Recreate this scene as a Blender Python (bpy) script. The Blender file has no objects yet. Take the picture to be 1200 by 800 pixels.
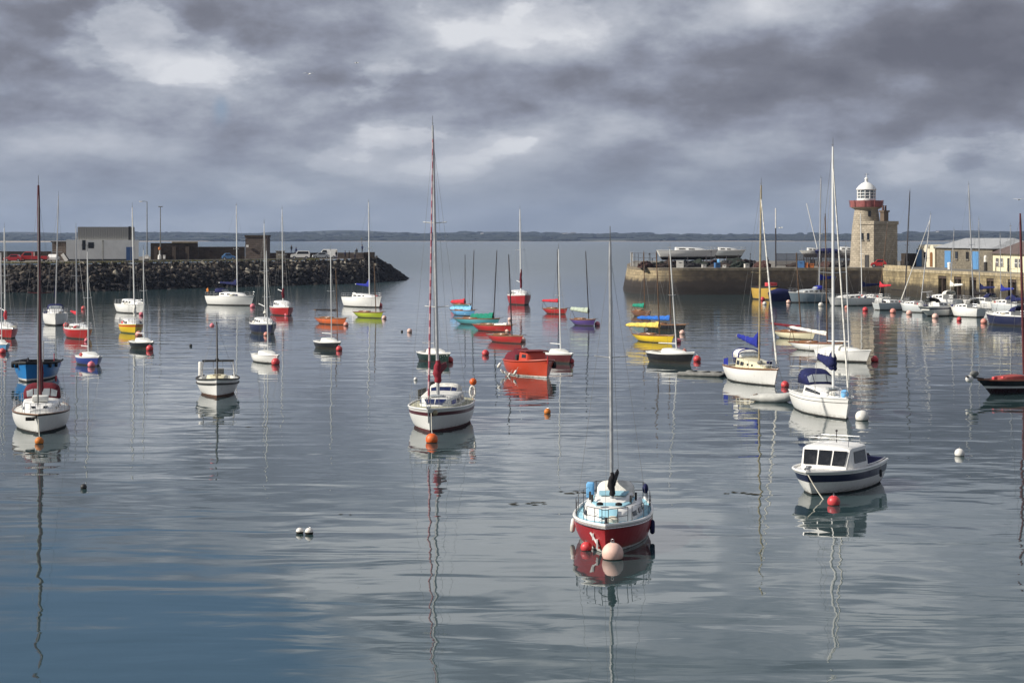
import bpy, bmesh, math, random
from mathutils import Vector, Matrix, noise
R = math.radians
PI = math.pi
random.seed(11)
scene = bpy.context.scene
col = scene.collection

# ------------------------------------------------------------------ camera
F, H, HY = 2200.0, 9.8, 279.0          # focal length in photo pixels, eye height, horizon row of the 1200x800 photo
cd = bpy.data.cameras.new('camera')
cd.sensor_width = 36.0
cd.lens = 36.0 * F / 1200.0
cd.shift_y = -(400.0 - HY) / 1200.0
cd.clip_start = 0.5
cd.clip_end = 60000
cam = bpy.data.objects.new('camera', cd)
cam.location = (0, 0, H)
cam.rotation_euler = (R(90), 0, 0)
col.objects.link(cam)
scene.camera = cam

# ------------------------------------------------------------------ light
SUN_TO = Vector((-0.87, -0.20, 0.58)).normalized()     # direction towards the sun: from the left, a little behind the viewer
sd = bpy.data.lights.new('sun', 'SUN')
sd.energy = 5.0
sd.angle = R(0.5)
sd.color = (1.0, 0.94, 0.84)
sun = bpy.data.objects.new('sun', sd)
sun.rotation_euler = (-SUN_TO).to_track_quat('-Z', 'Y').to_euler()
sun.location = (-300, -150, 250)
col.objects.link(sun)

world = bpy.data.worlds.new('World')
scene.world = world
world.use_nodes = True


class NT:
    """tiny helper for writing node trees"""
    def __init__(self, tree):
        self.t = tree
        self.n = tree.nodes
        self.l = tree.links

    def new(self, kind, **kw):
        nd = self.n.new(kind)
        for k, v in kw.items():
            setattr(nd, k, v)
        return nd

    def put(self, sock, v):
        if hasattr(v, 'is_linked') or isinstance(v, bpy.types.NodeSocket):
            self.l.new(v, sock)
        else:
            sock.default_value = v

    def math(self, op, a, b=0.0, c=None, clamp=False):
        nd = self.new('ShaderNodeMath', operation=op, use_clamp=clamp)
        self.put(nd.inputs[0], a)
        self.put(nd.inputs[1], b)
        if c is not None:
            self.put(nd.inputs[2], c)
        return nd.outputs[0]

    def add(self, a, b): return self.math('ADD', a, b)
    def sub(self, a, b): return self.math('SUBTRACT', a, b)
    def mul(self, a, b): return self.math('MULTIPLY', a, b)

    def ramp(self, v, a, b, lo=0.0, hi=1.0, smooth=True):
        nd = self.new('ShaderNodeMapRange', interpolation_type='SMOOTHSTEP' if smooth else 'LINEAR')
        self.put(nd.inputs[0], v)
        nd.inputs[1].default_value = a
        nd.inputs[2].default_value = b
        nd.inputs[3].default_value = lo
        nd.inputs[4].default_value = hi
        return nd.outputs[0]

    def mix(self, f, a, b):
        nd = self.new('ShaderNodeMix', data_type='RGBA')
        self.put(nd.inputs[0], f)
        self.put(nd.inputs[6], a if not isinstance(a, tuple) else (*a[:3], 1))
        self.put(nd.inputs[7], b if not isinstance(b, tuple) else (*b[:3], 1))
        return nd.outputs[2]

    def noise(self, vec, scale, detail=4.0, rough=0.5, distort=0.0, lac=2.0):
        nd = self.new('ShaderNodeTexNoise', noise_dimensions='3D')
        if vec is not None:
            self.l.new(vec, nd.inputs['Vector'])
        nd.inputs['Scale'].default_value = scale
        nd.inputs['Detail'].default_value = detail
        nd.inputs['Roughness'].default_value = rough
        nd.inputs['Lacunarity'].default_value = lac
        nd.inputs['Distortion'].default_value = distort
        return nd.outputs['Fac']

    def mapping(self, vec, scale=(1, 1, 1), loc=(0, 0, 0), rot=(0, 0, 0)):
        nd = self.new('ShaderNodeMapping')
        self.l.new(vec, nd.inputs[0])
        nd.inputs['Location'].default_value = loc
        nd.inputs['Rotation'].default_value = rot
        nd.inputs['Scale'].default_value = scale
        return nd.outputs[0]

    def xyz(self, x, y, z):
        nd = self.new('ShaderNodeCombineXYZ')
        self.put(nd.inputs[0], x); self.put(nd.inputs[1], y); self.put(nd.inputs[2], z)
        return nd.outputs[0]


def build_sky():
    W = NT(world.node_tree)
    W.n.clear()
    out = W.new('ShaderNodeOutputWorld')
    bg = W.new('ShaderNodeBackground')
    W.l.new(bg.outputs[0], out.inputs[0])
    bg.inputs[1].default_value = 0.1
    sky = W.new('ShaderNodeTexSky', sky_type='NISHITA')
    sky.sun_disc = False
    sky.sun_elevation = math.asin(SUN_TO.z)
    sky.sun_rotation = math.atan2(SUN_TO.x, SUN_TO.y)
    sky.air_density = 1.0
    sky.dust_density = 0.6
    sky.ozone_density = 1.5
    tc = W.new('ShaderNodeTexCoord')
    sep = W.new('ShaderNodeSeparateXYZ')
    W.l.new(tc.outputs['Generated'], sep.inputs[0])
    x, y, z = sep.outputs
    zc = W.math('MAXIMUM', z, 0.0)
    az = W.math('ARCTAN2', x, y)
    el = W.math('ARCSINE', zc)
    # heaped clouds standing over the sea: flatter the lower they stand
    flat = W.math('DIVIDE', 1.0, W.add(0.30, W.mul(el, 5.0)))
    q = W.xyz(W.mul(az, 4.6), W.mul(W.mul(el, 10.5), W.add(0.7, W.mul(flat, 0.33))), 1.3)
    big = W.noise(q, 0.33, 3.0, 0.5, 0.0)

    def heap(vec):
        """billowed density: rounded cells broken up by finer turbulence"""
        wn = W.new('ShaderNodeTexNoise'); W.l.new(vec, wn.inputs['Vector'])
        wn.inputs['Scale'].default_value = 1.6; wn.inputs['Detail'].default_value = 3.0
        sc = W.new('ShaderNodeVectorMath', operation='SCALE'); W.l.new(wn.outputs['Color'], sc.inputs[0]); sc.inputs['Scale'].default_value = 0.55
        ad = W.new('ShaderNodeVectorMath', operation='ADD'); W.l.new(vec, ad.inputs[0]); W.l.new(sc.outputs[0], ad.inputs[1])
        vo = W.new('ShaderNodeTexVoronoi', feature='SMOOTH_F1', voronoi_dimensions='2D')
        W.l.new(ad.outputs[0], vo.inputs['Vector'])
        vo.inputs['Scale'].default_value = 1.25
        vo.inputs['Detail'].default_value = 2.0
        vo.inputs['Roughness'].default_value = 0.5
        vo.inputs['Smoothness'].default_value = 0.55
        puff = W.math('SUBTRACT', 1.0, vo.outputs['Distance'])
        tur = W.noise(vec, 1.3, 11.0, 0.58, 0.0)
        return W.add(W.mul(puff, 0.36), W.mul(tur, 0.82))
    bil = heap(q)
    bil2 = heap(W.mapping(q, loc=(0.05, -0.15, 0.0)))
    brim = W.sub(bil, bil2)

    def blob(px_, py_, wx, wy):
        """a soft patch of the sky round the direction seen at photo pixel (px_, py_)"""
        a0, e0 = math.atan((px_ - 600) / F), math.atan((HY - py_) / F)
        dx = W.math('DIVIDE', W.sub(az, a0), wx / F)
        dy = W.math('DIVIDE', W.sub(el, e0), wy / F)
        r2 = W.add(W.mul(dx, dx), W.mul(dy, dy))
        return W.math('EXPONENT', W.mul(r2, -1.0))

    def total(items):
        acc = None
        for (a, b, c, d, wgt) in items:
            t = W.mul(blob(a, b, c, d), wgt)
            acc = t if acc is None else W.add(acc, t)
        return acc
    SHADES = SKY_SHADES
    bias = total(SHADES)
    q3 = W.xyz(W.mul(az, 20.0), W.mul(W.mul(el, 44.0), W.add(0.7, W.mul(flat, 0.33))), 5.1)
    wisp = W.sub(W.noise(q3, 1.0, 8.0, 0.60, 0.0), W.noise(W.mapping(q3, loc=(0.16, -0.42, 0.0)), 1.0, 8.0, 0.60, 0.0))
    lum = W.add(W.mul(W.sub(bil, 0.565), 0.66), W.mul(W.sub(big, 0.5), 0.25))
    lum = W.add(lum, W.mul(brim, 1.25))
    lum = W.add(lum, W.mul(wisp, 0.50))
    # ragged edges where one bank of cloud stands before the next
    lum = W.add(lum, W.mul(W.sub(W.ramp(bil, 0.545, 0.590), 0.5), 0.12))
    lum = W.add(lum, W.mul(W.sub(W.ramp(W.add(bil, W.mul(wisp, 0.3)), 0.610, 0.640), 0.5), 0.09))
    lum = W.add(lum, bias)
    # low over the sea the contrast fades in the air between
    lum = W.mul(lum, W.ramp(el, 0.0, 0.08, 0.45, 1.0))
    v = W.add(lum, W.ramp(el, 0.0, 0.22, 0.625, 0.66, smooth=False))
    cr = W.new('ShaderNodeValToRGB')
    W.l.new(v, cr.inputs[0])
    els = cr.color_ramp.elements
    stops = [(0.0, (1.25, 1.30, 1.60)), (0.25, (1.75, 1.83, 2.20)), (0.42, (2.45, 2.63, 3.22)),
             (0.58, (3.45, 3.70, 4.28)), (0.80, (4.9, 5.1, 5.6)), (1.0, (6.4, 6.55, 6.9))]
    while len(els) < len(stops):
        els.new(0.5)
    for e, (pos, c) in zip(els, stops):
        e.position = pos
        e.color = (*c, 1)
    # gaps where blue sky shows
    gap = total(SKY_GAPS)
    gap = W.add(gap, W.mul(W.sub(0.57, bil), 1.2))
    gapm = W.ramp(gap, 0.36, 1.3)
    clear = W.mix(0.7, sky.outputs[0], (1.05, 1.85, 3.5))
    c = W.mix(gapm, cr.outputs[0], clear)
    # air light near the horizon
    hz = W.ramp(el, 0.0, 0.06, 0.55, 0.0)
    c = W.mix(hz, c, (2.25, 2.70, 3.25))
    # unseen sky overhead and behind the viewer, darkened to cut the fill light
    behind = W.math('MAXIMUM', W.ramp(y, -0.5, 0.45, 1.0, 0.0), W.ramp(el, 0.30, 0.7))
    c = W.mix(W.mul(behind, 0.5), c, (1.6, 1.75, 2.1))
    W.l.new(c, bg.inputs[0])


# (photo px, py, half widths in px, weight): the big light and dark masses of this sky; rows below 0 lie above the frame and are seen mirrored in the water
SKY_SHADES = [
    (40, 25, 150, 38, -0.16), (290, 98, 190, 14, -0.09), (140, 70, 160, 40, -0.12), (170, 165, 330, 60, 0.09),
    (470, 94, 120, 13, -0.20), (860, 112, 130, 28, -0.26), (1010, 84, 190, 34, -0.20), (1150, 60, 150, 56, -0.20), (1000, 190, 330, 60, -0.09),
    (895, 14, 50, 22, 0.30), (965, 24, 54, 20, 0.28), (560, 42, 140, 26, 0.15), (290, 48, 120, 24, 0.03), (420, 8, 160, 20, 0.10),
    (550, 140, 110, 16, 0.08), (640, 160, 260, 24, 0.06), (650, 62, 120, 18, 0.05), (860, 190, 60, 10, 0.07),
    (800, -170, 420, 130, 0.13), (670, -120, 130, 60, 0.20), (630, -60, 120, 26, 0.18), (420, -95, 60, 26, 0.22), (900, -150, 260, 70, 0.05),
    (1000, -380, 300, 90, -0.03), (500, -320, 150, 60, 0.06), (240, -60, 180, 50, 0.02),
]
SKY_GAPS = [(170, -175, 210, 85, 1.15), (90, -310, 270, 120, 1.45), (300, -330, 220, 95, 1.25), (40, -60, 130, 50, 0.5), (520, -245, 60, 30, 0.4),
            (259, 128, 13, 22, 0.72), (5, 115, 30, 22, 0.3), (600, -500, 700, 120, 0.7)]
build_sky()

scene.view_settings.view_transform = 'Standard'
scene.view_settings.look = 'None'
scene.view_settings.exposure = 0.18
scene.view_settings.gamma = 1.0
scene.view_settings.use_curve_mapping = False
scene.cycles.volume_bounces = 0
scene.cycles.max_bounces = 8


# ------------------------------------------------------------------ helpers
def gp(px, py, z=0.0):
    """the point at height z that the photo shows at pixel (px, py)"""
    Y = (H - z) * F / (py - HY)
    return Vector(((px - 600) / F * Y, Y, z))


def at(px, py, Y):
    """the point at distance Y that the photo shows at pixel (px, py)"""
    return Vector(((px - 600) / F * Y, Y, H - (py - HY) / F * Y))


def dist(py): return H * F / (py - HY)


def tag(o, label=None, cat=None, group=None, kind=None):
    if label: o['label'] = label
    if cat: o['category'] = cat
    if group: o['group'] = group
    if kind: o['kind'] = kind
    return o


def empty(name, loc, rz=0.0):
    o = bpy.data.objects.new(name, None)
    o.empty_display_size = 0.3
    o.location = loc
    o.rotation_euler = (0, 0, rz)
    col.objects.link(o)
    return o


def thing(name, label, cat, loc, rz=0.0, group=None):
    return tag(empty(name, loc, rz), label, cat, group)


class MB:
    """collects shapes and links them as ONE mesh object"""
    def __init__(self):
        self.v, self.f, self.m = [], [], []

    def add(self, vs, fs, m=0):
        b = len(self.v)
        self.v.extend([tuple(p) for p in vs])
        for f in fs:
            self.f.append(tuple(b + i for i in f))
            self.m.append(m)

    def box(self, c, s, m=0, rz=0.0, M=None):
        x, y, z = s[0] / 2, s[1] / 2, s[2] / 2
        vs = [Vector((a, b, d)) for a in (-x, x) for b in (-y, y) for d in (-z, z)]
        rot = M if M is not None else Matrix.Rotation(rz, 3, 'Z')
        vs = [rot @ p + Vector(c) for p in vs]
        self.add(vs, [(0, 1, 3, 2), (4, 6, 7, 5), (0, 4, 5, 1), (2, 3, 7, 6), (0, 2, 6, 4), (1, 5, 7, 3)], m)

    def loft(self, rings, m=0, cap=True, closed=True):
        n = len(rings[0])
        b = len(self.v)
        for r in rings:
            self.v.extend([tuple(p) for p in r])
        for i in range(len(rings) - 1):
            for j in range(n if closed else n - 1):
                k = (j + 1) % n
                self.f.append((b + i * n + j, b + i * n + k, b + (i + 1) * n + k, b + (i + 1) * n + j))
                self.m.append(m[i] if isinstance(m, list) else m)
        if cap and closed:
            self.f.append(tuple(b + j for j in range(n))[::-1]); self.m.append(m[0] if isinstance(m, list) else m)
            e = b + (len(rings) - 1) * n
            self.f.append(tuple(e + j for j in range(n))); self.m.append(m[-1] if isinstance(m, list) else m)

    def tube(self, pts, r, seg=8, m=0, cap=True):
        pts = [Vector(p) for p in pts]
        n = len(pts)
        rr = r if isinstance(r, (list, tuple)) else [r] * n
        rings = []
        up = Vector((0, 0, 1))
        for i, p in enumerate(pts):
            d = (pts[min(i + 1, n - 1)] - pts[max(i - 1, 0)])
            if d.length < 1e-9: d = Vector((0, 0, 1))
            d.normalize()
            ref = up if abs(d.z) < 0.95 else Vector((1, 0, 0))
            a = d.cross(ref).normalized()
            b = a.cross(d).normalized()
            rings.append([p + (a * math.cos(t) + b * math.sin(t)) * rr[i] for t in [2 * PI * j / seg for j in range(seg)]])
        self.loft(rings, m, cap)

    def lathe(self, prof, c=(0, 0, 0), seg=16, m=0, M=None):
        """prof: (radius, height) pairs from the bottom up"""
        rings = []
        for (r, h) in prof:
            ring = [Vector((max(r, 1e-4) * math.cos(2 * PI * j / seg), max(r, 1e-4) * math.sin(2 * PI * j / seg), h)) for j in range(seg)]
            rings.append([(M @ p if M is not None else p) + Vector(c) for p in ring])
        self.loft(rings, m)

    def ball(self, c, r, m=0, seg=12, sx=1, sy=1, sz=1):
        prof = [(r * math.sin(PI * i / 8), -r * math.cos(PI * i / 8)) for i in range(9)]
        M = Matrix.Diagonal((sx, sy, sz))
        self.lathe(prof, c, seg, m, M)

    def quadslab(self, q, t, m=0):
        """a thin panel: four corners, pushed t along its own normal"""
        q = [Vector(p) for p in q]
        nrm = (q[1] - q[0]).cross(q[2] - q[0]).normalized() * t
        self.add(q + [p + nrm for p in q], [(3, 2, 1, 0), (4, 5, 6, 7), (0, 1, 5, 4), (1, 2, 6, 5), (2, 3, 7, 6), (3, 0, 4, 7)], m)

    def build(self, name, mats, parent=None, smooth=38, loc=None, recalc=True, bevel=0.0):
        me = bpy.data.meshes.new(name)
        me.from_pydata(self.v, [], self.f)
        if not isinstance(mats, (list, tuple)): mats = [mats]
        for mt in mats: me.materials.append(mt)
        me.polygons.foreach_set('material_index', self.m)
        if recalc:
            bm = bmesh.new(); bm.from_mesh(me)
            if bevel > 0:
                bmesh.ops.bevel(bm, geom=[e for e in bm.edges if len(e.link_faces) == 2 and e.calc_face_angle(0) > 0.6], offset=bevel, segments=2, affect='EDGES', profile=0.5)
            bmesh.ops.recalc_face_normals(bm, faces=bm.faces)
            bm.to_mesh(me); bm.free()
        if smooth:
            me.polygons.foreach_set('use_smooth', [True] * len(me.polygons))
            me.set_sharp_from_angle(angle=R(smooth))
        me.update()
        o = bpy.data.objects.new(name, me)
        col.objects.link(o)
        if parent: o.parent = parent
        if loc is not None: o.location = loc
        return o


# ------------------------------------------------------------------ materials
MATS = {}


def mat(name, color, rough=0.5, metal=0.0, var=0.12, vscale=3.0, coat=0.0, bump=0.0, bscale=20.0, second=None, sec_scale=1.2, spec=None, alpha=None):
    if name in MATS: return MATS[name]
    m = bpy.data.materials.new(name)
    m.use_nodes = True
    T = NT(m.node_tree)
    b = T.n['Principled BSDF']
    tc = T.new('ShaderNodeTexCoord')
    ob = tc.outputs['Object']
    n = T.noise(ob, vscale, 5.0, 0.6)
    dark = tuple(c * (1 - var) for c in color)
    lite = tuple(min(1, c * (1 + var)) for c in color)
    c = T.mix(T.ramp(n, 0.3, 0.7), dark, lite)
    if second:
        n2 = T.noise(ob, sec_scale, 6.0, 0.62)
        c = T.mix(T.ramp(n2, 0.5, 0.66), c, second)
    T.l.new(c, b.inputs['Base Color'])
    T.put(b.inputs['Roughness'], T.ramp(n, 0.25, 0.75, max(0.03, rough - 0.07), min(1, rough + 0.1)))
    b.inputs['Metallic'].default_value = metal
    b.inputs['Coat Weight'].default_value = coat
    b.inputs['Coat Roughness'].default_value = 0.12
    if spec is not None: b.inputs['Specular IOR Level'].default_value = spec
    if bump:
        bp = T.new('ShaderNodeBump')
        bp.inputs['Strength'].default_value = 1.0
        bp.inputs['Distance'].default_value = bump
        T.l.new(T.noise(ob, bscale, 5.0, 0.6), bp.inputs['Height'])
        T.l.new(bp.outputs[0], b.inputs['Normal'])
    MATS[name] = m
    return m


def hullpaint(name, color, rough=0.28):
    """glossy topside paint with faint vertical runs and a scum line of wear low on the hull"""
    if name in MATS: return MATS[name]
    m = bpy.data.materials.new(name)
    m.use_nodes = True
    T = NT(m.node_tree)
    b = T.n['Principled BSDF']
    tc = T.new('ShaderNodeTexCoord')
    ob = tc.outputs['Object']
    runs = T.noise(T.mapping(ob, scale=(7, 7, 0.6)), 1.0, 5.0, 0.6)
    c = T.mix(T.ramp(runs, 0.45, 0.8, 0.0, 0.35), tuple(color), tuple(x * 0.72 + 0.02 for x in color))
    sp = T.new('ShaderNodeSeparateXYZ'); T.l.new(ob, sp.inputs[0])
    scum = T.mul(T.ramp(sp.outputs[2], 0.02, 0.30, 1.0, 0.0), T.ramp(T.noise(T.mapping(ob, scale=(3, 3, 9)), 1.6, 6.0, 0.7), 0.34, 0.66))
    c = T.mix(T.mul(scum, 0.75), c, (0.13, 0.115, 0.06))
    rust = T.ramp(T.noise(T.mapping(ob, scale=(5, 5, 0.35)), 0.9, 6.0, 0.7), 0.60, 0.78)
    c = T.mix(T.mul(rust, 0.50), c, (0.20, 0.11, 0.05))
    T.l.new(c, b.inputs['Base Color'])
    T.put(b.inputs['Roughness'], T.ramp(runs, 0.3, 0.8, rough, rough + 0.2))
    b.inputs['Coat Weight'].default_value = 0.2
    MATS[name] = m
    return m


def canvas(name, color): return mat(name, color, 0.85, var=0.22, vscale=4, bump=0.03, bscale=5, spec=0.2)


WHITE = hullpaint('white_gelcoat', (0.82, 0.81, 0.78))
CREAM = hullpaint('cream_paint', (0.72, 0.66, 0.46))
GREYW = hullpaint('grey_white_paint', (0.52, 0.55, 0.56))
BLUEGREY = hullpaint('blue_grey_paint', (0.22, 0.28, 0.33))
RED = hullpaint('red_paint', (0.36, 0.022, 0.028))
CRIMSON = hullpaint('crimson_paint', (0.40, 0.022, 0.022))
SCARLET = hullpaint('scarlet_paint', (0.52, 0.055, 0.02))
ORANGE = hullpaint('orange_paint', (0.62, 0.13, 0.035))
MAROON = hullpaint('maroon_paint', (0.10, 0.018, 0.024))
NAVY = hullpaint('navy_paint', (0.016, 0.02, 0.06))
BLACK = hullpaint('black_paint', (0.012, 0.012, 0.015))
BLUE = hullpaint('blue_paint', (0.03, 0.055, 0.26))
BRIGHTBLUE = hullpaint('bright_blue_paint', (0.015, 0.19, 0.50))
SKYBLUE = hullpaint('sky_blue_paint', (0.13, 0.36, 0.62))
PURPLE = hullpaint('purple_paint', (0.085, 0.05, 0.20))
TEAL = hullpaint('teal_paint', (0.08, 0.30, 0.34))
YELLOW = hullpaint('yellow_paint', (0.75, 0.52, 0.02))
LIME = hullpaint('lime_paint', (0.38, 0.46, 0.03))
OCHRE = hullpaint('ochre_paint', (0.50, 0.32, 0.06))
BROWNHULL = hullpaint('brown_paint', (0.16, 0.075, 0.045))
ANTIFOUL = mat('antifouling_dark', (0.03, 0.026, 0.024), 0.8, var=0.4)
ANTIRED = mat('antifouling_maroon', (0.09, 0.025, 0.025), 0.8, var=0.3)
DECK = mat('white_deck', (0.70, 0.70, 0.66), 0.55, var=0.08, second=(0.55, 0.53, 0.48))
DECKBLUE = mat('pale_blue_deck', (0.30, 0.55, 0.66), 0.7, var=0.1)
DECKTAN = mat('sandy_deck', (0.40, 0.39, 0.28), 0.8, var=0.15)
TEAK = mat('varnished_wood', (0.22, 0.10, 0.04), 0.35, var=0.25, vscale=6, coat=0.3)
REDDECK = mat('red_deck', (0.30, 0.05, 0.04), 0.6, var=0.2)
WOODMAST = mat('wooden_spar', (0.15, 0.085, 0.045), 0.4, var=0.25, vscale=4)
PALEWOOD = mat('pale_wooden_spar', (0.35, 0.29, 0.18), 0.45, var=0.2, vscale=4)
DARKMAST = mat('dark_spar', (0.05, 0.045, 0.05), 0.4, var=0.2)
MAROONMAST = mat('maroon_spar', (0.10, 0.022, 0.025), 0.4, var=0.2)
ALU = mat('aluminium_spar', (0.55, 0.55, 0.55), 0.35, metal=0.6, var=0.08)
WHITEMAST = mat('white_spar', (0.78, 0.78, 0.76), 0.35, var=0.06)
STEEL = mat('stainless_steel', (0.62, 0.62, 0.62), 0.25, metal=0.9, var=0.05)
WIRE = mat('rigging_wire', (0.22, 0.22, 0.22), 0.5, metal=0.5)
ROPE = mat('rope', (0.55, 0.52, 0.44), 0.9, var=0.2)
GLASS = mat('dark_window_glass', (0.012, 0.014, 0.018), 0.06, var=0.1)
BLUEGLASS = mat('blue_window_glass', (0.015, 0.025, 0.09), 0.08, var=0.1)
CLEARISH = mat('clouded_vinyl', (0.33, 0.36, 0.38), 0.15, var=0.1)
RUBBER = mat('black_rubber', (0.015, 0.015, 0.016), 0.7, var=0.3)
TRIMDARK = mat('dark_rubbing_strip', (0.03, 0.028, 0.027), 0.6, var=0.3)
C_NAVY = canvas('navy_canvas', (0.018, 0.022, 0.085))
C_BLUE = canvas('blue_canvas', (0.02, 0.03, 0.26))
C_BRIGHT = canvas('bright_blue_canvas', (0.03, 0.14, 0.50))
C_PALEBLUE = canvas('pale_blue_canvas', (0.20, 0.48, 0.80))
C_MAROON = canvas('maroon_canvas', (0.13, 0.016, 0.025))
C_RED = canvas('red_canvas', (0.50, 0.035, 0.05))
C_GREEN = canvas('green_canvas', (0.02, 0.22, 0.15))
C_YELLOW = canvas('yellow_canvas', (0.70, 0.52, 0.12))
C_WHITE = canvas('white_canvas', (0.74, 0.72, 0.66))
C_SAGE = canvas('sage_canvas', (0.38, 0.44, 0.36))
C_BLACK = canvas('black_canvas', (0.02, 0.018, 0.02))
C_GREY = canvas('grey_canvas', (0.20, 0.20, 0.19))
B_RED = mat('buoy_red', (0.60, 0.05, 0.06), 0.45, var=0.15, second=(0.50, 0.12, 0.10), sec_scale=3)
B_PINK = mat('buoy_pink', (0.72, 0.17, 0.22), 0.5, var=0.15, second=(0.62, 0.28, 0.27), sec_scale=3)
B_SALMON = mat('buoy_salmon', (0.68, 0.28, 0.22), 0.55, var=0.2, second=(0.50, 0.17, 0.13))
B_PEACH = mat('buoy_peach', (0.76, 0.50, 0.42), 0.55, var=0.1, second=(0.68, 0.38, 0.31))
B_ORANGE = mat('buoy_orange', (0.75, 0.13, 0.02), 0.45, var=0.15, second=(0.62, 0.17, 0.05), sec_scale=3)
B_AMBER = mat('buoy_amber', (0.55, 0.17, 0.02), 0.55, var=0.2)
B_WHITE = mat('buoy_white', (0.74, 0.72, 0.68), 0.5, var=0.1, second=(0.55, 0.50, 0.42))
B_DARK = mat('buoy_dark', (0.03, 0.03, 0.032), 0.6, var=0.2)
WEED = mat('waterline_weed', (0.025, 0.022, 0.014), 0.9, var=0.4, vscale=14)

# ------------------------------------------------------------------ water, haze
def build_water():
    m = bpy.data.materials.new('harbour_water')
    m.use_nodes = True
    T = NT(m.node_tree)
    b = T.n['Principled BSDF']
    tc = T.new('ShaderNodeTexCoord')
    ob = tc.outputs['Object']
    b.inputs['Base Color'].default_value = (0.029, 0.056, 0.060, 1)
    b.inputs['IOR'].default_value = 1.45
    # wind patches: smooth slicks and ruffled lanes
    patch = T.noise(T.mapping(ob, scale=(0.006, 0.016, 1)), 1.0, 4.0, 0.55, 0.4)
    patch = T.ramp(patch, 0.36, 0.66, 0.45, 1.25)
    b1 = T.noise(T.mapping(ob, scale=(0.09, 0.30, 1), rot=(0, 0, R(6))), 1.0, 2.0, 0.5, 0.6)      # long low swell
    b2 = T.noise(T.mapping(ob, scale=(0.52, 0.95, 1), rot=(0, 0, R(-9))), 1.0, 2.0, 0.5, 0.8)     # ripples
    b3 = T.noise(T.mapping(ob, scale=(1.1, 2.6, 1), rot=(0, 0, R(14))), 1.0, 2.0, 0.5, 0.5)       # fine ripples
    sy = T.new('ShaderNodeSeparateXYZ'); T.l.new(ob, sy.inputs[0])
    patch = T.mul(patch, T.ramp(sy.outputs[1], 130, 300, 1.0, 4.5))
    lanes = T.noise(T.mapping(ob, scale=(0.0012, 0.018, 1)), 1.0, 3.0, 0.6, 0.3)
    patch = T.mul(patch, T.ramp(lanes, 0.40, 0.62, 0.35, 1.15))       # the breeze reaches the outer water
    b4 = T.noise(T.mapping(ob, scale=(0.42, 0.36, 1), rot=(0, 0, R(30))), 1.0, 1.0, 0.5, 0.0)      # crossing swell that bends the mast reflections
    h = T.add(T.add(T.mul(b1, WAVE[0]), T.mul(b4, 0.024)), T.mul(T.mul(b2, patch), WAVE[1]))
    h = T.add(h, T.mul(T.mul(b3, patch), WAVE[2]))
    bp = T.new('ShaderNodeBump')
    bp.inputs['Strength'].default_value = 1.0
    bp.inputs['Distance'].default_value = 1.0
    T.l.new(h, bp.inputs['Height'])
    T.l.new(bp.outputs[0], b.inputs['Normal'])
    # far off the ripples are smaller than a pixel: they read as gloss, not as facets
    sp = T.new('ShaderNodeSeparateXYZ'); T.l.new(ob, sp.inputs[0])
    T.put(b.inputs['Roughness'], T.ramp(sp.outputs[1], 60, 700, 0.02, 0.22))
    mb = MB()
    mb.add([(-6000, -60, 0), (6000, -60, 0), (6000, 20000, 0), (-6000, 20000, 0)], [(0, 1, 2, 3)])
    o = mb.build('water', m, smooth=0, recalc=False)
    tag(o, kind='structure')


WAVE = (0.046, 0.0062, 0.0008)
build_water()


def build_haze():
    m = bpy.data.materials.new('sea_haze')
    m.use_nodes = True
    T = NT(m.node_tree)
    T.n.clear()
    out = T.new('ShaderNodeOutputMaterial')
    v = T.new('ShaderNodeVolumePrincipled')
    v.inputs['Color'].default_value = (0.50, 0.66, 1.0, 1)
    v.inputs['Density'].default_value = 0.00006
    v.inputs['Anisotropy'].default_value = 0.2
    T.l.new(v.outputs[0], out.inputs['Volume'])
    mb = MB()
    mb.box((0, 4300, 69), (9000, 8800, 140))
    o = mb.build('haze', m, smooth=0)
    tag(o, kind='stuff')


build_haze()


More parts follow.
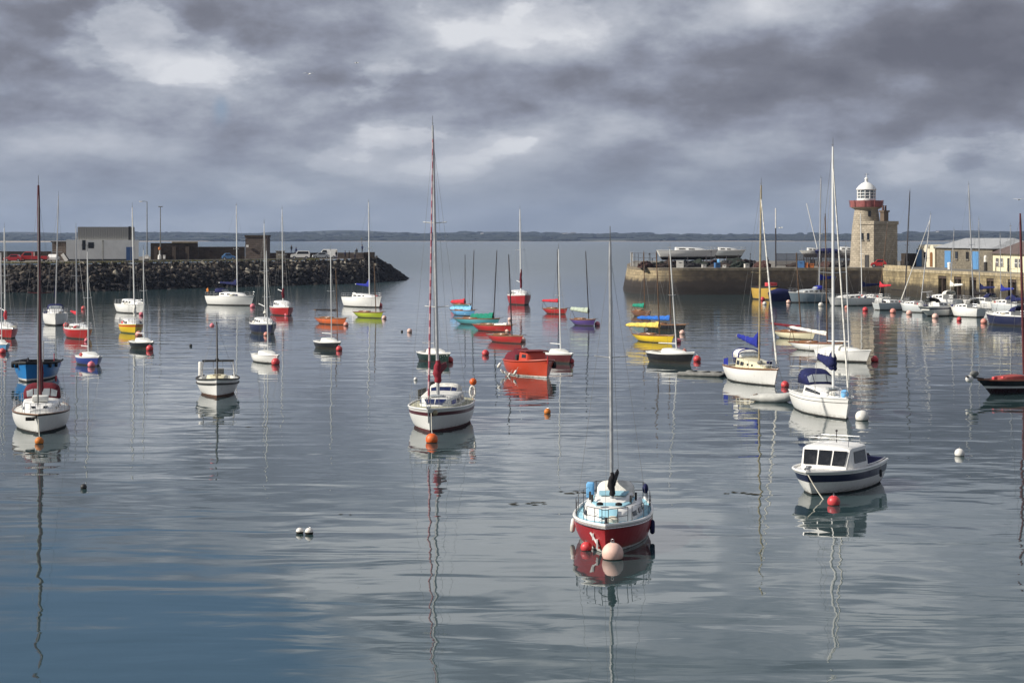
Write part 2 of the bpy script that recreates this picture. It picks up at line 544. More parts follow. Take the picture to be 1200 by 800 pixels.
# ------------------------------------------------------------------ the far shore
def build_far_shore():
    grass = mat('far_fields', (0.030, 0.036, 0.024), 0.9, var=0.45, vscale=0.006, second=(0.012, 0.017, 0.013), sec_scale=0.012)
    sand = mat('sand_flat', (0.36, 0.31, 0.24), 0.9, var=0.1, vscale=0.02)
    Y0 = 5400.0
    mb = MB()
    nx, ny = 160, 26
    vs = []
    ridge = [(0, 60), (60, 62), (140, 44), (280, 42), (420, 52), (560, 48), (700, 38), (900, 34), (1030, 36), (1110, 62), (1190, 76), (1300, 70)]

    def rh(px):
        for (a, ha), (b_, hb) in zip(ridge, ridge[1:]):
            if a <= px <= b_: return ha + (hb - ha) * (px - a) / (b_ - a)
        return ridge[0][1] if px < 0 else ridge[-1][1]
    for j in range(ny + 1):
        y = Y0 + 2600 * (j / ny)
        for i in range(nx + 1):
            x = -2600 + 5200 * i / nx
            px = 600 + x / y * F
            t = j / ny
            hgt = rh(px) * (0.66 * min(1, (t / 0.75)) ** 1.3) * (0.75 + 0.5 * noise.noise(Vector((x * 0.0022, t * 3, 1))))
            vs.append((x, y, 0.6 + 6 * min(1, t * 8) + max(0, hgt) - (0 if t < 0.8 else (t - 0.8) * 120)))
    fs = [(j * (nx + 1) + i, j * (nx + 1) + i + 1, (j + 1) * (nx + 1) + i + 1, (j + 1) * (nx + 1) + i) for j in range(ny) for i in range(nx)]
    mb.add(vs, fs)
    tag(mb.build('hills', grass, recalc=False), kind='structure')
    # beach strips along the water's edge
    mb = MB()
    vs = []
    n = 60
    for i in range(n + 1):
        x = -2600 + 5200 * i / n
        near = Y0 - 60 - 240 * noise.noise(Vector((i * 0.21, 0, 0))) - (1500 * max(0, min(1, (-900 - x) / 300)))
        vs += [(x, near, 0.05), (x, Y0 + 60, 1.8)]
    mb.add(vs, [(2 * i, 2 * i + 2, 2 * i + 3, 2 * i + 1) for i in range(n)])
    tag(mb.build('beach', sand, recalc=False), kind='structure')
    # the wooded strip: clumps of crowns merged into one far-off mass
    leaf = mat('far_foliage', (0.012, 0.018, 0.012), 0.95, var=0.45, vscale=0.03)
    mb = MB()
    rnd = random.Random(5)
    ico = []
    for i in range(7):
        bm = bmesh.new(); bmesh.ops.create_icosphere(bm, subdivisions=2, radius=1.0)
        for v in bm.verts:
            v.co *= 1 + 0.45 * noise.noise(v.co * 1.9 + Vector((i * 7, 0, 0)))
        ico.append(([v.co.copy() for v in bm.verts], [tuple(v.index for v in f.verts) for f in bm.faces])); bm.free()
    for k in range(3400):
        y = Y0 + 20 + 1500 * rnd.random() ** 1.6
        px = rnd.uniform(-40, 1240)
        dens = noise.noise(Vector((px * 0.012, y * 0.002, 3)))
        if dens < -0.12: continue
        x = (px - 600) / F * y
        t = (y - Y0) / 2600
        g = 6 * min(1, t * 8) + rh(px) * 0.66 * min(1, t / 0.75) ** 1.3 * 0.75
        hgt = rnd.uniform(3.5, 8.5) * (1.2 if dens > 0.2 else 0.85)
        wid = rnd.uniform(9, 40)
        vs, fs = rnd.choice(ico)
        a = rnd.uniform(0, 6.28)
        mb.add([(x + wid * (p.x * math.cos(a) - p.y * math.sin(a)), y + wid * 0.7 * (p.x * math.sin(a) + p.y * math.cos(a)), g + hgt * 0.55 + hgt * 0.75 * p.z) for p in vs], fs)
    tag(mb.build('woodland', leaf, recalc=False), kind='stuff')
    # pale houses scattered along that shore, each one its own
    wallm = mat('pale_render', (0.70, 0.68, 0.62), 0.8)
    roofm = mat('slate_roof', (0.12, 0.11, 0.11), 0.7)
    spots = [(34, 275, 16), (22, 279, 9), (52, 281, 10), (64, 281, 8), (240, 282, 12), (398, 278, 12), (300, 277, 8), (476, 275, 9), (478, 276, 6), (531, 280, 10),
             (545, 275, 8), (565, 274, 8), (662, 274, 14), (672, 274, 14), (668, 275, 10), (701, 276, 8), (890, 279, 8), (880, 280, 7), (1099, 272, 9), (1134, 274, 16),
             (1146, 274, 14), (1060, 276, 7), (470, 274, 6)]
    for (px, py, w) in spots:
        Y = Y0 + 150 + (283 - py) * 120
        p = at(px, py, Y)
        t = thing('house', 'tiny pale house among trees on the far shore', 'house', (p.x, p.y, max(2.0, p.z - 4)), rnd.uniform(-.5, .5), 'pale houses scattered along the far shore')
        hh = rnd.uniform(5, 7)
        a = MB(); a.box((0, 0, hh / 2 - 1), (w * 1.3, 9, hh + 2)); a.build('wall', wallm, t, smooth=0)
        b_ = MB()
        l, d = w * 0.65 + 0.4, 4.9
        b_.add([(-l, -d, hh), (l, -d, hh), (l, d, hh), (-l, d, hh), (-l, 0, hh + 2.8), (l, 0, hh + 2.8)], [(0, 1, 5, 4), (2, 3, 4, 5), (0, 4, 3), (1, 2, 5), (3, 2, 1, 0)])
        b_.build('roof', roofm, t, smooth=0)


build_far_shore()

# ------------------------------------------------------------------ boats
class Hull:
    def __init__(s, L, B, fb, fm, fs, tr=0.6, rake=0.5, stern=-0.15, p=2.3, wl=0.9, tm=0.42, flare=1.3):
        s.L, s.B, s.fb, s.fm, s.fs, s.tr, s.rake, s.stern, s.p, s.wl, s.tm, s.flare = L, B, fb, fm, fs, tr, rake, stern, p, wl, tm, flare

    def shape(s, t, tr, p):
        if t < s.tm: return tr + (1 - tr) * math.sin(PI / 2 * (t / s.tm)) ** 0.9
        u = (t - s.tm) / (1 - s.tm)
        return max(0.0, 1 - u ** p)

    def half(s, t): return max(0.014, s.B / 2 * s.shape(t, s.tr, s.p))

    def sheer(s, t):
        if t < 0.4:
            u = t / 0.4
            return s.fs + (s.fm - s.fs) * (1 - (1 - u) ** 2)
        u = (t - 0.4) / 0.6
        return s.fm + (s.fb - s.fm) * u ** 1.7

    def x(s, t, v):
        vv = max(0, v)
        x0 = -s.L / 2 + s.stern * vv
        x1 = s.L / 2 - s.rake * vv ** 0.85
        return x0 + (x1 - x0) * t

    def pt(s, t, v):
        """point on the port side: t from stern 0 to bow 1, v from the sheer 0 to the waterline 1 and below"""
        b = s.half(t)
        w = max(0.012, s.B / 2 * s.wl * s.shape(t, s.tr * 0.88, max(1.3, s.p * 0.82)))
        if v <= 1:
            y = w + (b - w) * (1 - v) ** s.flare + 0.03 * s.B * math.sin(PI * v) * s.shape(t, s.tr, s.p) * (1 if t < 0.75 else max(0, (1 - t) / 0.25))
            z = s.sheer(t) * (1 - v)
        else:
            y = w * (1 - 0.75 * (v - 1)); z = -(v - 1) * 0.9
        return Vector((s.x(t, v), y, z))

    def tx(s, x): return min(1, max(0, (x + s.L / 2) / s.L))
    def zx(s, x): return s.sheer(s.tx(x))
    def yx(s, x): return s.half(s.tx(x))


def make_hull(h, bands, parent, n=30, name='hull'):
    vs_ = sorted(set([0, .08, .16, .24, .34, .46, .58, .7, .8, .88, .94, 1.0, 1.25, 1.55] + [b[0] for b in bands if b[0] < 1.5]))
    mats, idx = [], []
    for a, b in zip(vs_, vs_[1:]):
        mid = (a + b) / 2
        mt = next((bb[1] for bb in bands if mid < bb[0]), bands[-1][1])
        if mt not in mats: mats.append(mt)
        idx.append(mats.index(mt))
    mb = MB()
    ts = [i / n for i in range(n + 1)]
    ts = [t ** 0.9 if t < 1 else 1 for t in ts]
    nv = len(vs_)
    pts = []
    for t in ts:
        P_ = [h.pt(t, v) for v in vs_]
        pts += P_ + [Vector((q.x, -q.y, q.z)) for q in P_]
    fs, ms = [], []
    for i in range(n):
        for j in range(nv - 1):
            for sd_ in (0, nv):
                a = i * 2 * nv + sd_ + j
                fs.append((a, a + 1, a + 2 * nv + 1, a + 2 * nv)); ms.append(idx[j])
    for j in range(nv - 1):                                   # transom, and the stem closed the same way
        fs.append((j, j + 1, nv + j + 1, nv + j)); ms.append(idx[j])
        b = n * 2 * nv
        fs.append((b + j, b + j + 1, b + nv + j + 1, b + nv + j)); ms.append(idx[j])
    mb.v = [tuple(p) for p in pts]; mb.f = fs; mb.m = ms
    return mb.build(name, mats, parent, smooth=50)


def make_deck(h, m, parent, well=None, camber=0.05, n=36, name='deck', drop=0.015):
    """well = (x0, x1, half width, depth): a cockpit sunk in the deck"""
    mb = MB()
    xs = [-h.L / 2 + 0.01 + (h.L - 0.03) * i / n for i in range(n + 1)]
    if well: xs = sorted(set(xs + [well[0], well[1]]))
    rows = []
    for x in xs:
        b = max(0.01, h.yx(x) - 0.012)
        wc = min(well[2], b * 0.8) if well else b * 0.5
        ys = [-b, -(b + wc) / 2, -wc, -wc * .5, 0, wc * .5, wc, (b + wc) / 2, b]
        rows.append([(x, y, h.zx(x) - drop + camber * h.B * (1 - (y / max(b, 1e-3)) ** 2) * 0.5) for y in ys])
    for r in rows: mb.v.extend(r)
    for i in range(len(xs) - 1):
        for j in range(8):
            if well and xs[i] >= well[0] - 1e-6 and xs[i + 1] <= well[1] + 1e-6 and 2 <= j <= 5: continue
            mb.f.append((i * 9 + j, i * 9 + j + 1, (i + 1) * 9 + j + 1, (i + 1) * 9 + j)); mb.m.append(0)
    if well:
        ins = [i for i, x in enumerate(xs) if well[0] - 1e-6 <= x <= well[1] + 1e-6]
        b = len(mb.v)
        for i in ins:
            for j in (2, 6):
                p = rows[i][j]
                mb.v += [p, (p[0], p[1] * 0.9, p[2] - well[3])]
        for q in range(len(ins) - 1):
            o, o2 = b + 4 * q, b + 4 * q + 4
            mb.f += [(o, o + 1, o2 + 1, o2), (o + 2, o2 + 2, o2 + 3, o + 3), (o + 1, o + 3, o2 + 3, o2 + 1)]; mb.m += [0, 0, 0]
        e = b + 4 * (len(ins) - 1)
        mb.f += [(b, b + 2, b + 3, b + 1), (e, e + 1, e + 3, e + 2)]; mb.m += [0, 0]
    return mb.build(name, m, parent, smooth=40)


def make_rail(h, m, parent, r=0.03, up=0.02, name='gunwale', t0=0.0, out=0.0, v=0.0, n=30):
    mb = MB()
    L = [h.pt(t0 + (1 - t0) * i / n, v) for i in range(n + 1)]
    L = [Vector((p.x, p.y + out * min(1, p.y / 0.2), p.z + up)) for p in L]
    mb.tube(L + [Vector((p.x, -p.y, p.z)) for p in reversed(L[:-1])], r, 6)
    return mb.build(name, m, parent)


class Cabin:
    """a coachroof lofted along the boat: stations (x, half width, height of its top)"""
    def __init__(s, h, st, tum=0.88, sink=0.05, base=None):
        s.h, s.st, s.tum, s.sink, s.base = h, st, tum, sink, base

    def zb(s, x): return (s.h.zx(x) if s.base is None else s.base)

    def lerp(s, x):
        st = s.st
        for a, b in zip(st, st[1:]):
            if min(a[0], b[0]) <= x <= max(a[0], b[0]):
                u = (x - a[0]) / (b[0] - a[0]) if b[0] != a[0] else 0
                return a[1] + (b[1] - a[1]) * u, a[2] + (b[2] - a[2]) * u
        return (st[0][1], st[0][2]) if abs(x - st[0][0]) < abs(x - st[-1][0]) else (st[-1][1], st[-1][2])

    def side(s, x, k, sgn=1):
        w, zt = s.lerp(x)
        zb = s.zb(x)
        return Vector((x, sgn * (w + (w * s.tum - w) * k), zb + (zt - 0.06 - zb) * k))

    def build(s, name, m, parent):
        mb = MB()
        rings = []
        for (x, w, zt) in s.st:
            zb = s.zb(x) - s.sink
            t = s.tum
            zt = max(zt, zb + 0.1)
            half = [(w * 1.0, zb), (w * t, zt - 0.06), (w * t * 0.93, zt - 0.015), (w * t * 0.6, zt + 0.03 * w), (0, zt + 0.05 * w)]
            rings.append([Vector((x, y, z)) for (y, z) in half] + [Vector((x, -y, z)) for (y, z) in reversed(half[:-1])])
        mb.loft(rings)
        s.o = mb.build(name, m, parent, smooth=35)
        return s.o

    def windows(s, spans, k0, k1, m, name='window', both=True):
        for (xa, xb) in spans:
            for sg in ((1, -1) if both else (1,)):
                mb = MB()
                d = 0.03 * (xb - xa)
                q = [s.side(xa, k0, sg), s.side(xb, k0, sg), s.side(xb - d, k1, sg), s.side(xa + d, k1, sg)]
                nrm = Vector((0, sg, 0.1)) * 0.006
                q = [p + nrm for p in q]
                if sg > 0: q = q[::-1]
                mb.quadslab(q, 0.012)
                mb.build(name, m, s.o, smooth=0)

    def front(s, i, spans, k0, k1, m, name='window'):
        """panes on the sloping front between stations i and i+1; spans in fractions of the half width"""
        (xa, wa, za), (xb, wb, zb_) = s.st[i], s.st[i + 1]
        lo = (xb, s.zb(xb), wb) if za > zb_ else (xa, s.zb(xa), wa)
        for (fa, fb_) in spans:
            mb = MB()
            pts = []
            for (f, k) in ((fa, k0), (fb_, k0), (fb_, k1), (fa, k1)):
                xlow, xhigh = (xb, xa) if za > zb_ else (xa, xb)
                zl, zh = min(za, zb_), max(za, zb_)
                wl_, wh = (wb, wa) if za > zb_ else (wa, wb)
                pts.append(Vector((xlow + (xhigh - xlow) * k, f * (wl_ + (wh - wl_) * k) * s.tum, zl + (zh - zl) * k)))
            nrm = (pts[1] - pts[0]).cross(pts[2] - pts[0]).normalized()
            if nrm.x < 0: nrm = -nrm; pts = pts[::-1]
            pts = [p + nrm * 0.03 for p in pts]
            mb.quadslab(pts, 0.012)
            mb.build(name, m, s.o, smooth=0)


class Boat:
    def __init__(s, name, label, cat, px, py, heading, h, bands, group=None, span=None):
        """px, py: the middle of the waterline in the photo; heading in degrees, 0 = bow to the right, -90 = bow to the viewer.
        span: the columns between which the hull is seen; the heading is turned (and the hull lengthened or shortened) to fit"""
        p = gp(px, py)
        if span:
            los = math.degrees(math.atan2(-p.y, -p.x))            # heading that points straight at the viewer
            rel = (heading - los + 180) % 360 - 180
            sg = 1 if rel >= 0 else -1

            def ext(a, c):
                M = Matrix.Translation(c) @ Matrix.Rotation(R(los + a), 4, 'Z')
                xs = []
                for i in range(13):
                    q = h.pt(i / 12, 0)
                    for y in (q.y, -q.y):
                        w = M @ Vector((q.x, y, 0))
                        xs.append(600 + F * w.x / w.y)
                return min(xs), max(xs)
            want = span[1] - span[0]
            lim = (0, 90) if abs(rel) <= 90 else (90, 180)
            best = min([(abs((lambda e: e[1] - e[0])(ext(sg * a, p)) - want) + .012 * abs(a - abs(rel)), a) for a in range(lim[0], lim[1] + 1)])
            a = sg * best[1]
            e = ext(a, p)
            k = want / (e[1] - e[0])
            k = max(.7, min(1.3, k))
            h.L *= k; h.B *= k ** .5; h.rake *= k; h.stern *= k
            for _ in range(3):
                e = ext(a, p)
                p = Vector((p.x + ((span[0] + span[1]) / 2 - (e[0] + e[1]) / 2) / F * p.y, p.y, 0))
            heading = los + a
        s.root = thing(name, label, cat, p, R(heading), group)
        s.p, s.h = p, h
        s.inv = (Matrix.Translation(p) @ Matrix.Rotation(R(heading), 4, 'Z')).inverted()
        s.hull = make_hull(h, bands, s.root)
        s.mtop = None

    def local(s, px, py, x, y=0.0):
        """the local point at the distance of local (x, y) that the photo shows at pixel (px, py)"""
        w = s.inv.inverted() @ Vector((x, y, 0))
        return s.inv @ at(px, py, w.y)

    def x_at(s, px, lo=None, hi=None):
        """the place along the middle line that the photo shows in column px"""
        lo, hi = (-s.h.L * .26, s.h.L * .36) if lo is None else (lo, hi)
        M = s.inv.inverted()
        f = lambda x: (lambda w: 600 + F * w.x / w.y - px)(M @ Vector((x, 0, 0)))
        if f(lo) * f(hi) > 0: return lo if abs(f(lo)) < abs(f(hi)) else hi
        for _ in range(40):
            mid = (lo + hi) / 2
            if f(lo) * f(mid) <= 0: hi = mid
            else: lo = mid
        return (lo + hi) / 2

    def mast(s, x, zb, top, m, r=0.07, base_px=None, spread=(), spread_m=None, y=0.0, fittings=True):
        b = Vector((x, y, zb))
        t = s.local(top[0], top[1], x, y)
        s.mbase, s.mtop = b, t
        mb = MB()
        mb.tube([b, b.lerp(t, .5), b.lerp(t, .93), t], [r, r, r * 0.85, r * 0.6], 8)
        s.mast_o = mb.build('mast', m, s.root)
        d = (t - b)
        for k, half in spread:
            c = b + d * k
            q = MB()
            q.tube([c + Vector((-0.12, half, 0.05)), c, c + Vector((-0.12, -half, 0.05))], max(0.02, r * 0.35), 6)
            q.build('spreader', spread_m or m, s.mast_o)
        if fittings:
            q = MB()
            q.tube([t, t + Vector((0.03, 0, 0.5))], 0.014, 5)
            q.tube([t + Vector((-0.22, 0, 0.12)), t + Vector((0.12, 0, 0.12))], 0.02, 5)
            q.build('masthead_fitting', WIRE, s.mast_o)

    def stays(s, bow=True, back=True, shroud=True, r=0.007, k=0.97):
        h = s.h
        top = s.mbase.lerp(s.mtop, k)

        def one(nm, a, b):
            q = MB(); q.tube([a, b], r, 4); q.build(nm, WIRE, s.root)
        if bow: one('forestay', (h.L / 2 - 0.05, 0, h.zx(h.L / 2) + 0.02), top)
        if back: one('backstay', (-h.L / 2 + 0.08, 0, h.zx(-h.L / 2) + 0.02), s.mtop)
        if shroud:
            x = s.mbase.x - 0.15
            for sg in (1, -1):
                one('shroud', (x, sg * (h.yx(x) - 0.06), h.zx(x)), s.mbase.lerp(s.mtop, k * 0.98))

    def furled(s, m, r=0.07, k=0.95, stripe=None):
        h = s.h
        a = Vector((h.L / 2 - 0.15, 0, h.zx(h.L / 2) + 0.35))
        b = s.mbase.lerp(s.mtop, k)
        mb = MB()
        n = 40
        pts = [a.lerp(b, i / n) for i in range(n + 1)]
        rr = [r * (0.55 + 0.75 * (1 - i / n)) * (0.3 if i in (0,) else 1) for i in range(n + 1)]
        if stripe:
            rings = []
            mb.tube(pts, rr, 8)
            mb.m = [(1 if ((f // 8) % 2 == 0) else 0) if f < n * 8 else 0 for f in range(len(mb.f))]
            mb.build('furled_jib', [m, stripe], s.root)
        else:
            mb.tube(pts, rr, 8)
            mb.build('furled_jib', m, s.root)

    def boom(s, length, z, m, cover=None, r=0.045, fat=0.16, up=0.0, peak=0.0, droop=0.0, side=0.0, sag=0.0, taper=.5):
        """boom aft from the mast with the sail furled on it under a cover"""
        x = s.mbase.x - 0.06
        a, b = Vector((x, s.mbase.y, z)), Vector((x - length, side, z + up))
        mb = MB(); mb.tube([a, b], r, 8)
        s.boom_o = mb.build('boom', m, s.root)
        if cover:
            mb = MB()
            n = 14
            rings = []
            for i in range(n + 1):
                u = i / n
                c = a.lerp(b, u * 0.97)
                f_ = fat * (1.0 - taper * u) * (1 + 0.12 * math.sin(i * 2.3 + length)) * (.45 if i == n else 1)
                pk = peak * max(0, 1 - u / 0.28) ** 1.4
                lo, hi = f_ * 0.75 + droop * (1 - u), f_ * 1.35 + pk
                ring = []
                for j in range(10):
                    t = 2 * PI * j / 10
                    zz = math.sin(t)
                    ring.append(c + Vector((0, math.cos(t) * f_ * 0.62 * (1 if zz < 0.5 else 0.75), zz * (hi if zz > 0 else lo) + sag * math.sin(PI * u))))
                rings.append(ring)
            mb.loft(rings)
            s.cover_o = mb.build('sail_cover', cover, s.root, smooth=60)

    def bundle(s, z0, z1, m, r=0.16, dx=-0.18, name='furled_sail'):
        mb = MB()
        n = 9
        c = lambda u: s.mbase.lerp(s.mtop, 0) + Vector((dx, 0.03 * math.sin(u * 9), z0 + (z1 - z0) * u - s.mbase.z))
        mb.tube([c(i / n) for i in range(n + 1)], [r * (0.45 + 0.55 * math.sin(PI * min(1, 0.15 + i / n * 0.8))) * (1 + .15 * math.sin(i * 2.1)) for i in range(n + 1)], 9)
        mb.build(name, m, s.root, smooth=60)

    def pulpit(s, hgt=0.6, back=1.1, m=None, r=0.014, inset=0.05):
        h, m = s.h, m or STEEL
        mb = MB()
        x1, x0 = h.L / 2 - 0.05, h.L / 2 - back
        for z in (1.0, 0.5):
            pts = []
            for i in range(7):
                u = i / 6
                x = x0 + (x1 + (0.12 if z == 1 else 0.0) - x0) * u
                pts.append(Vector((x, max(0.10, h.yx(min(x, h.L / 2 - .02)) - inset), h.zx(x) + hgt * z)))
            pts = pts + [Vector((p.x, -p.y, p.z)) for p in reversed(pts)]
            mb.tube(pts, r, 6)
        for x in (x0, (x0 + x1) / 2, x1 - 0.08):
            for sg in (1, -1):
                y = max(0.10, h.yx(x) - inset)
                mb.tube([(x, sg * y, h.zx(x)), (x, sg * y, h.zx(x) + hgt)], r, 6)
        mb.build('pulpit', m, s.root)

    def guard(s, x0, x1, n=5, hgt=0.6, m=None, r=0.012, lines=(1.0, 0.55), name='guard_rail'):
        h, m = s.h, m or STEEL
        for sg in (1, -1):
            mb = MB()
            P_ = []
            for i in range(n):
                x = x0 + (x1 - x0) * i / (n - 1)
                b = Vector((x, sg * (h.yx(x) - 0.05), h.zx(x)))
                mb.tube([b, b + Vector((0, 0, hgt))], r, 6)
                P_.append(b)
            for k in lines:
                mb.tube([p + Vector((0, 0, hgt * k)) for p in P_], r * 0.55, 4)
            mb.build(name, m, s.root)

    def pushpit(s, hgt=0.6, m=None, r=0.014, fwd=0.8):
        h, m = s.h, m or STEEL
        mb = MB()
        x0 = -h.L / 2 + 0.06
        y = h.yx(x0) - 0.06
        for k in (1.0, 0.5):
            z = h.zx(x0) + hgt * k
            mb.tube([(x0 + fwd, h.yx(x0 + fwd) - .05, z), (x0, y, z), (x0, -y, z), (x0 + fwd, -h.yx(x0 + fwd) + .05, z)], r, 6)
        for (x, sg) in ((x0 + fwd, 1), (x0 + fwd, -1), (x0, 1), (x0, -1), (x0, .35), (x0, -.35)):
            yy = sg * (y if x == x0 else h.yx(x) - .05)
            mb.tube([(x, yy, h.zx(x)), (x, yy, h.zx(x) + hgt)], r, 6)
        mb.build('stern_rail', m, s.root)

    def hood(s, x0, x1, w, z0, z1, m, pane=None, name='sprayhood'):
        """a canvas hood on hoops: open aft at x0, sloping forward to x1"""
        mb = MB()
        rings = []
        for (x, ww, zt) in ((x0, w, z1), (x0 + (x1 - x0) * .35, w, z1 + .02), (x0 + (x1 - x0) * .72, w * .97, z1 - (z1 - z0) * .18), (x1, w * .9, z0 + .04)):
            ring = []
            for i in range(11):
                t = PI * i / 10
                cc, ss = math.cos(t), math.sin(t)
                ring.append(Vector((x, ww * math.copysign(abs(cc) ** .6, cc), z0 + (zt - z0) * abs(ss) ** .55)))
            rings.append(ring)
        mb.loft(rings, 0, cap=False, closed=False)
        o = mb.build(name, m, s.root, smooth=60)
        md = o.modifiers.new('thick', 'SOLIDIFY'); md.thickness = 0.015; md.offset = 0
        if pane:
            a, b = rings[2], rings[3]
            for (i0, i1) in ((2, 4), (4, 6), (6, 8)):
                q = MB()
                f = lambda P0, P1, k: P0.lerp(P1, k)
                c = [f(b[i0], a[i0], .15), f(b[i1], a[i1], .15), f(b[i1], a[i1], .85), f(b[i0], a[i0], .85)]
                mid = (c[0] + c[1]) / 2
                c = [p.lerp((c[0] + c[1] + c[2] + c[3]) / 4, .08) + Vector((.02, 0, .02)) for p in c]
                q.quadslab(c, .006)
                q.build('window', pane, o, smooth=0)
            for sg in (1, -1):
                q = MB()
                pick = (lambda r, i: r[i]) if sg > 0 else (lambda r, i: r[10 - i])
                c = [pick(rings[0], 0).lerp(pick(rings[0], 2), .35), pick(rings[2], 0).lerp(pick(rings[2], 2), .35), pick(rings[2], 2), pick(rings[0], 2)]
                c = [p + Vector((0, sg * .022, 0)) for p in c]
                c = [p.lerp((c[0] + c[1] + c[2] + c[3]) / 4, .12) for p in c]
                q.quadslab(c if sg < 0 else c[::-1], .006)
                q.build('window', pane, o, smooth=0)
        return o

    def outboard(s, x, y, z, m=None, sc=1.0):
        mb = MB()
        M = Matrix.Diagonal((1, 1, 1))
        mb.loft([[Vector((x + a * sc, y + b * sc, z + c * sc)) for (a, b) in ((-.2 * f, -.13 * f), (.14 * f, -.13 * f), (.14 * f, .13 * f), (-.2 * f, .13 * f))] for (c, f) in ((.0, .8), (.08, 1), (.3, 1), (.4, .75))], 0)
        mb.box((x - .02 * sc, y, z - .4 * sc), (.12 * sc, .08 * sc, .85 * sc))
        mb.box((x + .1 * sc, y, z - .1 * sc), (.16 * sc, .2 * sc, .18 * sc))
        mb.build('outboard_motor', m or RUBBER, s.root, bevel=.015 * sc)

    def part(s, mb, name, m, parent=None, **kw): return mb.build(name, m, parent or s.root, **kw)


def fender(b, px, py, size, label, group, m=None, lean=0.0, tall=2.6):
    """a sausage fender hung over the side: pixel of its middle, its width in pixels"""
    p = b if isinstance(b, Vector) else at(px, py, b.p.y)
    r = size / 2 / F * p.y
    t = thing('fender', label, 'fender', p, 0, group)
    mb = MB()
    L = r * tall
    mb.lathe([(r * .25, -L * 1.08), (r * .6, -L * 1.0), (r * .95, -L * .8), (r, 0), (r * .95, L * .8), (r * .6, L), (r * .25, L * 1.08)], seg=12)
    o = mb.build('fender_body', m or B_WHITE, t)
    q = MB(); q.tube([(0, 0, L), (0, 0.03, L + r * 3)], r * .14, 5)
    r_ = q.build('lanyard', ROPE, t)
    t.rotation_euler = (0, lean, 0)
    return t


def buoy(px, py, dia, m, label, group=None, dark=True, eye=True, z=None):
    """px, py: the middle of the float; dia in pixels"""
    wy = py + dia * 0.30
    Y = dist(wy)
    r = dia / 2 / F * Y
    t = thing('mooring_buoy', label, 'buoy', (((px - 600) / F) * Y, Y, r * 0.52), random.uniform(0, 6), group)
    mb = MB()
    mb.lathe([(r * math.sin(PI * i / 14), -r * math.cos(PI * i / 14)) for i in range(15)], seg=22)
    mats = [m, WEED]
    if dark:
        line = .0 if 'floats lying together' in label else -.28
        for i, f in enumerate(mb.f):
            if all(mb.v[q][2] < line * r + .001 for q in f): mb.m[i] = 1
    mb.build('float', mats, t, smooth=60)
    if eye:
        q = MB()
        q.lathe([(r * .16, r * .95), (r * .16, r * 1.05), (r * .06, r * 1.08)], seg=10)
        ring = [Vector((r * .13 * math.cos(a), 0, r * 1.18 + r * .13 * math.sin(a))) for a in [2 * PI * i / 10 for i in range(11)]]
        q.tube(ring, r * .035, 5)
        q.build('mooring_eye', STEEL, t)
    return t


def hung_buoy(px, py, dia, Y, m, label, name='buoy'):
    r = dia / 2 / F * Y
    t = thing(name, label, 'buoy', at(px, py, Y))
    mb = MB(); mb.lathe([(r * math.sin(PI * i / 12), -r * math.cos(PI * i / 12)) for i in range(13)], seg=18)
    mb.lathe([(r * .2, r * .9), (r * .18, r * 1.25), (r * .05, r * 1.3)], seg=8)
    mb.build('float', m, t, smooth=60)
    return t


def rope(a, b, r, label, sag=0.15, name='mooring_rope', m=None):
    a, b = Vector(a), Vector(b)
    t = thing(name, label, 'rope', a)
    n = 10
    mb = MB()
    mb.tube([(b - a) * (i / n) + Vector((0, 0, -sag * math.sin(PI * i / n))) for i in range(n + 1)], r, 6)
    mb.build('rope_strand', m or ROPE, t)


W_ = lambda *bands: list(bands)

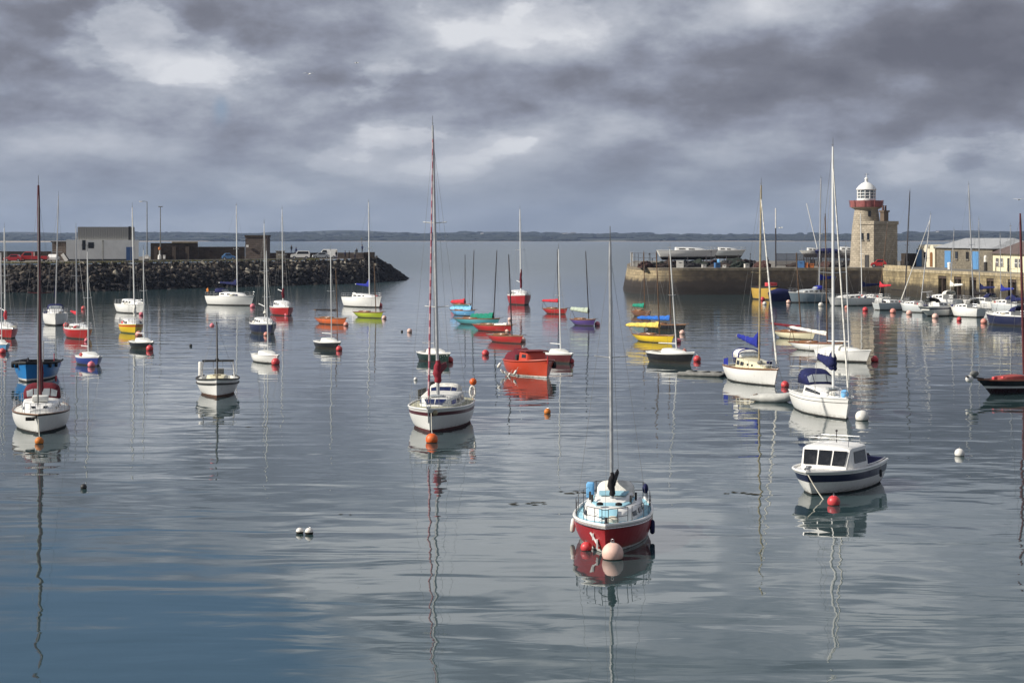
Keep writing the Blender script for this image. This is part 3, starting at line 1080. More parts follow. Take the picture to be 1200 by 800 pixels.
# ---------------------------------------------- the red sloop in the foreground
def red_sloop():
    h = Hull(7.0, 2.5, 0.93, 0.80, 0.85, tr=0.68, rake=0.55, stern=0.05, p=2.7, wl=0.86, flare=1.1)
    b = Boat('sailing_boat', 'red sloop with white and pale blue deck, nearest the viewer', 'sailboat', 718, 631, -97, h,
             [(0.07, WHITE), (0.90, RED), (0.985, WHITE), (2, ANTIFOUL)])
    make_deck(h, DECKBLUE, b.root, well=(-3.0, -1.35, 0.62, 0.45))
    make_rail(h, WHITE, b.root, r=0.05, up=0.03, name='toe_rail')
    make_rail(h, STEEL, b.root, r=0.018, up=-0.075, name='rubbing_strake', out=0.01)
    c1 = Cabin(h, [(2.35, .28, h.zx(2.35) + .03), (1.85, .62, h.zx(1.85) + .32), (1.2, .85, h.zx(1.2) + .40), (0.2, .98, h.zx(.2) + .42), (-1.3, .98, h.zx(-1.3) + .42)], tum=.9)
    c1.build('lower_cabin', WHITE, b.root)
    c1.windows([(1.0, 1.4), (.1, .6), (-.9, -.3)], .35, .8, GLASS)
    q = MB()                                                    # the pale blue forehatch on the cabin front
    fa, fb_ = Vector((2.28, 0, h.zx(2.28) + .10)), Vector((1.86, 0, h.zx(1.86) + .32))
    q.quadslab([fa + Vector((.05, -.27, .03)), fa + Vector((.05, .27, .03)), fb_ + Vector((.04, .31, .04)), fb_ + Vector((.04, -.31, .04))], .03)
    q.build('fore_hatch', DECKBLUE, c1.o, bevel=.008)
    zt = h.zx(.2) + .42
    q = MB()
    q.loft([[Vector((x, y, zt + .022 + dz)) for (x, y) in ((1.35, -.45), (1.35, .45), (.55, .66), (-1.0, .70), (-1.0, -.70), (.55, -.66))] for dz in (0, .03)])
    q.build('roof_panel', DECKBLUE, c1.o, bevel=.008)
    c2 = Cabin(h, [(0.75, .45, zt + .05), (0.35, .62, zt + .15), (-.5, .66, zt + .18), (-1.3, .66, zt + .18)], tum=.9, base=zt)
    c2.build('upper_cabin', WHITE, b.root)
    c2.windows([(-.2, .2), (-1.1, -.5)], .3, .8, GLASS)
    q = MB(); q.loft([[Vector((x, y, zt + .215 + dz)) for (x, y) in ((.25, -.42), (.25, .42), (-.75, .5), (-.75, -.5))] for dz in (0, .025)])
    q.build('roof_panel', DECKBLUE, c2.o)
    b.hood(-1.75, -.85, .62, zt + .02, zt + .46, C_WHITE, None, name='sprayhood')
    b.mast(.42, zt + .1, (715, 283), ALU, r=.062, spread=((.55, .55),), spread_m=ALU)
    b.stays(r=.005)
    b.boom(3.0, zt + .55, ALU, C_BLACK, fat=.16, up=.1, peak=.25)
    b.bundle(zt + .25, zt + 1.0, C_BLACK, r=.11, dx=.14)
    b.pulpit(.52, 1.05, DARKMAST, r=.011)
    b.guard(-2.9, 2.2, 6, .52, DARKMAST, r=.011)
    b.pushpit(.58, DARKMAST)
    for i, (x, y) in enumerate(((.6, .62), (-.1, .75), (.6, -.62), (-.1, -.75))):
        q = MB(); q.box((x, y, zt + .15), (.09, .07, .26)); q.build('handrail_post', TRIMDARK, c1.o, bevel=.01)
    for sg, x in ((1, 1.55), (-1, 1.55)):
        q = MB(); q.lathe([(.11, 0), (.11, .06), (.05, .09)], (x, sg * .30, h.zx(x) + .47), 12); q.build('vent', C_BLACK, c1.o)
    # anchor stowed against the port bow, its rope
    q = MB()
    pa = h.pt(.90, .32) + Vector((.02, -0.0, 0)); pb = h.pt(.955, .78)
    pa = Vector((pa.x, -pa.y - .05, pa.z)); pb = Vector((pb.x + .02, -pb.y - .05, pb.z))
    q.tube([pa, pb], .035, 6); q.box(pb.lerp(pa, .2), (.16, .05, .28)); q.box(pa.lerp(pb, .3), (.06, .05, .2))
    q.build('bow_anchor', WHITEMAST, b.root)
    q = MB(); q.box((2.95, 0, h.zx(2.95) + .12), (.12, .09, .22)); q.box((3.15, 0, h.zx(3.15) + .05), (.5, .12, .06)); q.build('anchor_roller', DARKMAST, b.root, bevel=.01)
    q = MB(); q.lathe([(.17, 0), (.2, .12), (.1, .2)], (2.55, .18, h.zx(2.5) + .03), 12); q.build('coiled_rope', ROPE, b.root)
    q = MB(); q.ball((-2.2, .95, h.zx(-2.2) + .55), .17, 0, 12, 1, .6, 1); q.build('horseshoe_buoy', C_NAVY, b.root)
    q = MB(); q.box((-2.7, -.95, h.zx(-2.7) + .4), (.4, .25, .5)); q.build('life_raft_case', C_PALEBLUE, b.root, bevel=.04)
    fender(b, 671.5, 615, 6, 'white fender hanging on the sunlit side of the red foreground sloop', 'fenders of the red sloop', B_WHITE, 0.12, 2.6)
    fender(b, 764.5, 617, 6, 'navy fender hanging on the shaded side of the red foreground sloop', 'fenders of the red sloop', C_NAVY, 0.0, 2.6)


red_sloop()


# ---------------------------------------------- the white yacht with the maroon band
def maroon_band_yacht():
    h = Hull(9.6, 3.25, 1.22, 1.06, 1.02, tr=0.72, rake=0.75, stern=0.2, p=2.6, wl=.84, flare=1.0)
    b = Boat('sailing_yacht', 'white yacht with a maroon hull band and red striped furled jib, mid harbour', 'sailboat', 516, 497.5, -95, h,
             [(.13, WHITE), (.29, MAROON), (.89, WHITE), (2, ANTIRED)])
    make_deck(h, DECKTAN, b.root, well=(-4.2, -2.0, .8, .5))
    make_rail(h, WHITE, b.root, r=.045, up=.02, name='toe_rail')
    zt = h.zx(0) + .48
    c = Cabin(h, [(2.6, .45, h.zx(2.6) + .06), (2.0, .78, zt - .02), (.5, 1.05, zt + .05), (-1.9, 1.1, zt + .1)], tum=.9)
    c.build('cabin', DECK, b.root)
    c.windows([(.9, 1.7), (-.2, .6), (-1.5, -.6)], .35, .8, BLUEGLASS)
    c.front(0, [(-.85, -.05), (.05, .85)], .2, .9, BLUEGLASS)
    q = MB(); q.loft([[Vector((x, y, zt + .06 + dz)) for (x, y) in ((1.7, -.32), (1.7, .32), (1.05, .34), (1.05, -.34))] for dz in (0, .07)]); q.build('fore_hatch', CLEARISH, c.o, bevel=.01)
    b.hood(-2.6, -1.3, .85, zt + .02, zt + .45, C_WHITE, BLUEGLASS)
    b.mast(.9, zt, (507, 147), ALU, r=.085, spread=((.33, 0.62), (.64, .62)), spread_m=WHITEMAST)
    b.stays(bow=False, r=.006)
    b.furled(canvas('faded_red_canvas', (.34, .10, .13)), r=.048, stripe=canvas('pinkish_canvas', (.50, .34, .35)), k=.96)
    b.boom(3.5, zt + 1.3, ALU, C_MAROON, fat=.26, up=.1, peak=.5)
    b.bundle(zt + .75, zt + 1.9, canvas('dull_red_canvas', (.26, .03, .045)), r=.21, dx=.28, name='furled_staysail')
    b.pulpit(.6, 1.4); b.guard(-4.4, 3.2, 7, .6); b.pushpit(.62)
    q = MB()                                                     # weather cloth on the port quarter
    q.quadslab([Vector((x, -h.yx(x) + .03, h.zx(x) + z)) for (x, z) in ((-4.1, .08), (-2.4, .08), (-2.4, .58), (-4.1, .58))], .02)
    q.build('weather_cloth', C_GREY, b.root)
    for y, s_ in ((-.75, 1.0), (-.45, 1.15)):
        q = MB(); q.lathe([(.1, 0), (.16, .3), (.14, .55), (.1, .62)], (-2.5, y, zt - .1), 10); q.build('cockpit_bag', C_BLACK if y < -.6 else C_WHITE, b.root)
    q = MB(); q.lathe([(.09, 0), (.16, .1), (.1, .24)], (4.35, .28, h.zx(4.3) - .28), 12); q.build('bow_fender', PALEWOOD, b.root)
    q = MB(); q.box((4.7, 0, h.zx(4.7) + .1), (.5, .14, .12)); q.tube([(4.8, 0, h.zx(4.7) + .1), (4.7, 0, .55)], .03, 6); q.build('anchor', STEEL, b.root)
    # dan buoy and white lifebelt on the starboard quarter
    y = h.yx(-3.6) - .05
    q = MB(); q.tube([(-3.6, y, h.zx(-3.6)), (-3.6, y + .02, h.zx(-3.6) + .95)], .025, 6); q.ball((-3.6, y, h.zx(-3.6) + .95), .2, 0, 14); q.build('dan_buoy', B_ORANGE, b.root)
    q = MB()
    ring = [Vector((-3.55, y - .02 + .14 * math.cos(a), h.zx(-3.6) + .42 + .30 * math.sin(a))) for a in [2 * PI * i / 18 for i in range(19)]]
    q.tube(ring, .065, 8, cap=False); q.build('lifebuoy', B_WHITE, b.root)


maroon_band_yacht()


# ---------------------------------------------- the white yacht on the left with a maroon mast
def left_yacht():
    h = Hull(8.4, 2.9, 1.0, .90, .88, tr=.7, rake=.55, stern=.1, p=2.5, wl=.84, flare=1.0)
    b = Boat('sailing_yacht', 'white yacht with a dark maroon mast and maroon sprayhood at the left of the harbour', 'sailboat', 48, 500, -78, h,
             [(.07, TRIMDARK), (.90, WHITE), (2, ANTIFOUL)])
    make_deck(h, DECK, b.root, well=(-3.7, -1.6, .75, .5))
    make_rail(h, TEAK, b.root, r=.03, up=.02, name='toe_rail')
    zt = h.zx(0) + .45
    c = Cabin(h, [(2.5, .5, h.zx(2.5) + .15), (2.2, .72, zt - .08), (.6, .98, zt + .02), (-1.6, 1.0, zt + .05)], tum=.9)
    c.build('cabin', WHITE, b.root)
    c.windows([(1.2, 1.6), (.3, .8), (-.9, -.3)], .35, .75, GLASS)
    c.front(0, [(-.7, -.35), (.35, .7)], .35, .85, GLASS)
    b.hood(-2.4, -1.0, .95, zt, zt + .78, C_MAROON, CLEARISH)
    q = MB(); q.box((.9, 0, zt + .2), (.9, .8, .3)); q.build('deck_box', DECK, b.root, bevel=.05)
    b.mast(.55, zt, (45, 217), MAROONMAST, r=.085, spread=((.5, .6),))
    b.stays(r=.005)
    b.furled(C_GREY, r=.035)
    b.boom(3.0, zt + 1.25, MAROONMAST, C_MAROON, fat=.2, up=.05, peak=.35)
    b.bundle(zt + .5, zt + 2.0, C_MAROON, r=.14, dx=-.2)
    b.pulpit(.55, 1.2); b.guard(-3.8, 2.7, 6, .58); b.pushpit(.6)
    for (x, y) in ((-2.0, .8), (-2.4, -.8), (-2.9, .3)):
        q = MB(); q.lathe([(.18, 0), (.2, .3), (.14, .5)], (x, y, zt - .05), 10); q.build('cockpit_bag', C_MAROON if y < 0 else DECK, b.root)
    q = MB(); q.tube([(4.0, -.32, h.zx(4.0) - .16), (4.18, -.05, h.zx(4.1) - .1)], .07, 6); q.box((3.95, -.38, h.zx(4) - .2), (.12, .45, .18)); q.build('anchor', RUBBER, b.root, bevel=.02)


left_yacht()


# ---------------------------------------------- bright blue open work boat behind it
def blue_workboat():
    h = Hull(7.6, 2.9, 1.36, 1.16, 1.1, tr=.8, rake=.45, stern=.0, p=2.9, wl=.76, flare=1.2)
    b = Boat('work_boat', 'bright blue open work boat with a dark gunwale, behind the left white yacht', 'work boat', 42, 443.5, -86, h,
             [(.10, TRIMDARK), (.84, BRIGHTBLUE), (.93, WHITE), (2, ANTIFOUL)])
    make_deck(h, C_BLACK, b.root, well=(-3.3, 1.9, 1.1, .6))
    make_rail(h, RUBBER, b.root, r=.075, up=.0, name='gunwale', out=.05)
    q = MB(); q.box((-2.6, 0, .9), (.25, 2.3, .06)); q.build('thwart', TEAK, b.root)
    q = MB(); q.box((.6, 0, .95), (.25, 2.3, .06)); q.build('thwart', TEAK, b.root)
    for i, t in enumerate((.55, .72, .86)):
        for sg in (1, -1):
            p = h.pt(t, .12)
            q = MB(); q.lathe([(.13, -.07), (.21, -.07), (.21, .07), (.13, .07)], (p.x, sg * (p.y + .06), p.z), 14, M=Matrix.Rotation(R(90), 3, 'X')); q.build('tyre_fender', RUBBER, b.root)
    q = MB(); q.tube([(2.9, 0, 1.1), (2.9, 0, 1.65)], .06, 8); q.tube([(2.9, -.2, 1.5), (2.9, .2, 1.5)], .035, 6); q.build('samson_post', DARKMAST, b.root)
    q = MB(); q.tube([(-.9, 1.1, .9), (-.9, 1.1, 1.7)], .025, 6); q.build('marker_pole', B_RED, b.root)
    q = MB(); q.tube([(-.9, 0.35, .9), (-.95, 0.35, 2.6)], .05, 8); q.build('mast', ALU, b.root)
    fender(b, 65.5, 445, 2.6, 'thin red fender hanging on the blue work boat', None, B_RED, 0, 3.5)


blue_workboat()


# ---------------------------------------------- white fishing launch with a canopy frame
def white_launch():
    h = Hull(7.2, 2.65, 1.16, .92, .88, tr=.68, rake=.5, stern=.0, p=2.35, wl=.76, flare=1.1)
    b = Boat('fishing_launch', 'white fishing launch with black rubbing strake and a dark pole mast', 'fishing boat', 255, 461, -82, h,
             [(.20, WHITE), (.32, TRIMDARK), (.88, WHITE), (2, mat('brown_bottom', (.10, .045, .025), .8))])
    make_deck(h, DECK, b.root, well=(-3.3, 1.2, 1.0, .55))
    make_rail(h, TRIMDARK, b.root, r=.055, up=.02, name='gunwale', out=.02)
    make_rail(h, TRIMDARK, b.root, r=.05, up=0, name='rubbing_strake', v=.26, out=.03)
    q = MB(); q.lathe([(.15, 0), (.15, .95), (.12, 1.0)], (-2.6, -1.12, .85), 12); q.build('fuel_drum', B_WHITE, b.root)
    for sg in (1, -1):
        q = MB(); q.tube([(-1.8, sg * 1.05, .9), (-1.8, sg * .95, 1.95)], .05, 6); q.build('canopy_post', WHITEMAST if sg > 0 else ALU, b.root)
    q = MB(); q.tube([(-1.8, -1.0, 1.95), (-1.8, 1.0, 1.95)], .07, 8); q.build('net_beam', TRIMDARK, b.root)
    for sg in (1, -1):
        q = MB(); q.tube([(-1.8, sg * .95, 1.4), (-1.8, sg * .30, 1.4), (-1.8, sg * .30, 1.93)], .022, 6); q.build('canopy_brace', ALU, b.root)
    c = Cabin(h, [(2.2, .42, h.zx(2.2) + .05), (1.9, .55, h.zx(1.9) + .26), (1.0, .7, h.zx(1) + .3)], tum=.92)
    c.build('foredeck_locker', CREAM, b.root)
    q = MB(); q.box((2.7, 0, h.zx(2.7) + .16), (.16, .16, .36)); q.box((2.7, 0, h.zx(2.7) + .27), (.1, .5, .07)); q.build('samson_post', PALEWOOD, b.root, bevel=.01)
    q = MB(); q.box((.3, .1, 1.35), (.5, .6, .5)); q.build('instrument_box', C_GREY, b.root, bevel=.03)
    b.mast(.9, .7, (254, 377), DARKMAST, r=.06)
    b.stays(back=False, r=.008)
    q = MB(); q.box(b.mbase.lerp(b.mtop, .38), (.2, .22, .2)); q.build('mast_lamp', TRIMDARK, b.mast_o)
    hung_buoy(248.5, 381.5, 5.6, b.p.y - .5, B_PINK, 'pink ball hung from the mast of the white fishing launch')


white_launch()


# ---------------------------------------------- red-orange launch with white fenders
def red_launch():
    h = Hull(6.6, 2.9, 1.28, 1.02, .92, tr=.62, rake=.22, stern=.05, p=2.5, wl=.74, flare=1.1)
    b = Boat('launch', 'red orange wooden launch with white fenders along its side', 'launch', 620, 439.5, -74, h,
             [(.06, REDDECK), (.90, SCARLET), (.985, WHITE), (2, ANTIRED)], None, (589.5, 649))
    make_deck(h, REDDECK, b.root, well=(-3.1, 1.5, .95, .6))
    make_rail(h, SCARLET, b.root, r=.055, up=.02, name='gunwale', out=.02)
    q = MB()                                                    # tarpaulin heap aft
    rings = []
    for i, x in enumerate((-3.1, -2.8, -2.0, -1.2, -.6)):
        hh = (.12, .62, .85, .72, .2)[i]
        rings.append([Vector((x + .08 * math.sin(j * 2 + i), 1.0 * math.cos(PI * j / 8), 1.0 + hh * math.sin(PI * j / 8) ** .7 * (1 + .1 * math.sin(j * 3.1 + i * 2)))) for j in range(9)])
    q.loft(rings, 0, cap=True, closed=True); q.build('tarpaulin', C_MAROON, b.root, smooth=60)
    c = Cabin(h, [(1.3, .55, h.zx(1.3) + .1), (1.1, .75, h.zx(1.1) + .62), (-.25, .85, h.zx(0) + .68)], tum=.9)
    c.build('cuddy', SCARLET, b.root)
    c.windows([(.2, .9)], .4, .8, GLASS)
    q = MB(); q.box((.42, 0, h.zx(.4) + .72), (1.7, 1.75, .07)); q.build('roof', mat('dark_red_roof', (.16, .02, .02), .7), c.o, bevel=.02)
    q = MB(); q.box((-.55, 0, 1.2), (.3, 1.9, .5)); q.build('engine_box', TRIMDARK, b.root, bevel=.03)
    q = MB(); q.tube([(3.3, 0, 1.0), (3.3, 0, 1.55)], .06, 8); q.build('samson_post', CRIMSON, b.root)
    for i, t in enumerate((.62, .76)):
        p = h.pt(t, .2)
        q = MB(); q.lathe([(.14, -.08), (.24, -.08), (.24, .08), (.14, .08)], (p.x, p.y + .08, p.z - .1), 14, M=Matrix.Rotation(R(90), 3, 'X')); q.build('tyre_fender', RUBBER, b.root)
    names = ['topmost white fender standing at the stern of the red orange launch', 'second white fender down the stern quarter of the red orange launch',
             'white fender beside a dark one low on the quarter of the red orange launch', 'lowest white fender on the quarter of the red orange launch',
             'white fender amidships on the sunlit side of the red orange launch']
    for (px, py, sz, ln), nm in zip(((585, 428, 3.4, .55), (588.5, 434.8, 2.8, -.7), (593, 437.3, 3, -.9), (596.5, 439.3, 3, .6), (603.8, 436.3, 3.0, .5)), names):
        fender(at(px, py, b.p.y - (1.9 if px > 600 else .9)), px, py, sz, nm, 'white fenders of the red launch', B_WHITE, ln, 1.9)


red_launch()


# ---------------------------------------------- white yacht with cream cabin and royal blue sail cover
def cream_cabin_yacht():
    h = Hull(7.6, 2.55, 1.14, 1.0, .96, tr=.62, rake=.5, stern=.5, p=2.2, wl=.82, flare=.9)
    b = Boat('sailing_yacht', 'white yacht with a cream cabin and royal blue sail cover, varnished rail', 'sailboat', 879.5, 448, -66, h,
             [(.07, TEAK), (.92, WHITE), (2, ANTIFOUL)], None, (846.5, 913))
    k = h.L / 7.6
    make_deck(h, CREAM, b.root, well=(-3.2, -1.3, .7, .45))
    make_rail(h, TEAK, b.root, r=.035, up=.02, name='toe_rail')
    zt = h.zx(0) + .52
    c = Cabin(h, [(2.2, .35, h.zx(2.2) + .06), (1.5, .65, zt - .1), (.2, .85, zt), (-1.3, .88, zt + .12)], tum=.88)
    c.build('cabin', CREAM, b.root)
    c.windows([(-.55, 0.0), (-1.15, -.7)], .3, .8, GLASS)
    c.windows([(.45, .68), (1.0, 1.2)], .4, .75, GLASS, name='porthole')
    b.hood(-1.9, -.7, .8, zt + .1, zt + .66, C_WHITE, CLEARISH)
    q = MB()
    for x in (-1.9, -.95):
        q.tube([Vector((x, .82 * math.cos(PI * i / 10), zt + .12 + .58 * math.sin(PI * i / 10) ** .6)) for i in range(11)], .04, 6)
    q.build('hood_hoop', C_BLUE, b.root)
    for sg in (1, -1):
        q = MB(); q.quadslab([Vector((x, sg * (h.yx(x) - .04), h.zx(x) + z)) for (x, z) in ((-3.3, .1), (-1.9, .1), (-1.9, .6), (-3.3, .45))], .02); q.build('weather_cloth', C_BLUE, b.root)
    b.mast(b.x_at(889.5), zt, (892, 217), PALEWOOD, r=.075, spread=((.5, .6),))
    b.stays(bow=False, r=.008)
    b.furled(C_WHITE, r=.06, k=.93)
    b.boom(3.9, zt + 1.12, PALEWOOD, C_BLUE, fat=.24, up=.38, peak=.6, droop=.12)
    b.pulpit(.55, 1.2); b.guard(-3.3, 2.5, 6, .55); b.pushpit(.58)
    b.outboard(-3.95, .3, h.zx(-3.8) + .15, C_NAVY, 1.2)
    for i, (x, y) in enumerate(((1.9, .25), (1.6, -.3), (2.3, 0))):
        q = MB(); q.lathe([(.16, 0), (.2, .12), (.12, .25)], (x, y, h.zx(x) + (.3 if x < 2 else .08)), 10); q.build('deck_bundle', C_GREY if i else C_NAVY, b.root)
    return b


b_cream = cream_cabin_yacht()


# ---------------------------------------------- white cruising yacht with navy canvas
def navy_canvas_yacht():
    h = Hull(8.3, 2.5, 1.16, 1.02, 1.0, tr=.74, rake=.55, stern=.3, p=2.3, wl=.84, flare=.9)
    b = Boat('sailing_yacht', 'white cruising yacht with navy sprayhood and navy sail cover, beside the big white buoy', 'sailboat', 962, 484.5, -74, h,
             [(.05, WHITE), (.19, WHITE), (.225, TRIMDARK), (.93, WHITE), (2, ANTIFOUL)], None, (924.5, 1000))
    make_deck(h, DECK, b.root, well=(-3.8, -1.5, .85, .5))
    make_rail(h, WHITE, b.root, r=.04, up=.02, name='toe_rail')
    zt = h.zx(0) + .42
    c = Cabin(h, [(3.0, .3, h.zx(3) + .05), (2.0, .75, zt - .16), (.6, .88, zt + .02), (-1.5, .92, zt + .12)], tum=.84)
    c.build('cabin', WHITE, b.root)
    c.windows([(-1.2, .15), (.2, 1.3)], .42, .82, GLASS)
    q = MB(); q.loft([[Vector((x, y, zt + .02 + dz)) for (x, y) in ((1.5, -.3), (1.5, .3), (.95, .32), (.95, -.32))] for dz in (0, .08)]); q.build('fore_hatch', CLEARISH, c.o, bevel=.01)
    b.hood(-2.6, -.9, .85, zt + .1, zt + .92, C_NAVY, CLEARISH)
    b.mast(b.x_at(976.5), zt, (976, 172), WHITEMAST, r=.08, spread=((.48, .75),), spread_m=ALU)
    b.stays(bow=False, r=.009)
    b.furled(C_WHITE, r=.045, k=.93)
    b.boom(3.0, zt + 1.35, WHITEMAST, C_NAVY, fat=.30, up=.3, peak=.55, droop=.12)
    b.bundle(zt + 1.05, zt + 1.95, C_NAVY, r=.26, dx=-.12, name='sail_bag')
    b.pulpit(.6, 1.3); b.guard(-3.8, 2.7, 6, .6); b.pushpit(.6)
    q = MB(); q.lathe([(.16, 0), (.22, .15), (.2, .35), (.08, .42)], (3.1, .1, h.zx(3.1) + .05), 12); q.build('bow_bag', C_PALEBLUE, b.root)
    q = MB(); q.box((3.95, 0, h.zx(3.95) + .08), (.6, .16, .1)); q.tube([(4.15, 0, h.zx(4) + .12), (4.05, 0, h.zx(4) - .25)], .04, 6); q.build('anchor', STEEL, b.root, bevel=.01)
    for x in (1.9, 2.4):
        q = MB(); q.ball((x, -.35, h.zx(x) + .25), .2, 0, 10, 1.5, 1, .6); q.build('folded_sail', C_WHITE if x > 2 else C_GREY, b.root)
    return b


navy_canvas_yacht()


# ---------------------------------------------- motor cruiser with three dark windscreens
def motor_cruiser():
    h = Hull(5.7, 2.6, .92, .86, .92, tr=.84, rake=.6, stern=-.05, p=3.5, wl=.80, flare=.9)
    b = Boat('motor_cruiser', 'small white motor cruiser with navy stripe, three dark windscreen panes and roof rail', 'motor boat', 978, 572, -122, h,
             [(.12, WHITE), (.44, NAVY), (.93, WHITE), (2, ANTIFOUL)])
    make_deck(h, WHITE, b.root, well=(-2.8, -.6, .95, .5))
    make_rail(h, WHITE, b.root, r=.05, up=.02, name='gunwale', out=.01)
    zt = h.zx(0) + .86
    c = Cabin(h, [(1.1, 1.0, h.zx(1.1) + .05), (.82, 1.08, zt - .05), (.65, 1.08, zt), (-.75, 1.1, zt + .02)], tum=.90)
    c.build('wheelhouse', WHITE, b.root)
    (xa, wa, za), (xb, wb, zb_) = c.st[0], c.st[1]
    c.front(0, [(-.93, -.36), (-.28, .28), (.36, .93)], .12, .86, GLASS, name='windscreen_pane')
    c.windows([(-.62, .55)], .28, .84, GLASS, name='side_window')
    q = MB()                                                    # roof rail
    for y in (-.82, .82):
        q.tube([(.6, y, zt - .02), (.6, y, zt + .3)], .014, 6); q.tube([(-.6, y, zt), (-.6, y, zt + .3)], .014, 6)
    q.tube([(.6, -.82, zt + .3), (-.6, -.82, zt + .3), (-.6, .82, zt + .3), (.6, .82, zt + .3), (.6, -.82, zt + .3)], .014, 6)
    q.tube([(.6, -.82, zt + .15), (.6, .82, zt + .15)], .010, 6); q.tube([(-.6, -.82, zt + .15), (-.6, .82, zt + .15)], .010, 6)
    q.build('roof_rail', STEEL, b.root)
    q = MB(); q.tube([(-.2, 0, zt), (-.2, 0, zt + .5)], .02, 6); q.ball((-.2, 0, zt + .52), .05); q.build('mast_light', DARKMAST, b.root)
    q = MB(); q.box((-.3, -.9, zt + .2), (.12, .1, .14)); q.build('navigation_lamp', RUBBER, b.root, bevel=.02)
    q = MB()                                                    # canvas cockpit cover sloping aft from the wheelhouse
    rings = []
    for (x, w, zz) in ((-.76, .9, zt - .02), (-1.4, .95, zt - .42), (-2.2, 1.0, h.zx(-2.2) + .22), (-2.9, 1.0, h.zx(-2.9) + .08)):
        rings.append([Vector((x, w * math.cos(PI * i / 10), h.zx(x) + .02 + (zz - h.zx(x)) * math.sin(PI * i / 10) ** .5)) for i in range(11)])
    q.loft(rings, 0, cap=True, closed=True); q.build('cockpit_cover', C_NAVY, b.root, smooth=60)
    for sg in (1, -1):
        q = MB(); q.tube([(x, sg * (h.yx(x) - .04), h.zx(x) + .13) for x in (-2.6, -1.8, -1.0, -.2)], .018, 6)
        for x in (-2.6, -1.4, -.2): q.tube([(x, sg * (h.yx(x) - .04), h.zx(x)), (x, sg * (h.yx(x) - .04), h.zx(x) + .13)], .016, 6)
        q.build('grab_rail', STEEL, b.root)
    q = MB(); q.lathe([(.07, 0), (.07, .12), (.12, .14), (.12, .2)], (2.55, 0, h.zx(2.55) + .03), 10); q.tube([(2.4, 0, h.zx(2.4) + .18), (2.9, 0, h.zx(2.9) + .14)], .05, 6); q.build('anchor_winch', STEEL, b.root)
    b.outboard(-3.15, 0.0, .55, C_BLACK, 1.3)
    fender(b, 1032, 554, 3.2, 'black fender hanging at the stern of the white motor cruiser', None, RUBBER, 0, 2.6)
    w = b.inv.inverted() @ Vector((2.75, 0, h.zx(2.7)))
    e = gp(966, 585); e.z = -.05
    rope(w, e, .022, 'pale mooring rope running from the bow of the motor cruiser into the water', .05)


motor_cruiser()

# ---------------------------------------------- the smaller moored boats
def keelboat(label, px, py, hd, L, paint, top, base_x=.5, deck=DECK, mastm=WHITEMAST, B=1.75, fb=.68, boot=None, ball=None, cover=None, r=.05, cat='sailboat', name='keelboat', group=None, bx=None, span=None):
    """a small open keelboat: white foredeck, a low cuddy or boat cover, an aluminium mast"""
    h = Hull(L, B, fb, fb * .82, fb * .80, tr=.55, rake=.55, stern=.25, p=2.1, wl=.82, flare=.9)
    b = Boat(name, label, cat, px, py, hd, h, [(.12, WHITE), (.86, paint), (2, boot or ANTIFOUL)], group, span)
    L, B = h.L, h.B
    make_deck(h, deck, b.root, well=(-L * .38, -L * .08, B * .30, .35), camber=.08)
    make_rail(h, WHITE, b.root, r=.03, up=.015, name='toe_rail')
    zc = h.zx(0)
    c = Cabin(h, [(L * .30, .12, zc + .05), (L * .18, B * .27, zc + .22), (-L * .02, B * .34, zc + .34), (-L * .12, B * .34, zc + .32)], tum=.85)
    c.build('cuddy', deck, b.root)
    if cover:
        q = MB()
        rings = []
        for (x, hh) in ((-L * .40, .1), (-L * .3, .28), (-L * .1, .42), (L * .02, .5)):
            rings.append([Vector((x, B * .42 * h.shape(h.tx(x), .55, 2.1) * math.cos(PI * i / 8), h.zx(x) + hh * math.sin(PI * i / 8) ** .8)) for i in range(9)])
        q.loft(rings); q.build('boat_cover', cover, b.root, smooth=60)
    else:
        q = MB(); q.tube([(-L * .40, 0, zc + .12), (-L * .22, 0, zc + .2)], .025, 6); q.build('tiller', TEAK, b.root)
        q = MB(); q.box((-L * .22, 0, zc - .08), (.12, B * .55, .05)); q.build('thwart', TEAK, b.root)
    if top:
        mx_ = b.x_at(bx if bx is not None else top[0] + 1)
        b.mast(mx_, zc + .1, top, mastm, r=r, spread=((.55, .35),))
        b.stays(r=.007, k=.8)
        mb = MB(); mb.tube([(mx_ - .05, 0, zc + .75), (mx_ - L * .42, 0, zc + .7)], .035, 6); mb.build('boom', mastm, b.root)
    if ball:
        hung_buoy(ball[0], ball[1], ball[2], b.p.y, ball[3], ball[4])
    return b


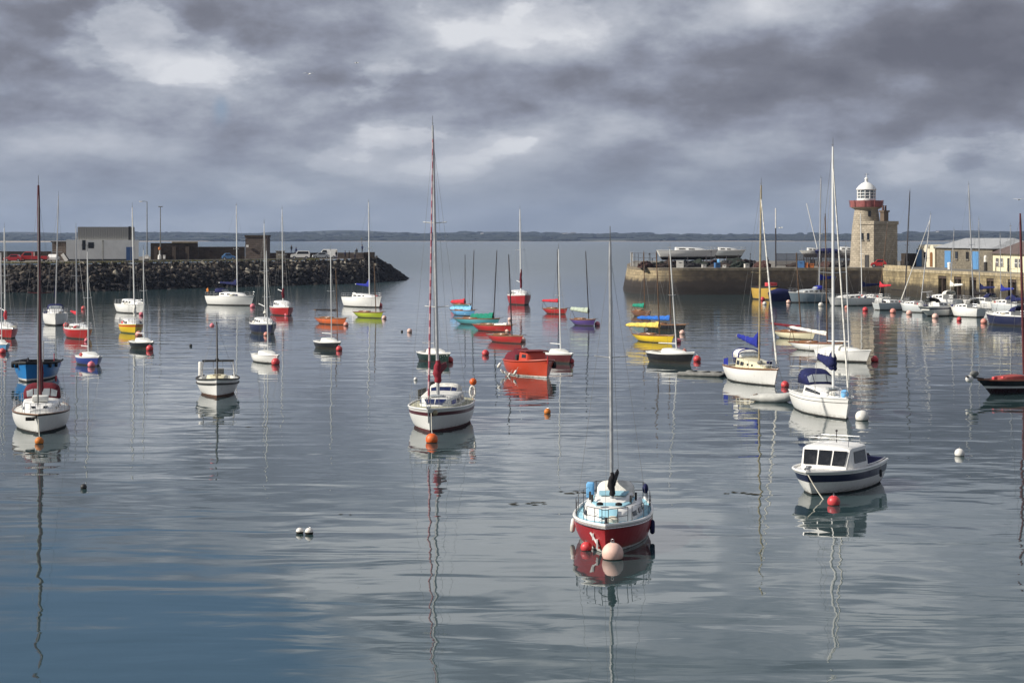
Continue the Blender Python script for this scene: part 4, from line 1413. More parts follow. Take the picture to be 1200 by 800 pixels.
def gaffer(label, px, py, hd, L, paint, top, cover, mastm=WOODMAST, B=1.9, boot=None, fat=.22, blen=None, deck=TEAK, bup=.15, group='old wooden class boats with covered sails', mx=.12, sag=0.0, cz=.85, bx=None, span=None, cv=None):
    """a wooden class boat: long counter, open cockpit with a varnished coaming, sail stowed along a long boom"""
    h = Hull(L, B, .76, .64, .64, tr=.34, rake=.45, stern=1.1, p=2.1, wl=.82, tm=.46, flare=.9)
    b = Boat('class_boat', label, 'sailboat', px, py, hd, h, [(.10, TEAK), (.90, paint), (2, boot or ANTIFOUL)], group, span)
    L, B = h.L, h.B
    make_deck(h, deck, b.root, well=(-L * .30, L * .02, B * .30, .4), camber=.05)
    make_rail(h, TEAK, b.root, r=.03, up=.02, name='toe_rail')
    q = MB()
    zc = h.zx(-L * .14)
    ring = [(-L * .14 + L * .17 * math.cos(a), B * .31 * math.sin(a)) for a in [2 * PI * i / 24 for i in range(24)]]
    q.loft([[Vector((x, y, zc - .02)) for x, y in ring], [Vector((x, y, zc + .16)) for x, y in ring]], 0, cap=False)
    o = q.build('coaming', TEAK, b.root)
    md = o.modifiers.new('thick', 'SOLIDIFY'); md.thickness = .03
    q = MB(); q.box((-L * .18, 0, zc - .1), (.2, B * .5, .05)); q.build('thwart', TEAK, b.root)
    q = MB(); q.tube([(L * .40, 0, h.zx(L * .4) + .06), (L * .5 + .55, 0, h.zx(L * .5) + .12)], .035, 6); q.build('bowsprit', mastm, b.root)
    if top:
        mx = b.x_at(bx if bx is not None else top[0] + 2) / L
        b.mast(L * mx, h.zx(L * mx), top, mastm, r=.06, fittings=False)
        b.stays(r=.008, back=False, k=.8)
    else:
        mx = (b.x_at(bx) / L) if bx else mx
        b.mbase = Vector((L * mx, 0, h.zx(L * mx)))
    bl = blen or L * .62
    z = h.zx(0) + cz
    if cv:
        xe = b.x_at(cv[0], -L * 1.2, b.mbase.x - .3)
        bl = b.mbase.x - xe
        px_m = 600 + F * (lambda w: w.x / w.y)(b.inv.inverted() @ Vector((b.mbase.x, 0, 0)))
        z = b.local(px_m, cv[1], b.mbase.x).z
        bup = b.local(cv[0], cv[2], xe).z - z
    if cover:
        b.boom(bl, z, mastm, cover, fat=fat, up=bup, peak=fat * .35, r=.05, sag=sag, taper=.35)
        x = b.mbase.x - bl * .92
        q = MB()
        for sg in (1, -1): q.tube([(max(x, -L / 2 + .2), sg * .35, h.zx(x)), (x, 0, z + bup)], .025, 6)
        q.build('boom_crutch', mastm, b.root)
    return b


def cruiser(label, px, py, hd, L, B, paint, top, cover=None, mastm=WHITEMAST, fb=1.1, cabin=WHITE, ch=.45, hood=None, boot=None, stripe=None, furl=None, mx=.08, r=.07, bundle=None, name='sailing_yacht',
            peak=.5, fat=.24, bup=.2, stern=.35, deck=DECK, group=None, tr=.66, cz=1.25, flag=None, rails=True, blen=.40, win=True, bx=None, span=None):
    """a decked cruising yacht"""
    h = Hull(L, B, fb, fb * .90, fb * .88, tr=tr, rake=.55, stern=stern, p=2.3, wl=.83, flare=.9)
    bands = [(.08, WHITE if stripe is None else paint)]
    if stripe: bands += [(.12, paint), (.28, stripe)]
    bands += [(.90, paint), (2, boot or ANTIFOUL)]
    if paint is WHITE: bands[0] = (.08, WHITE)
    b = Boat(name, label, 'sailboat', px, py, hd, h, bands, group, span)
    L, B = h.L, h.B
    rnd = random.Random(int(px * 7 + py))
    make_deck(h, deck, b.root, well=(-L * .44, -L * .19, B * .29, .45))
    make_rail(h, WHITE, b.root, r=.035, up=.02, name='toe_rail')
    zt = h.zx(0) + ch
    c = Cabin(h, [(L * .32, .28, h.zx(L * .32) + .05), (L * .22, B * .27, zt - .1), (L * .05, B * .35, zt), (-L * .18, B * .36, zt + .06)], tum=.86)
    c.build('cabin', cabin, b.root)
    if win: c.windows([(-L * .15, -L * .06), (-L * .02, L * .06), (L * .10, L * .15)], .38, .8, GLASS)
    if hood: b.hood(-L * .28, -L * .11, B * .33, zt, zt + .6, hood, CLEARISH)
    if top is None:
        b.mbase = Vector((L * .1, 0, zt))
    else:
        b.mast(b.x_at(bx if bx is not None else top[0] + 1), zt, top, mastm, r=r, spread=((.5, B * .22),))
        b.stays(bow=furl is None, r=.008)
    if furl: b.furled(furl, r=.055)
    if top or cover: b.boom(L * blen, zt + cz, mastm, cover, fat=fat, up=bup, peak=peak)
    if bundle: b.bundle(zt + .4, zt + bundle[1], bundle[0], r=.18, dx=.12)
    if rails:
        b.pulpit(.58, L * .15, r=.018); b.pushpit(.58, r=.018, fwd=.6)
        b.guard(-L * .42, L * .34, 6, .55, r=.012)
    for i in range(4):                          # gear left lying about on deck
        x, y = rnd.uniform(-L * .38, L * .36), rnd.uniform(-1, 1)
        y = (.8 if y > 0 else -.8) * (h.yx(x) - .18) if x > -L * .18 else y * h.yx(x) * .6
        q = MB(); q.ball((0, 0, 0), rnd.uniform(.12, .24), 0, 10, rnd.uniform(1, 2), .8, .8)
        o = q.build('deck_bundle', rnd.choice([C_NAVY, C_BLACK, C_GREY, C_WHITE, ROPE, B_RED]), b.root, loc=(x, y, h.zx(x) + .14))
        o.rotation_euler = (0, 0, rnd.uniform(0, 3))
    if flag:
        q = MB()
        x = -L / 2 + .05
        q.tube([(x, 0, h.zx(x)), (x - .25, 0, h.zx(x) + 1.3)], .018, 5); st = q.build('flag_staff', TEAK, b.root)
        q = MB(); q.quadslab([(x - .1, 0, h.zx(x) + .75), (x - .55, .1, h.zx(x) + .55), (x - .7, .12, h.zx(x) + 1.0), (x - .22, 0, h.zx(x) + 1.25)], .01); q.build('flag', flag, st)
    return b


def fleet():
    # ---- left group
    cruiser('red yacht half out of the frame at the far left edge', 2, 395, -68, 7.2, 2.5, CRIMSON, (5, 267), None, mastm=WHITEMAST, fb=1.0, bundle=(C_RED, 1.3), blen=.3, span=(-14, 21))
    keelboat('pale blue keelboat cut by the left edge, in front of the red yacht', -1, 410, -62, 5.4, SKYBLUE, (1, 296), mastm=WHITEMAST, fb=.66, span=(-16, 12))
    cruiser('white yacht with navy canvas and a dark topped mast, nearest the breakwater at left', 65.5, 380, -58, 8.6, 2.9, WHITE, (68.5, 229), C_NAVY, mastm=ALU, fb=1.35, hood=C_NAVY, peak=.9, fat=.3, cz=1.5, span=(51, 79))
    cruiser('red yacht with a red sail bundle, between a white yacht and a small blue keelboat', 91.5, 396, -52, 6.8, 2.3, CRIMSON, (89, 267), C_RED, mastm=ALU, fb=1.05, fat=.18, peak=.1, cz=1.0, ch=.35, span=(75, 108))
    keelboat('small dark blue keelboat with white deck and a pink buoy at its bow', 104, 427, -76, 5.3, BLUE, (102.5, 295), fb=.75, ball=(95, 415.5, 4.5, B_RED, 'red ball on the foredeck of the small dark blue keelboat'), span=(88, 120))
    cruiser('white yacht with low rounded cabin, behind the yellow boat', 152, 366.5, -38, 7.4, 2.6, WHITE, None, None, mastm=ALU, fb=1.25, ch=.6, rails=True, span=(134, 170))
    cruiser('yellow yacht with a red stripe along its hull', 154, 389.5, -50, 6.8, 2.4, YELLOW, (155, 243), None, mastm=WHITEMAST, fb=1.0, stripe=SCARLET, bundle=(C_WHITE, 1.6), boot=mat('green_bottom', (.06, .09, .03), .8), span=(139, 168), bx=158)
    keelboat('black keelboat with white cuddy and red buoy, in front of the yellow yacht', 166, 408, -60, 5.4, BLACK, (168, 293), fb=.7, ball=(172, 398.5, 3.5, B_RED, 'small red ball on the foredeck of the black keelboat at left'), span=(151, 181), bx=169)
    # ---- off the breakwater
    cruiser('white yacht with blue sail cover and ochre flag, lying off the breakwater', 269, 357.5, -28, 8.6, 2.8, WHITE, (277, 241), C_NAVY, mastm=WHITEMAST, fb=1.45, hood=C_NAVY, flag=B_AMBER, ch=.55, cz=1.2, peak=.6, r=.08, span=(240, 298))
    cruiser('red yacht with white deckhouse and dark red sail bundle, lying off the breakwater', 331, 369, -66, 7.4, 2.7, CRIMSON, (330.5, 245), None, mastm=WHITEMAST, fb=1.15, ch=.7, bundle=(C_MAROON, 1.7), r=.06, span=(316, 344))
    cruiser('navy hulled yacht with white cabin, in front of the red yacht', 308, 390, -74, 6.8, 2.4, NAVY, (309.5, 262), None, mastm=WHITEMAST, fb=1.1, ch=.5, bundle=(C_WHITE, .9), r=.05, span=(292, 324))
    keelboat('small white keelboat with a large pink buoy at its bow, in open water', 311, 424.5, -60, 5.3, WHITE, (312, 294), fb=.72, ball=(314, 413, 4, B_SALMON, 'salmon ball on the deck of the small white keelboat'), span=(294, 328), bx=314)
    keelboat('black keelboat with white deck and pink buoy, right of the small white keelboat', 384, 408.5, -64, 5.4, BLACK, (387.5, 294), fb=.74, span=(367, 400))
    gaffer('orange wooden class boat with a dark stowed sail and brown mast', 387, 379.5, -42, 6.6, ORANGE, (393.5, 314), C_BLACK, fat=.12, B=2.0, span=(368, 406), cv=(368, 364, 363))
    cruiser('white yacht with royal blue sail cover, behind the lime green boat', 424.5, 359.5, -46, 8.6, 2.9, WHITE, (432, 237), C_BLUE, mastm=WHITEMAST, fb=1.5, ch=.45, peak=.9, cz=1.2, fat=.2, r=.085, span=(400, 447))
    gaffer('lime green class boat with a brown mast', 431.5, 372, -36, 6.4, LIME, (438.5, 308), None, mastm=WOODMAST, span=(413, 449))
    # ---- the class boats in the middle
    gaffer('blue class boat under a pale blue sail cover', 542, 369.5, -38, 5.6, SKYBLUE, (555.5, 293), C_PALEBLUE, mastm=DARKMAST, fat=.33, span=(527, 557), cv=(527, 363.5, 361.5), bx=557)
    gaffer('class boat under a crimson sail cover, farthest left of the class boats in the middle', 539, 362, -42, 5.6, TEAL, (545, 298), C_RED, mastm=DARKMAST, fat=.32, span=(530, 552), cv=(528, 354, 354), bx=545)
    gaffer('teal class boat with a green sail cover', 556, 380, -40, 7.0, TEAL, (582.3, 293), C_GREEN, mastm=DARKMAST, fat=.40, span=(531, 586), cv=(551, 372.5, 371), bx=584)
    gaffer('red class boat under a long white boat cover, no mast showing', 576, 388, -46, 6.8, CRIMSON, None, C_WHITE, fat=.2, cz=.2, span=(553, 601), cv=(571, 381.5, 381), bx=600)
    gaffer('red class boat with a bare boom and dark mast, nearest the viewer of its group', 591, 401, -50, 6.6, CRIMSON, (596, 298), None, mastm=DARKMAST, span=(569.5, 613), bx=600)
    cruiser('dark red yacht seen bow on with white cabin, lying alone far out', 608, 356.5, -84, 8.0, 3.2, RED, (609.3, 245), None, mastm=WHITEMAST, fb=1.55, ch=.6, bundle=(C_MAROON, 3.2), r=.085, span=(594.5, 622))
    gaffer('red class boat under a red sail cover, beside the purple boat', 650, 367.5, -38, 5.6, CRIMSON, (653, 292), C_RED, mastm=DARKMAST, fat=.22, span=(635, 665), cv=(635, 353, 352.5), bx=654.5)
    gaffer('purple class boat under a sage green sail cover', 682.5, 381, -42, 5.2, PURPLE, (686.3, 294), C_SAGE, mastm=DARKMAST, fat=.30, span=(667, 698), cv=(668, 365, 362), bx=690)
    keelboat('white decked maroon keelboat with tall pale mast, right of the red orange launch', 652.5, 424, -62, 5.4, MAROON, (654.5, 292), fb=.82, B=1.9, span=(634, 672), bx=657)
    keelboat('white decked keelboat with dark green hull, left of the red striped jib', 507, 423.5, -56, 5.4, mat('bottle_green_paint', (.012, .03, .025), .3, coat=.2), (508, 300), fb=.82, mastm=ALU, span=(488, 528))
    # ---- by the right pier head
    gaffer('brown class boat with a green sail cover, closest to the pier head', 750, 370.5, -46, 5.4, BROWNHULL, (754.5, 294), C_GREEN, mastm=WOODMAST, fat=.28, span=(739, 763), cv=(741, 359, 358), bx=755.5)
    gaffer('black class boat under a royal blue sail cover', 776, 387, -36, 7.4, BLACK, (784, 298), C_BRIGHT, mastm=WOODMAST, fat=.26, span=(752, 804), cv=(746, 374, 372.5), bx=786)
    gaffer('bright yellow class boat with a cream yellow sail cover', 765, 400.5, -44, 7.0, YELLOW, (769, 294), C_YELLOW, mastm=WOODMAST, fat=.26, span=(740, 790), cv=(733, 382, 381), bx=773)
    keelboat('black keelboat with cream deck and a leaning white mast, beside the grey raft', 786, 425, -46, 5.6, BLACK, (785, 292), fb=.95, B=1.9, ball=(802, 411, 5, B_SALMON, 'salmon ball on the foredeck of the black keelboat beside the raft'), span=(757, 814), bx=793)
    # ---- right of centre
    gaffer('cream class boat with varnished deck under a dark red sail, left of the white pair', 932, 396.5, -28, 6.6, CREAM, (933, 296), C_MAROON, mastm=WOODMAST, fat=.16, bup=.35, B=2.0, span=(905, 956), cv=(902, 384, 379), bx=939)
    gaffer('white class boat with red deck under a long white sail cover', 956, 410.5, -24, 6.2, WHITE, (967, 250), C_WHITE, mastm=WOODMAST, fat=.18, bx=969.5, deck=REDDECK, span=(923, 988), cv=(924, 392, 383))
    keelboat('all white keelboat with a pale mast and red buoy, right of the white class boat', 987.5, 423, -38, 6.0, WHITE, (991, 290), bx=995, fb=1.0, B=2.1, cover=C_WHITE, ball=(1004, 409.5, 4, B_WHITE, 'white ball on the foredeck of the all white keelboat'), span=(954, 1021))
    # ---- yachts along the right pier, from the left
    cruiser('blue grey yacht with a royal blue sail cover, moored against the dark pier wall', 947, 354.5, -166, 7.0, 2.8, BLUEGREY, (962, 209), C_BLUE, mastm=ALU, fb=1.65, cabin=GREYW, ch=.5, r=.11, cz=1.6, fat=.32, hood=C_BLUE, bx=960, span=(924, 976))
    cruiser('long white yacht with navy sail cover, under the lighthouse', 998, 358, -158, 7.4, 2.6, WHITE, (1008.5, 250), C_NAVY, mastm=WHITEMAST, fb=1.2, ch=.45, cz=1.3, fat=.25, bx=1013, span=(970, 1026))
    cruiser('pale grey yacht moored below the corner of the lit pier wall', 1043, 363, 26, 5.6, 2.3, GREYW, (1066.3, 224), None, mastm=DARKMAST, fb=1.1, ch=.35, r=.09, bx=1062, span=(1022, 1066))
    cruiser('grey white yacht with a slanting furled sail, between pale grey yacht and raked white stern', 1076, 365.5, 154, 6.0, 2.4, GREYW, (1090.5, 252), None, mastm=ALU, fb=1.1, ch=.4, furl=C_WHITE, r=.07, bx=1088, span=(1055, 1093))
    cruiser('bright white yacht with a sharply raked stern and black hood, no mast showing', 1100, 370, 30, 6.2, 2.5, WHITE, None, None, mastm=ALU, fb=1.35, stern=1.5, stripe=NAVY, ch=.5, hood=C_BLACK, span=(1076, 1121))
    cruiser('white yacht with grey hood and a tall silver mast, beside the navy hulled yacht', 1133, 371, 152, 5.8, 2.5, WHITE, (1135, 217), C_BLACK, mastm=ALU, fb=1.25, ch=.45, hood=C_GREY, r=.085, bx=1141, span=(1113, 1157))
    cruiser('navy hulled yacht with cluttered white deck, at the right end of the moored row', 1183, 381, 156, 7.0, 2.6, NAVY, (1184, 266), C_NAVY, mastm=ALU, fb=1.3, ch=.4, hood=C_NAVY, r=.05, span=(1155, 1215))
    cruiser('white yacht half hidden behind the row, with a navy cover on its boom', 1150, 362, 152, 6.6, 2.5, WHITE, (1147, 258), C_NAVY, mastm=ALU, fb=1.2, ch=.5, hood=C_NAVY, r=.06, span=(1128, 1178))
    cruiser('white yacht tucked behind the pale grey yacht, under a red sail bundle', 1032, 356, 158, 6.4, 2.4, WHITE, (1040, 262), C_RED, mastm=WOODMAST, fb=1.1, ch=.4, r=.05, span=(1006, 1044))
    cruiser('white motor sailer with a pale awning, behind the yacht with the raked stern', 1104, 361.5, 154, 6.4, 2.6, WHITE, (1118, 270), C_WHITE, mastm=ALU, fb=1.5, ch=.6, hood=C_WHITE, r=.05, span=(1086, 1128))
    cruiser('grey white yacht behind the navy hulled yacht, with a blue boom cover', 1181, 367, 156, 6.4, 2.6, GREYW, (1172, 275), C_BLUE, mastm=ALU, fb=1.4, ch=.5, hood=C_NAVY, r=.05, span=(1160, 1204))
    # ---- yellow boat and the tarpaulined boat by the dark wall
    h = Hull(6.4, 3.0, 2.2, 2.0, 2.0, tr=.8, rake=.3, stern=.1, p=2.8, wl=.85)
    b = Boat('fishing_boat', 'ochre yellow fishing boat moored tight against the dark pier wall', 'fishing boat', 899, 351, -70, h, [(.1, TRIMDARK), (.9, OCHRE), (2, ANTIFOUL)])
    make_deck(h, REDDECK, b.root, well=(-2.6, 1.0, 1.1, .5)); make_rail(h, RUBBER, b.root, r=.09, up=.02)
    q = MB(); q.box((1.3, 0, 2.4), (1.2, 1.6, .7)); q.build('wheelhouse', B_RED, b.root, bevel=.05)
    q = MB(); q.tube([(.9, 0, 2.3), (.9, 0, 4.4)], .06, 8); q.build('mast', DARKMAST, b.root)
    h = Hull(5.6, 2.4, 1.3, 1.1, 1.1, tr=.75, rake=.5, p=2.4)
    b = Boat('covered_boat', 'small boat under a navy tarpaulin, between ochre boat and blue grey yacht', 'boat', 914, 353, -140, h, [(2, C_NAVY)])
    q = MB()
    q.loft([[Vector((x, h.yx(x) * 1.02 * math.cos(PI * i / 10), h.zx(x) + hh * math.sin(PI * i / 10))) for i in range(11)] for (x, hh) in ((-2.75, .3), (-1.5, .75), (.4, .9), (1.8, .55), (2.7, .12))])
    q.build('tarpaulin', C_NAVY, b.root, smooth=60)
    # ---- dark boat at the right edge
    h = Hull(7.6, 2.4, .95, .80, .95, tr=.3, rake=1.3, stern=.5, p=2.0, wl=.84)
    b = Boat('sailing_boat', 'dark hulled boat with a white line and red deck, entering from the right edge', 'sailboat', 1190, 459.5, 198, h, [(.42, BLACK), (.58, WHITE), (.9, mat('dark_maroon_side', (.035, .012, .016), .3, coat=.2)), (2, ANTIFOUL)], None, (1145, 1238))
    make_deck(h, REDDECK, b.root, well=(-2.6, 0, .7, .4)); make_rail(h, TEAK, b.root, r=.035, up=.04)
    q = MB(); q.tube([(3.2, 0, h.zx(3.2) + .1), (4.9, 0, h.zx(3.8) + .28)], .06, 8); q.build('bowsprit', DARKMAST, b.root)
    q = MB(); q.ball((4.5, -.05, h.zx(3.8) + .1), .26, 0, 12, 1.2, .8, .9); q.build('bow_fender', B_WHITE, b.root)
    q = MB(); q.ball((4.1, 0, h.zx(3.6) + .42), .24, 0, 12, 1.6, .8, .8); q.build('furled_jib', C_GREY, b.root)
    c = Cabin(h, [(1.9, .35, h.zx(1.9) + .05), (1.4, .6, h.zx(1) + .25), (-.1, .75, h.zx(0) + .3)], tum=.9); c.build('cabin', REDDECK, b.root)
    b.mast(b.x_at(1200), h.zx(0) + .3, (1195.6, 250), MAROONMAST, r=.085, fittings=False); b.stays(r=.01, back=False)
    b.boom(3.2, h.zx(0) + 1.1, WOODMAST, C_RED, fat=.16, peak=.2)
    for x in (2.4, 1.5):
        q = MB(); q.box((x, .25, h.zx(x) + .14), (.35, .2, .2)); q.build('deck_box', B_RED, b.root, bevel=.03)
    # ---- grey dinghies
    inflatable('pale grey inflatable dinghy lying alongside the white cruising yacht with navy canvas', 904, 470.5, -22, 2.35, 1.35, .26, mat('pale_grey_rubber', (.50, .50, .47), .6))
    raft()


def inflatable(label, px, py, hd, L, B, r, m):
    t = thing('inflatable_dinghy', label, 'dinghy', gp(px, py), R(hd))
    q = MB()
    y = B / 2 - r
    pts = [(-L / 2, y, r * .85), (-L * .2, y, r * .8), (L * .15, y, r * .85), (L * .36, y * .75, r * 1.05), (L * .47, y * .3, r * 1.3), (L * .5, 0, r * 1.38)]
    pts = pts + [(a, -b_, c) for (a, b_, c) in reversed(pts[:-1])]
    q.tube(pts, [r * .55] + [r] * (len(pts) - 2) + [r * .55], 12)
    q.build('side_tube', m, t, smooth=60)
    q = MB(); q.box((-L * .05, 0, r * .45), (L * .8, B - 2 * r, .04)); q.build('floor', C_GREY, t)
    q = MB(); q.box((-L * .42, 0, r * 1.0), (.05, B - 2.1 * r, r * 1.3)); q.build('transom', TEAK, t)
    q = MB(); q.box((-L * .02, 0, r * 1.45), (.2, B - 1.6 * r, .03)); q.build('thwart', TRIMDARK, t)


def raft():
    p = gp(825, 440)
    t = thing('pontoon_raft', 'flat dark grey pontoon raft floating behind the white yacht with cream cabin', 'raft', p, R(-30))
    q = MB(); q.box((0, 0, .16), (3.1, 1.5, .1)); q.build('raft_deck', mat('grey_boards', (.12, .125, .13), .8, var=.3, vscale=5), t, bevel=.02)
    for sg in (1, -1):
        q = MB(); q.tube([(-1.75, sg * .72, .1), (-1.6, sg * .72, .12), (1.5, sg * .72, .14), (1.8, sg * .72, .22)], [.1, .17, .17, .06], 10); q.build('float_tube', C_GREY, t)
    for x in (-.9, .1, 1.0):
        q = MB(); q.box((x, 0, .26), (.16, 1.2, .07)); q.build('crossbeam', RUBBER, t)


fleet()


# ---------------------------------------------- buoys
def buoys():
    L = [
        (718, 647, 25.5, B_PEACH, 'large peach buoy touching the bow of the red foreground sloop', 0),
        (687, 640.5, 13.5, B_RED, 'small red buoy under the sunlit bow of the red foreground sloop', 0),
        (506, 514, 14.5, B_ORANGE, 'bright orange buoy at the bow of the yacht with the maroon band', 0),
        (46, 516.5, 10.5, B_AMBER, 'amber brown buoy at the bow of the left white yacht with the maroon mast', 0),
        (11.5, 392.5, 8.5, B_RED, 'red buoy by the red yacht at the far left edge', 0),
        (3, 411.5, 8, B_RED, 'red buoy in front of the pale blue keelboat at the left edge', 0),
        (77.5, 381, 7, B_RED, 'red buoy between the white yacht with navy canvas and the red yacht behind', 0),
        (97.8, 361, 5.5, B_RED, 'red buoy alone near the breakwater, above the red yacht at left', 0),
        (101.5, 398.5, 5.5, B_PINK, 'pink red buoy just above the small dark blue keelboat', 0),
        (107, 427, 8.5, B_PINK, 'pink buoy against the bow of the small dark blue keelboat', 0),
        (165.5, 368, 5.5, B_PINK, 'faded pink buoy at the bow of the white yacht behind the yellow boat', 0),
        (162.5, 391.5, 8, B_SALMON, 'salmon buoy at the bow of the yellow yacht', 0),
        (175.5, 408, 8.5, B_RED, 'red buoy at the bow of the black keelboat in front of the yellow yacht', 0),
        (223.5, 404.5, 3.6, B_DARK, 'tiny black float alone in open water left of the fishing launch', 0),
        (98, 570, 7.5, B_DARK, 'black float alone in the near water at lower left', 0),
        (351.3, 622, 9, B_WHITE, 'smaller left one of two white floats lying together in the near water', 0),
        (362.3, 622.5, 10, B_WHITE, 'larger right one of two white floats lying together in the near water', 0),
        (296, 358.5, 6, B_PINK, 'pink buoy under the bow of the white yacht with the ochre flag', 0),
        (336.5, 368, 6.5, B_PINK, 'pink buoy at the bow of the red yacht with the white deckhouse', 0),
        (312, 391.5, 6, B_SALMON, 'salmon buoy at the bow of the navy hulled yacht off the breakwater', 0),
        (323, 424, 10, B_RED, 'large pink red buoy at the bow of the small white keelboat', 0),
        (397.5, 408.5, 7.5, B_RED, 'red buoy at the bow of the black keelboat right of the small white keelboat', 0),
        (405.5, 380, 6, B_SALMON, 'orange red buoy at the bow of the orange class boat', 0),
        (445, 357.5, 6.5, B_RED, 'red buoy at the bow of the white yacht behind the lime green boat', 0),
        (450.3, 372, 5.5, B_PEACH, 'pale buoy with dark underside at the bow of the lime green boat', 0),
        (480, 387.5, 6, B_PEACH, 'pale buoy alone left of the tall striped jib', 0),
        (471, 388, 2.8, B_DARK, 'tiny black float beside the pale buoy left of the striped jib', 0),
        (597.5, 374, 5, B_PEACH, 'peach buoy behind the long white cover of the red class boat', 0),
        (595.3, 387, 7, B_PEACH, 'peach buoy between the two red class boats in the middle', 0),
        (612.5, 398.5, 7.5, B_PEACH, 'pale buoy at the bow of the nearest red class boat', 0),
        (614.5, 355, 6, B_PEACH, 'pale pink buoy at the bow of the dark red yacht lying alone', 0),
        (700, 379.5, 6.5, B_PINK, 'pink buoy at the bow of the purple class boat', 0),
        (669, 423, 8, B_RED, 'red buoy at the bow of the maroon keelboat right of the launch', 0),
        (527, 421.5, 8.5, B_RED, 'red buoy at the bow of the dark green keelboat', 0),
        (487, 444, 4.5, B_WHITE, 'tiny white float in the water left of the yacht with the maroon band', 0),
        (569, 413.5, 8.5, B_RED, 'pink red buoy alone between the dark green keelboat and the launch', 0),
        (641.5, 482, 8, B_AMBER, 'dull orange float below the bow of the red orange launch', 0),
        (817, 420.5, 9, B_RED, 'pink red buoy at the bow of the black keelboat beside the raft', 0),
        (795, 399.5, 6.5, B_PINK, 'pink buoy at the bow of the yellow class boat', 0),
        (799.5, 389.5, 6.5, B_PEACH, 'pale pink buoy at the bow of the black class boat with the blue cover', 0),
        (920, 450.5, 9.5, B_RED, 'pink red buoy at the bow of the white yacht with cream cabin', 0),
        (1010.3, 487.5, 16, B_WHITE, 'big white buoy beside the white yacht with navy canvas', 0),
        (1124.5, 530.5, 11.5, B_WHITE, 'white buoy alone at right in open water', 0),
        (977, 587, 15, B_RED, 'red buoy below the bow of the white motor cruiser', 0),
        (1025, 421, 9, B_RED, 'red buoy at the bow of the all white keelboat', 0),
        (893.5, 350.5, 6, B_RED, 'red buoy under the ochre yellow fishing boat', 0),
        (896, 355.5, 5, B_WHITE, 'white buoy below the ochre yellow fishing boat', 0),
        (924, 353.5, 5, B_PEACH, 'pale red topped buoy in front of the boat under the navy tarpaulin', 0),
        (962, 357, 6, B_WHITE, 'white buoy below the blue grey yacht', 0),
        (992, 360, 4.5, B_SALMON, 'dark red buoy below the long white yacht under the lighthouse', 0),
        (1014, 362.5, 6.5, B_RED, 'pink red buoy right of the long white yacht under the lighthouse', 0),
        (1046.5, 364.5, 7, B_SALMON, 'salmon buoy in front of the pale grey yacht', 0),
        (1065.5, 366.5, 7, B_PEACH, 'pale salmon buoy in front of the grey white yacht with slanting sail', 0),
        (1096, 370.5, 7.5, B_PEACH, 'pale salmon buoy in front of the yacht with the raked stern', 0),
        (1124, 374, 6, B_RED, 'red buoy in front of the white yacht with grey canvas', 0),
        (1153, 376.5, 7.5, B_SALMON, 'salmon buoy at the bow of the navy hulled yacht in the row', 0),
    ]
    for (px, py, d, m, lb, _) in L:
        buoy(px, py, d, m, lb, 'mooring buoys on the water', eye=d > 7)


buoys()

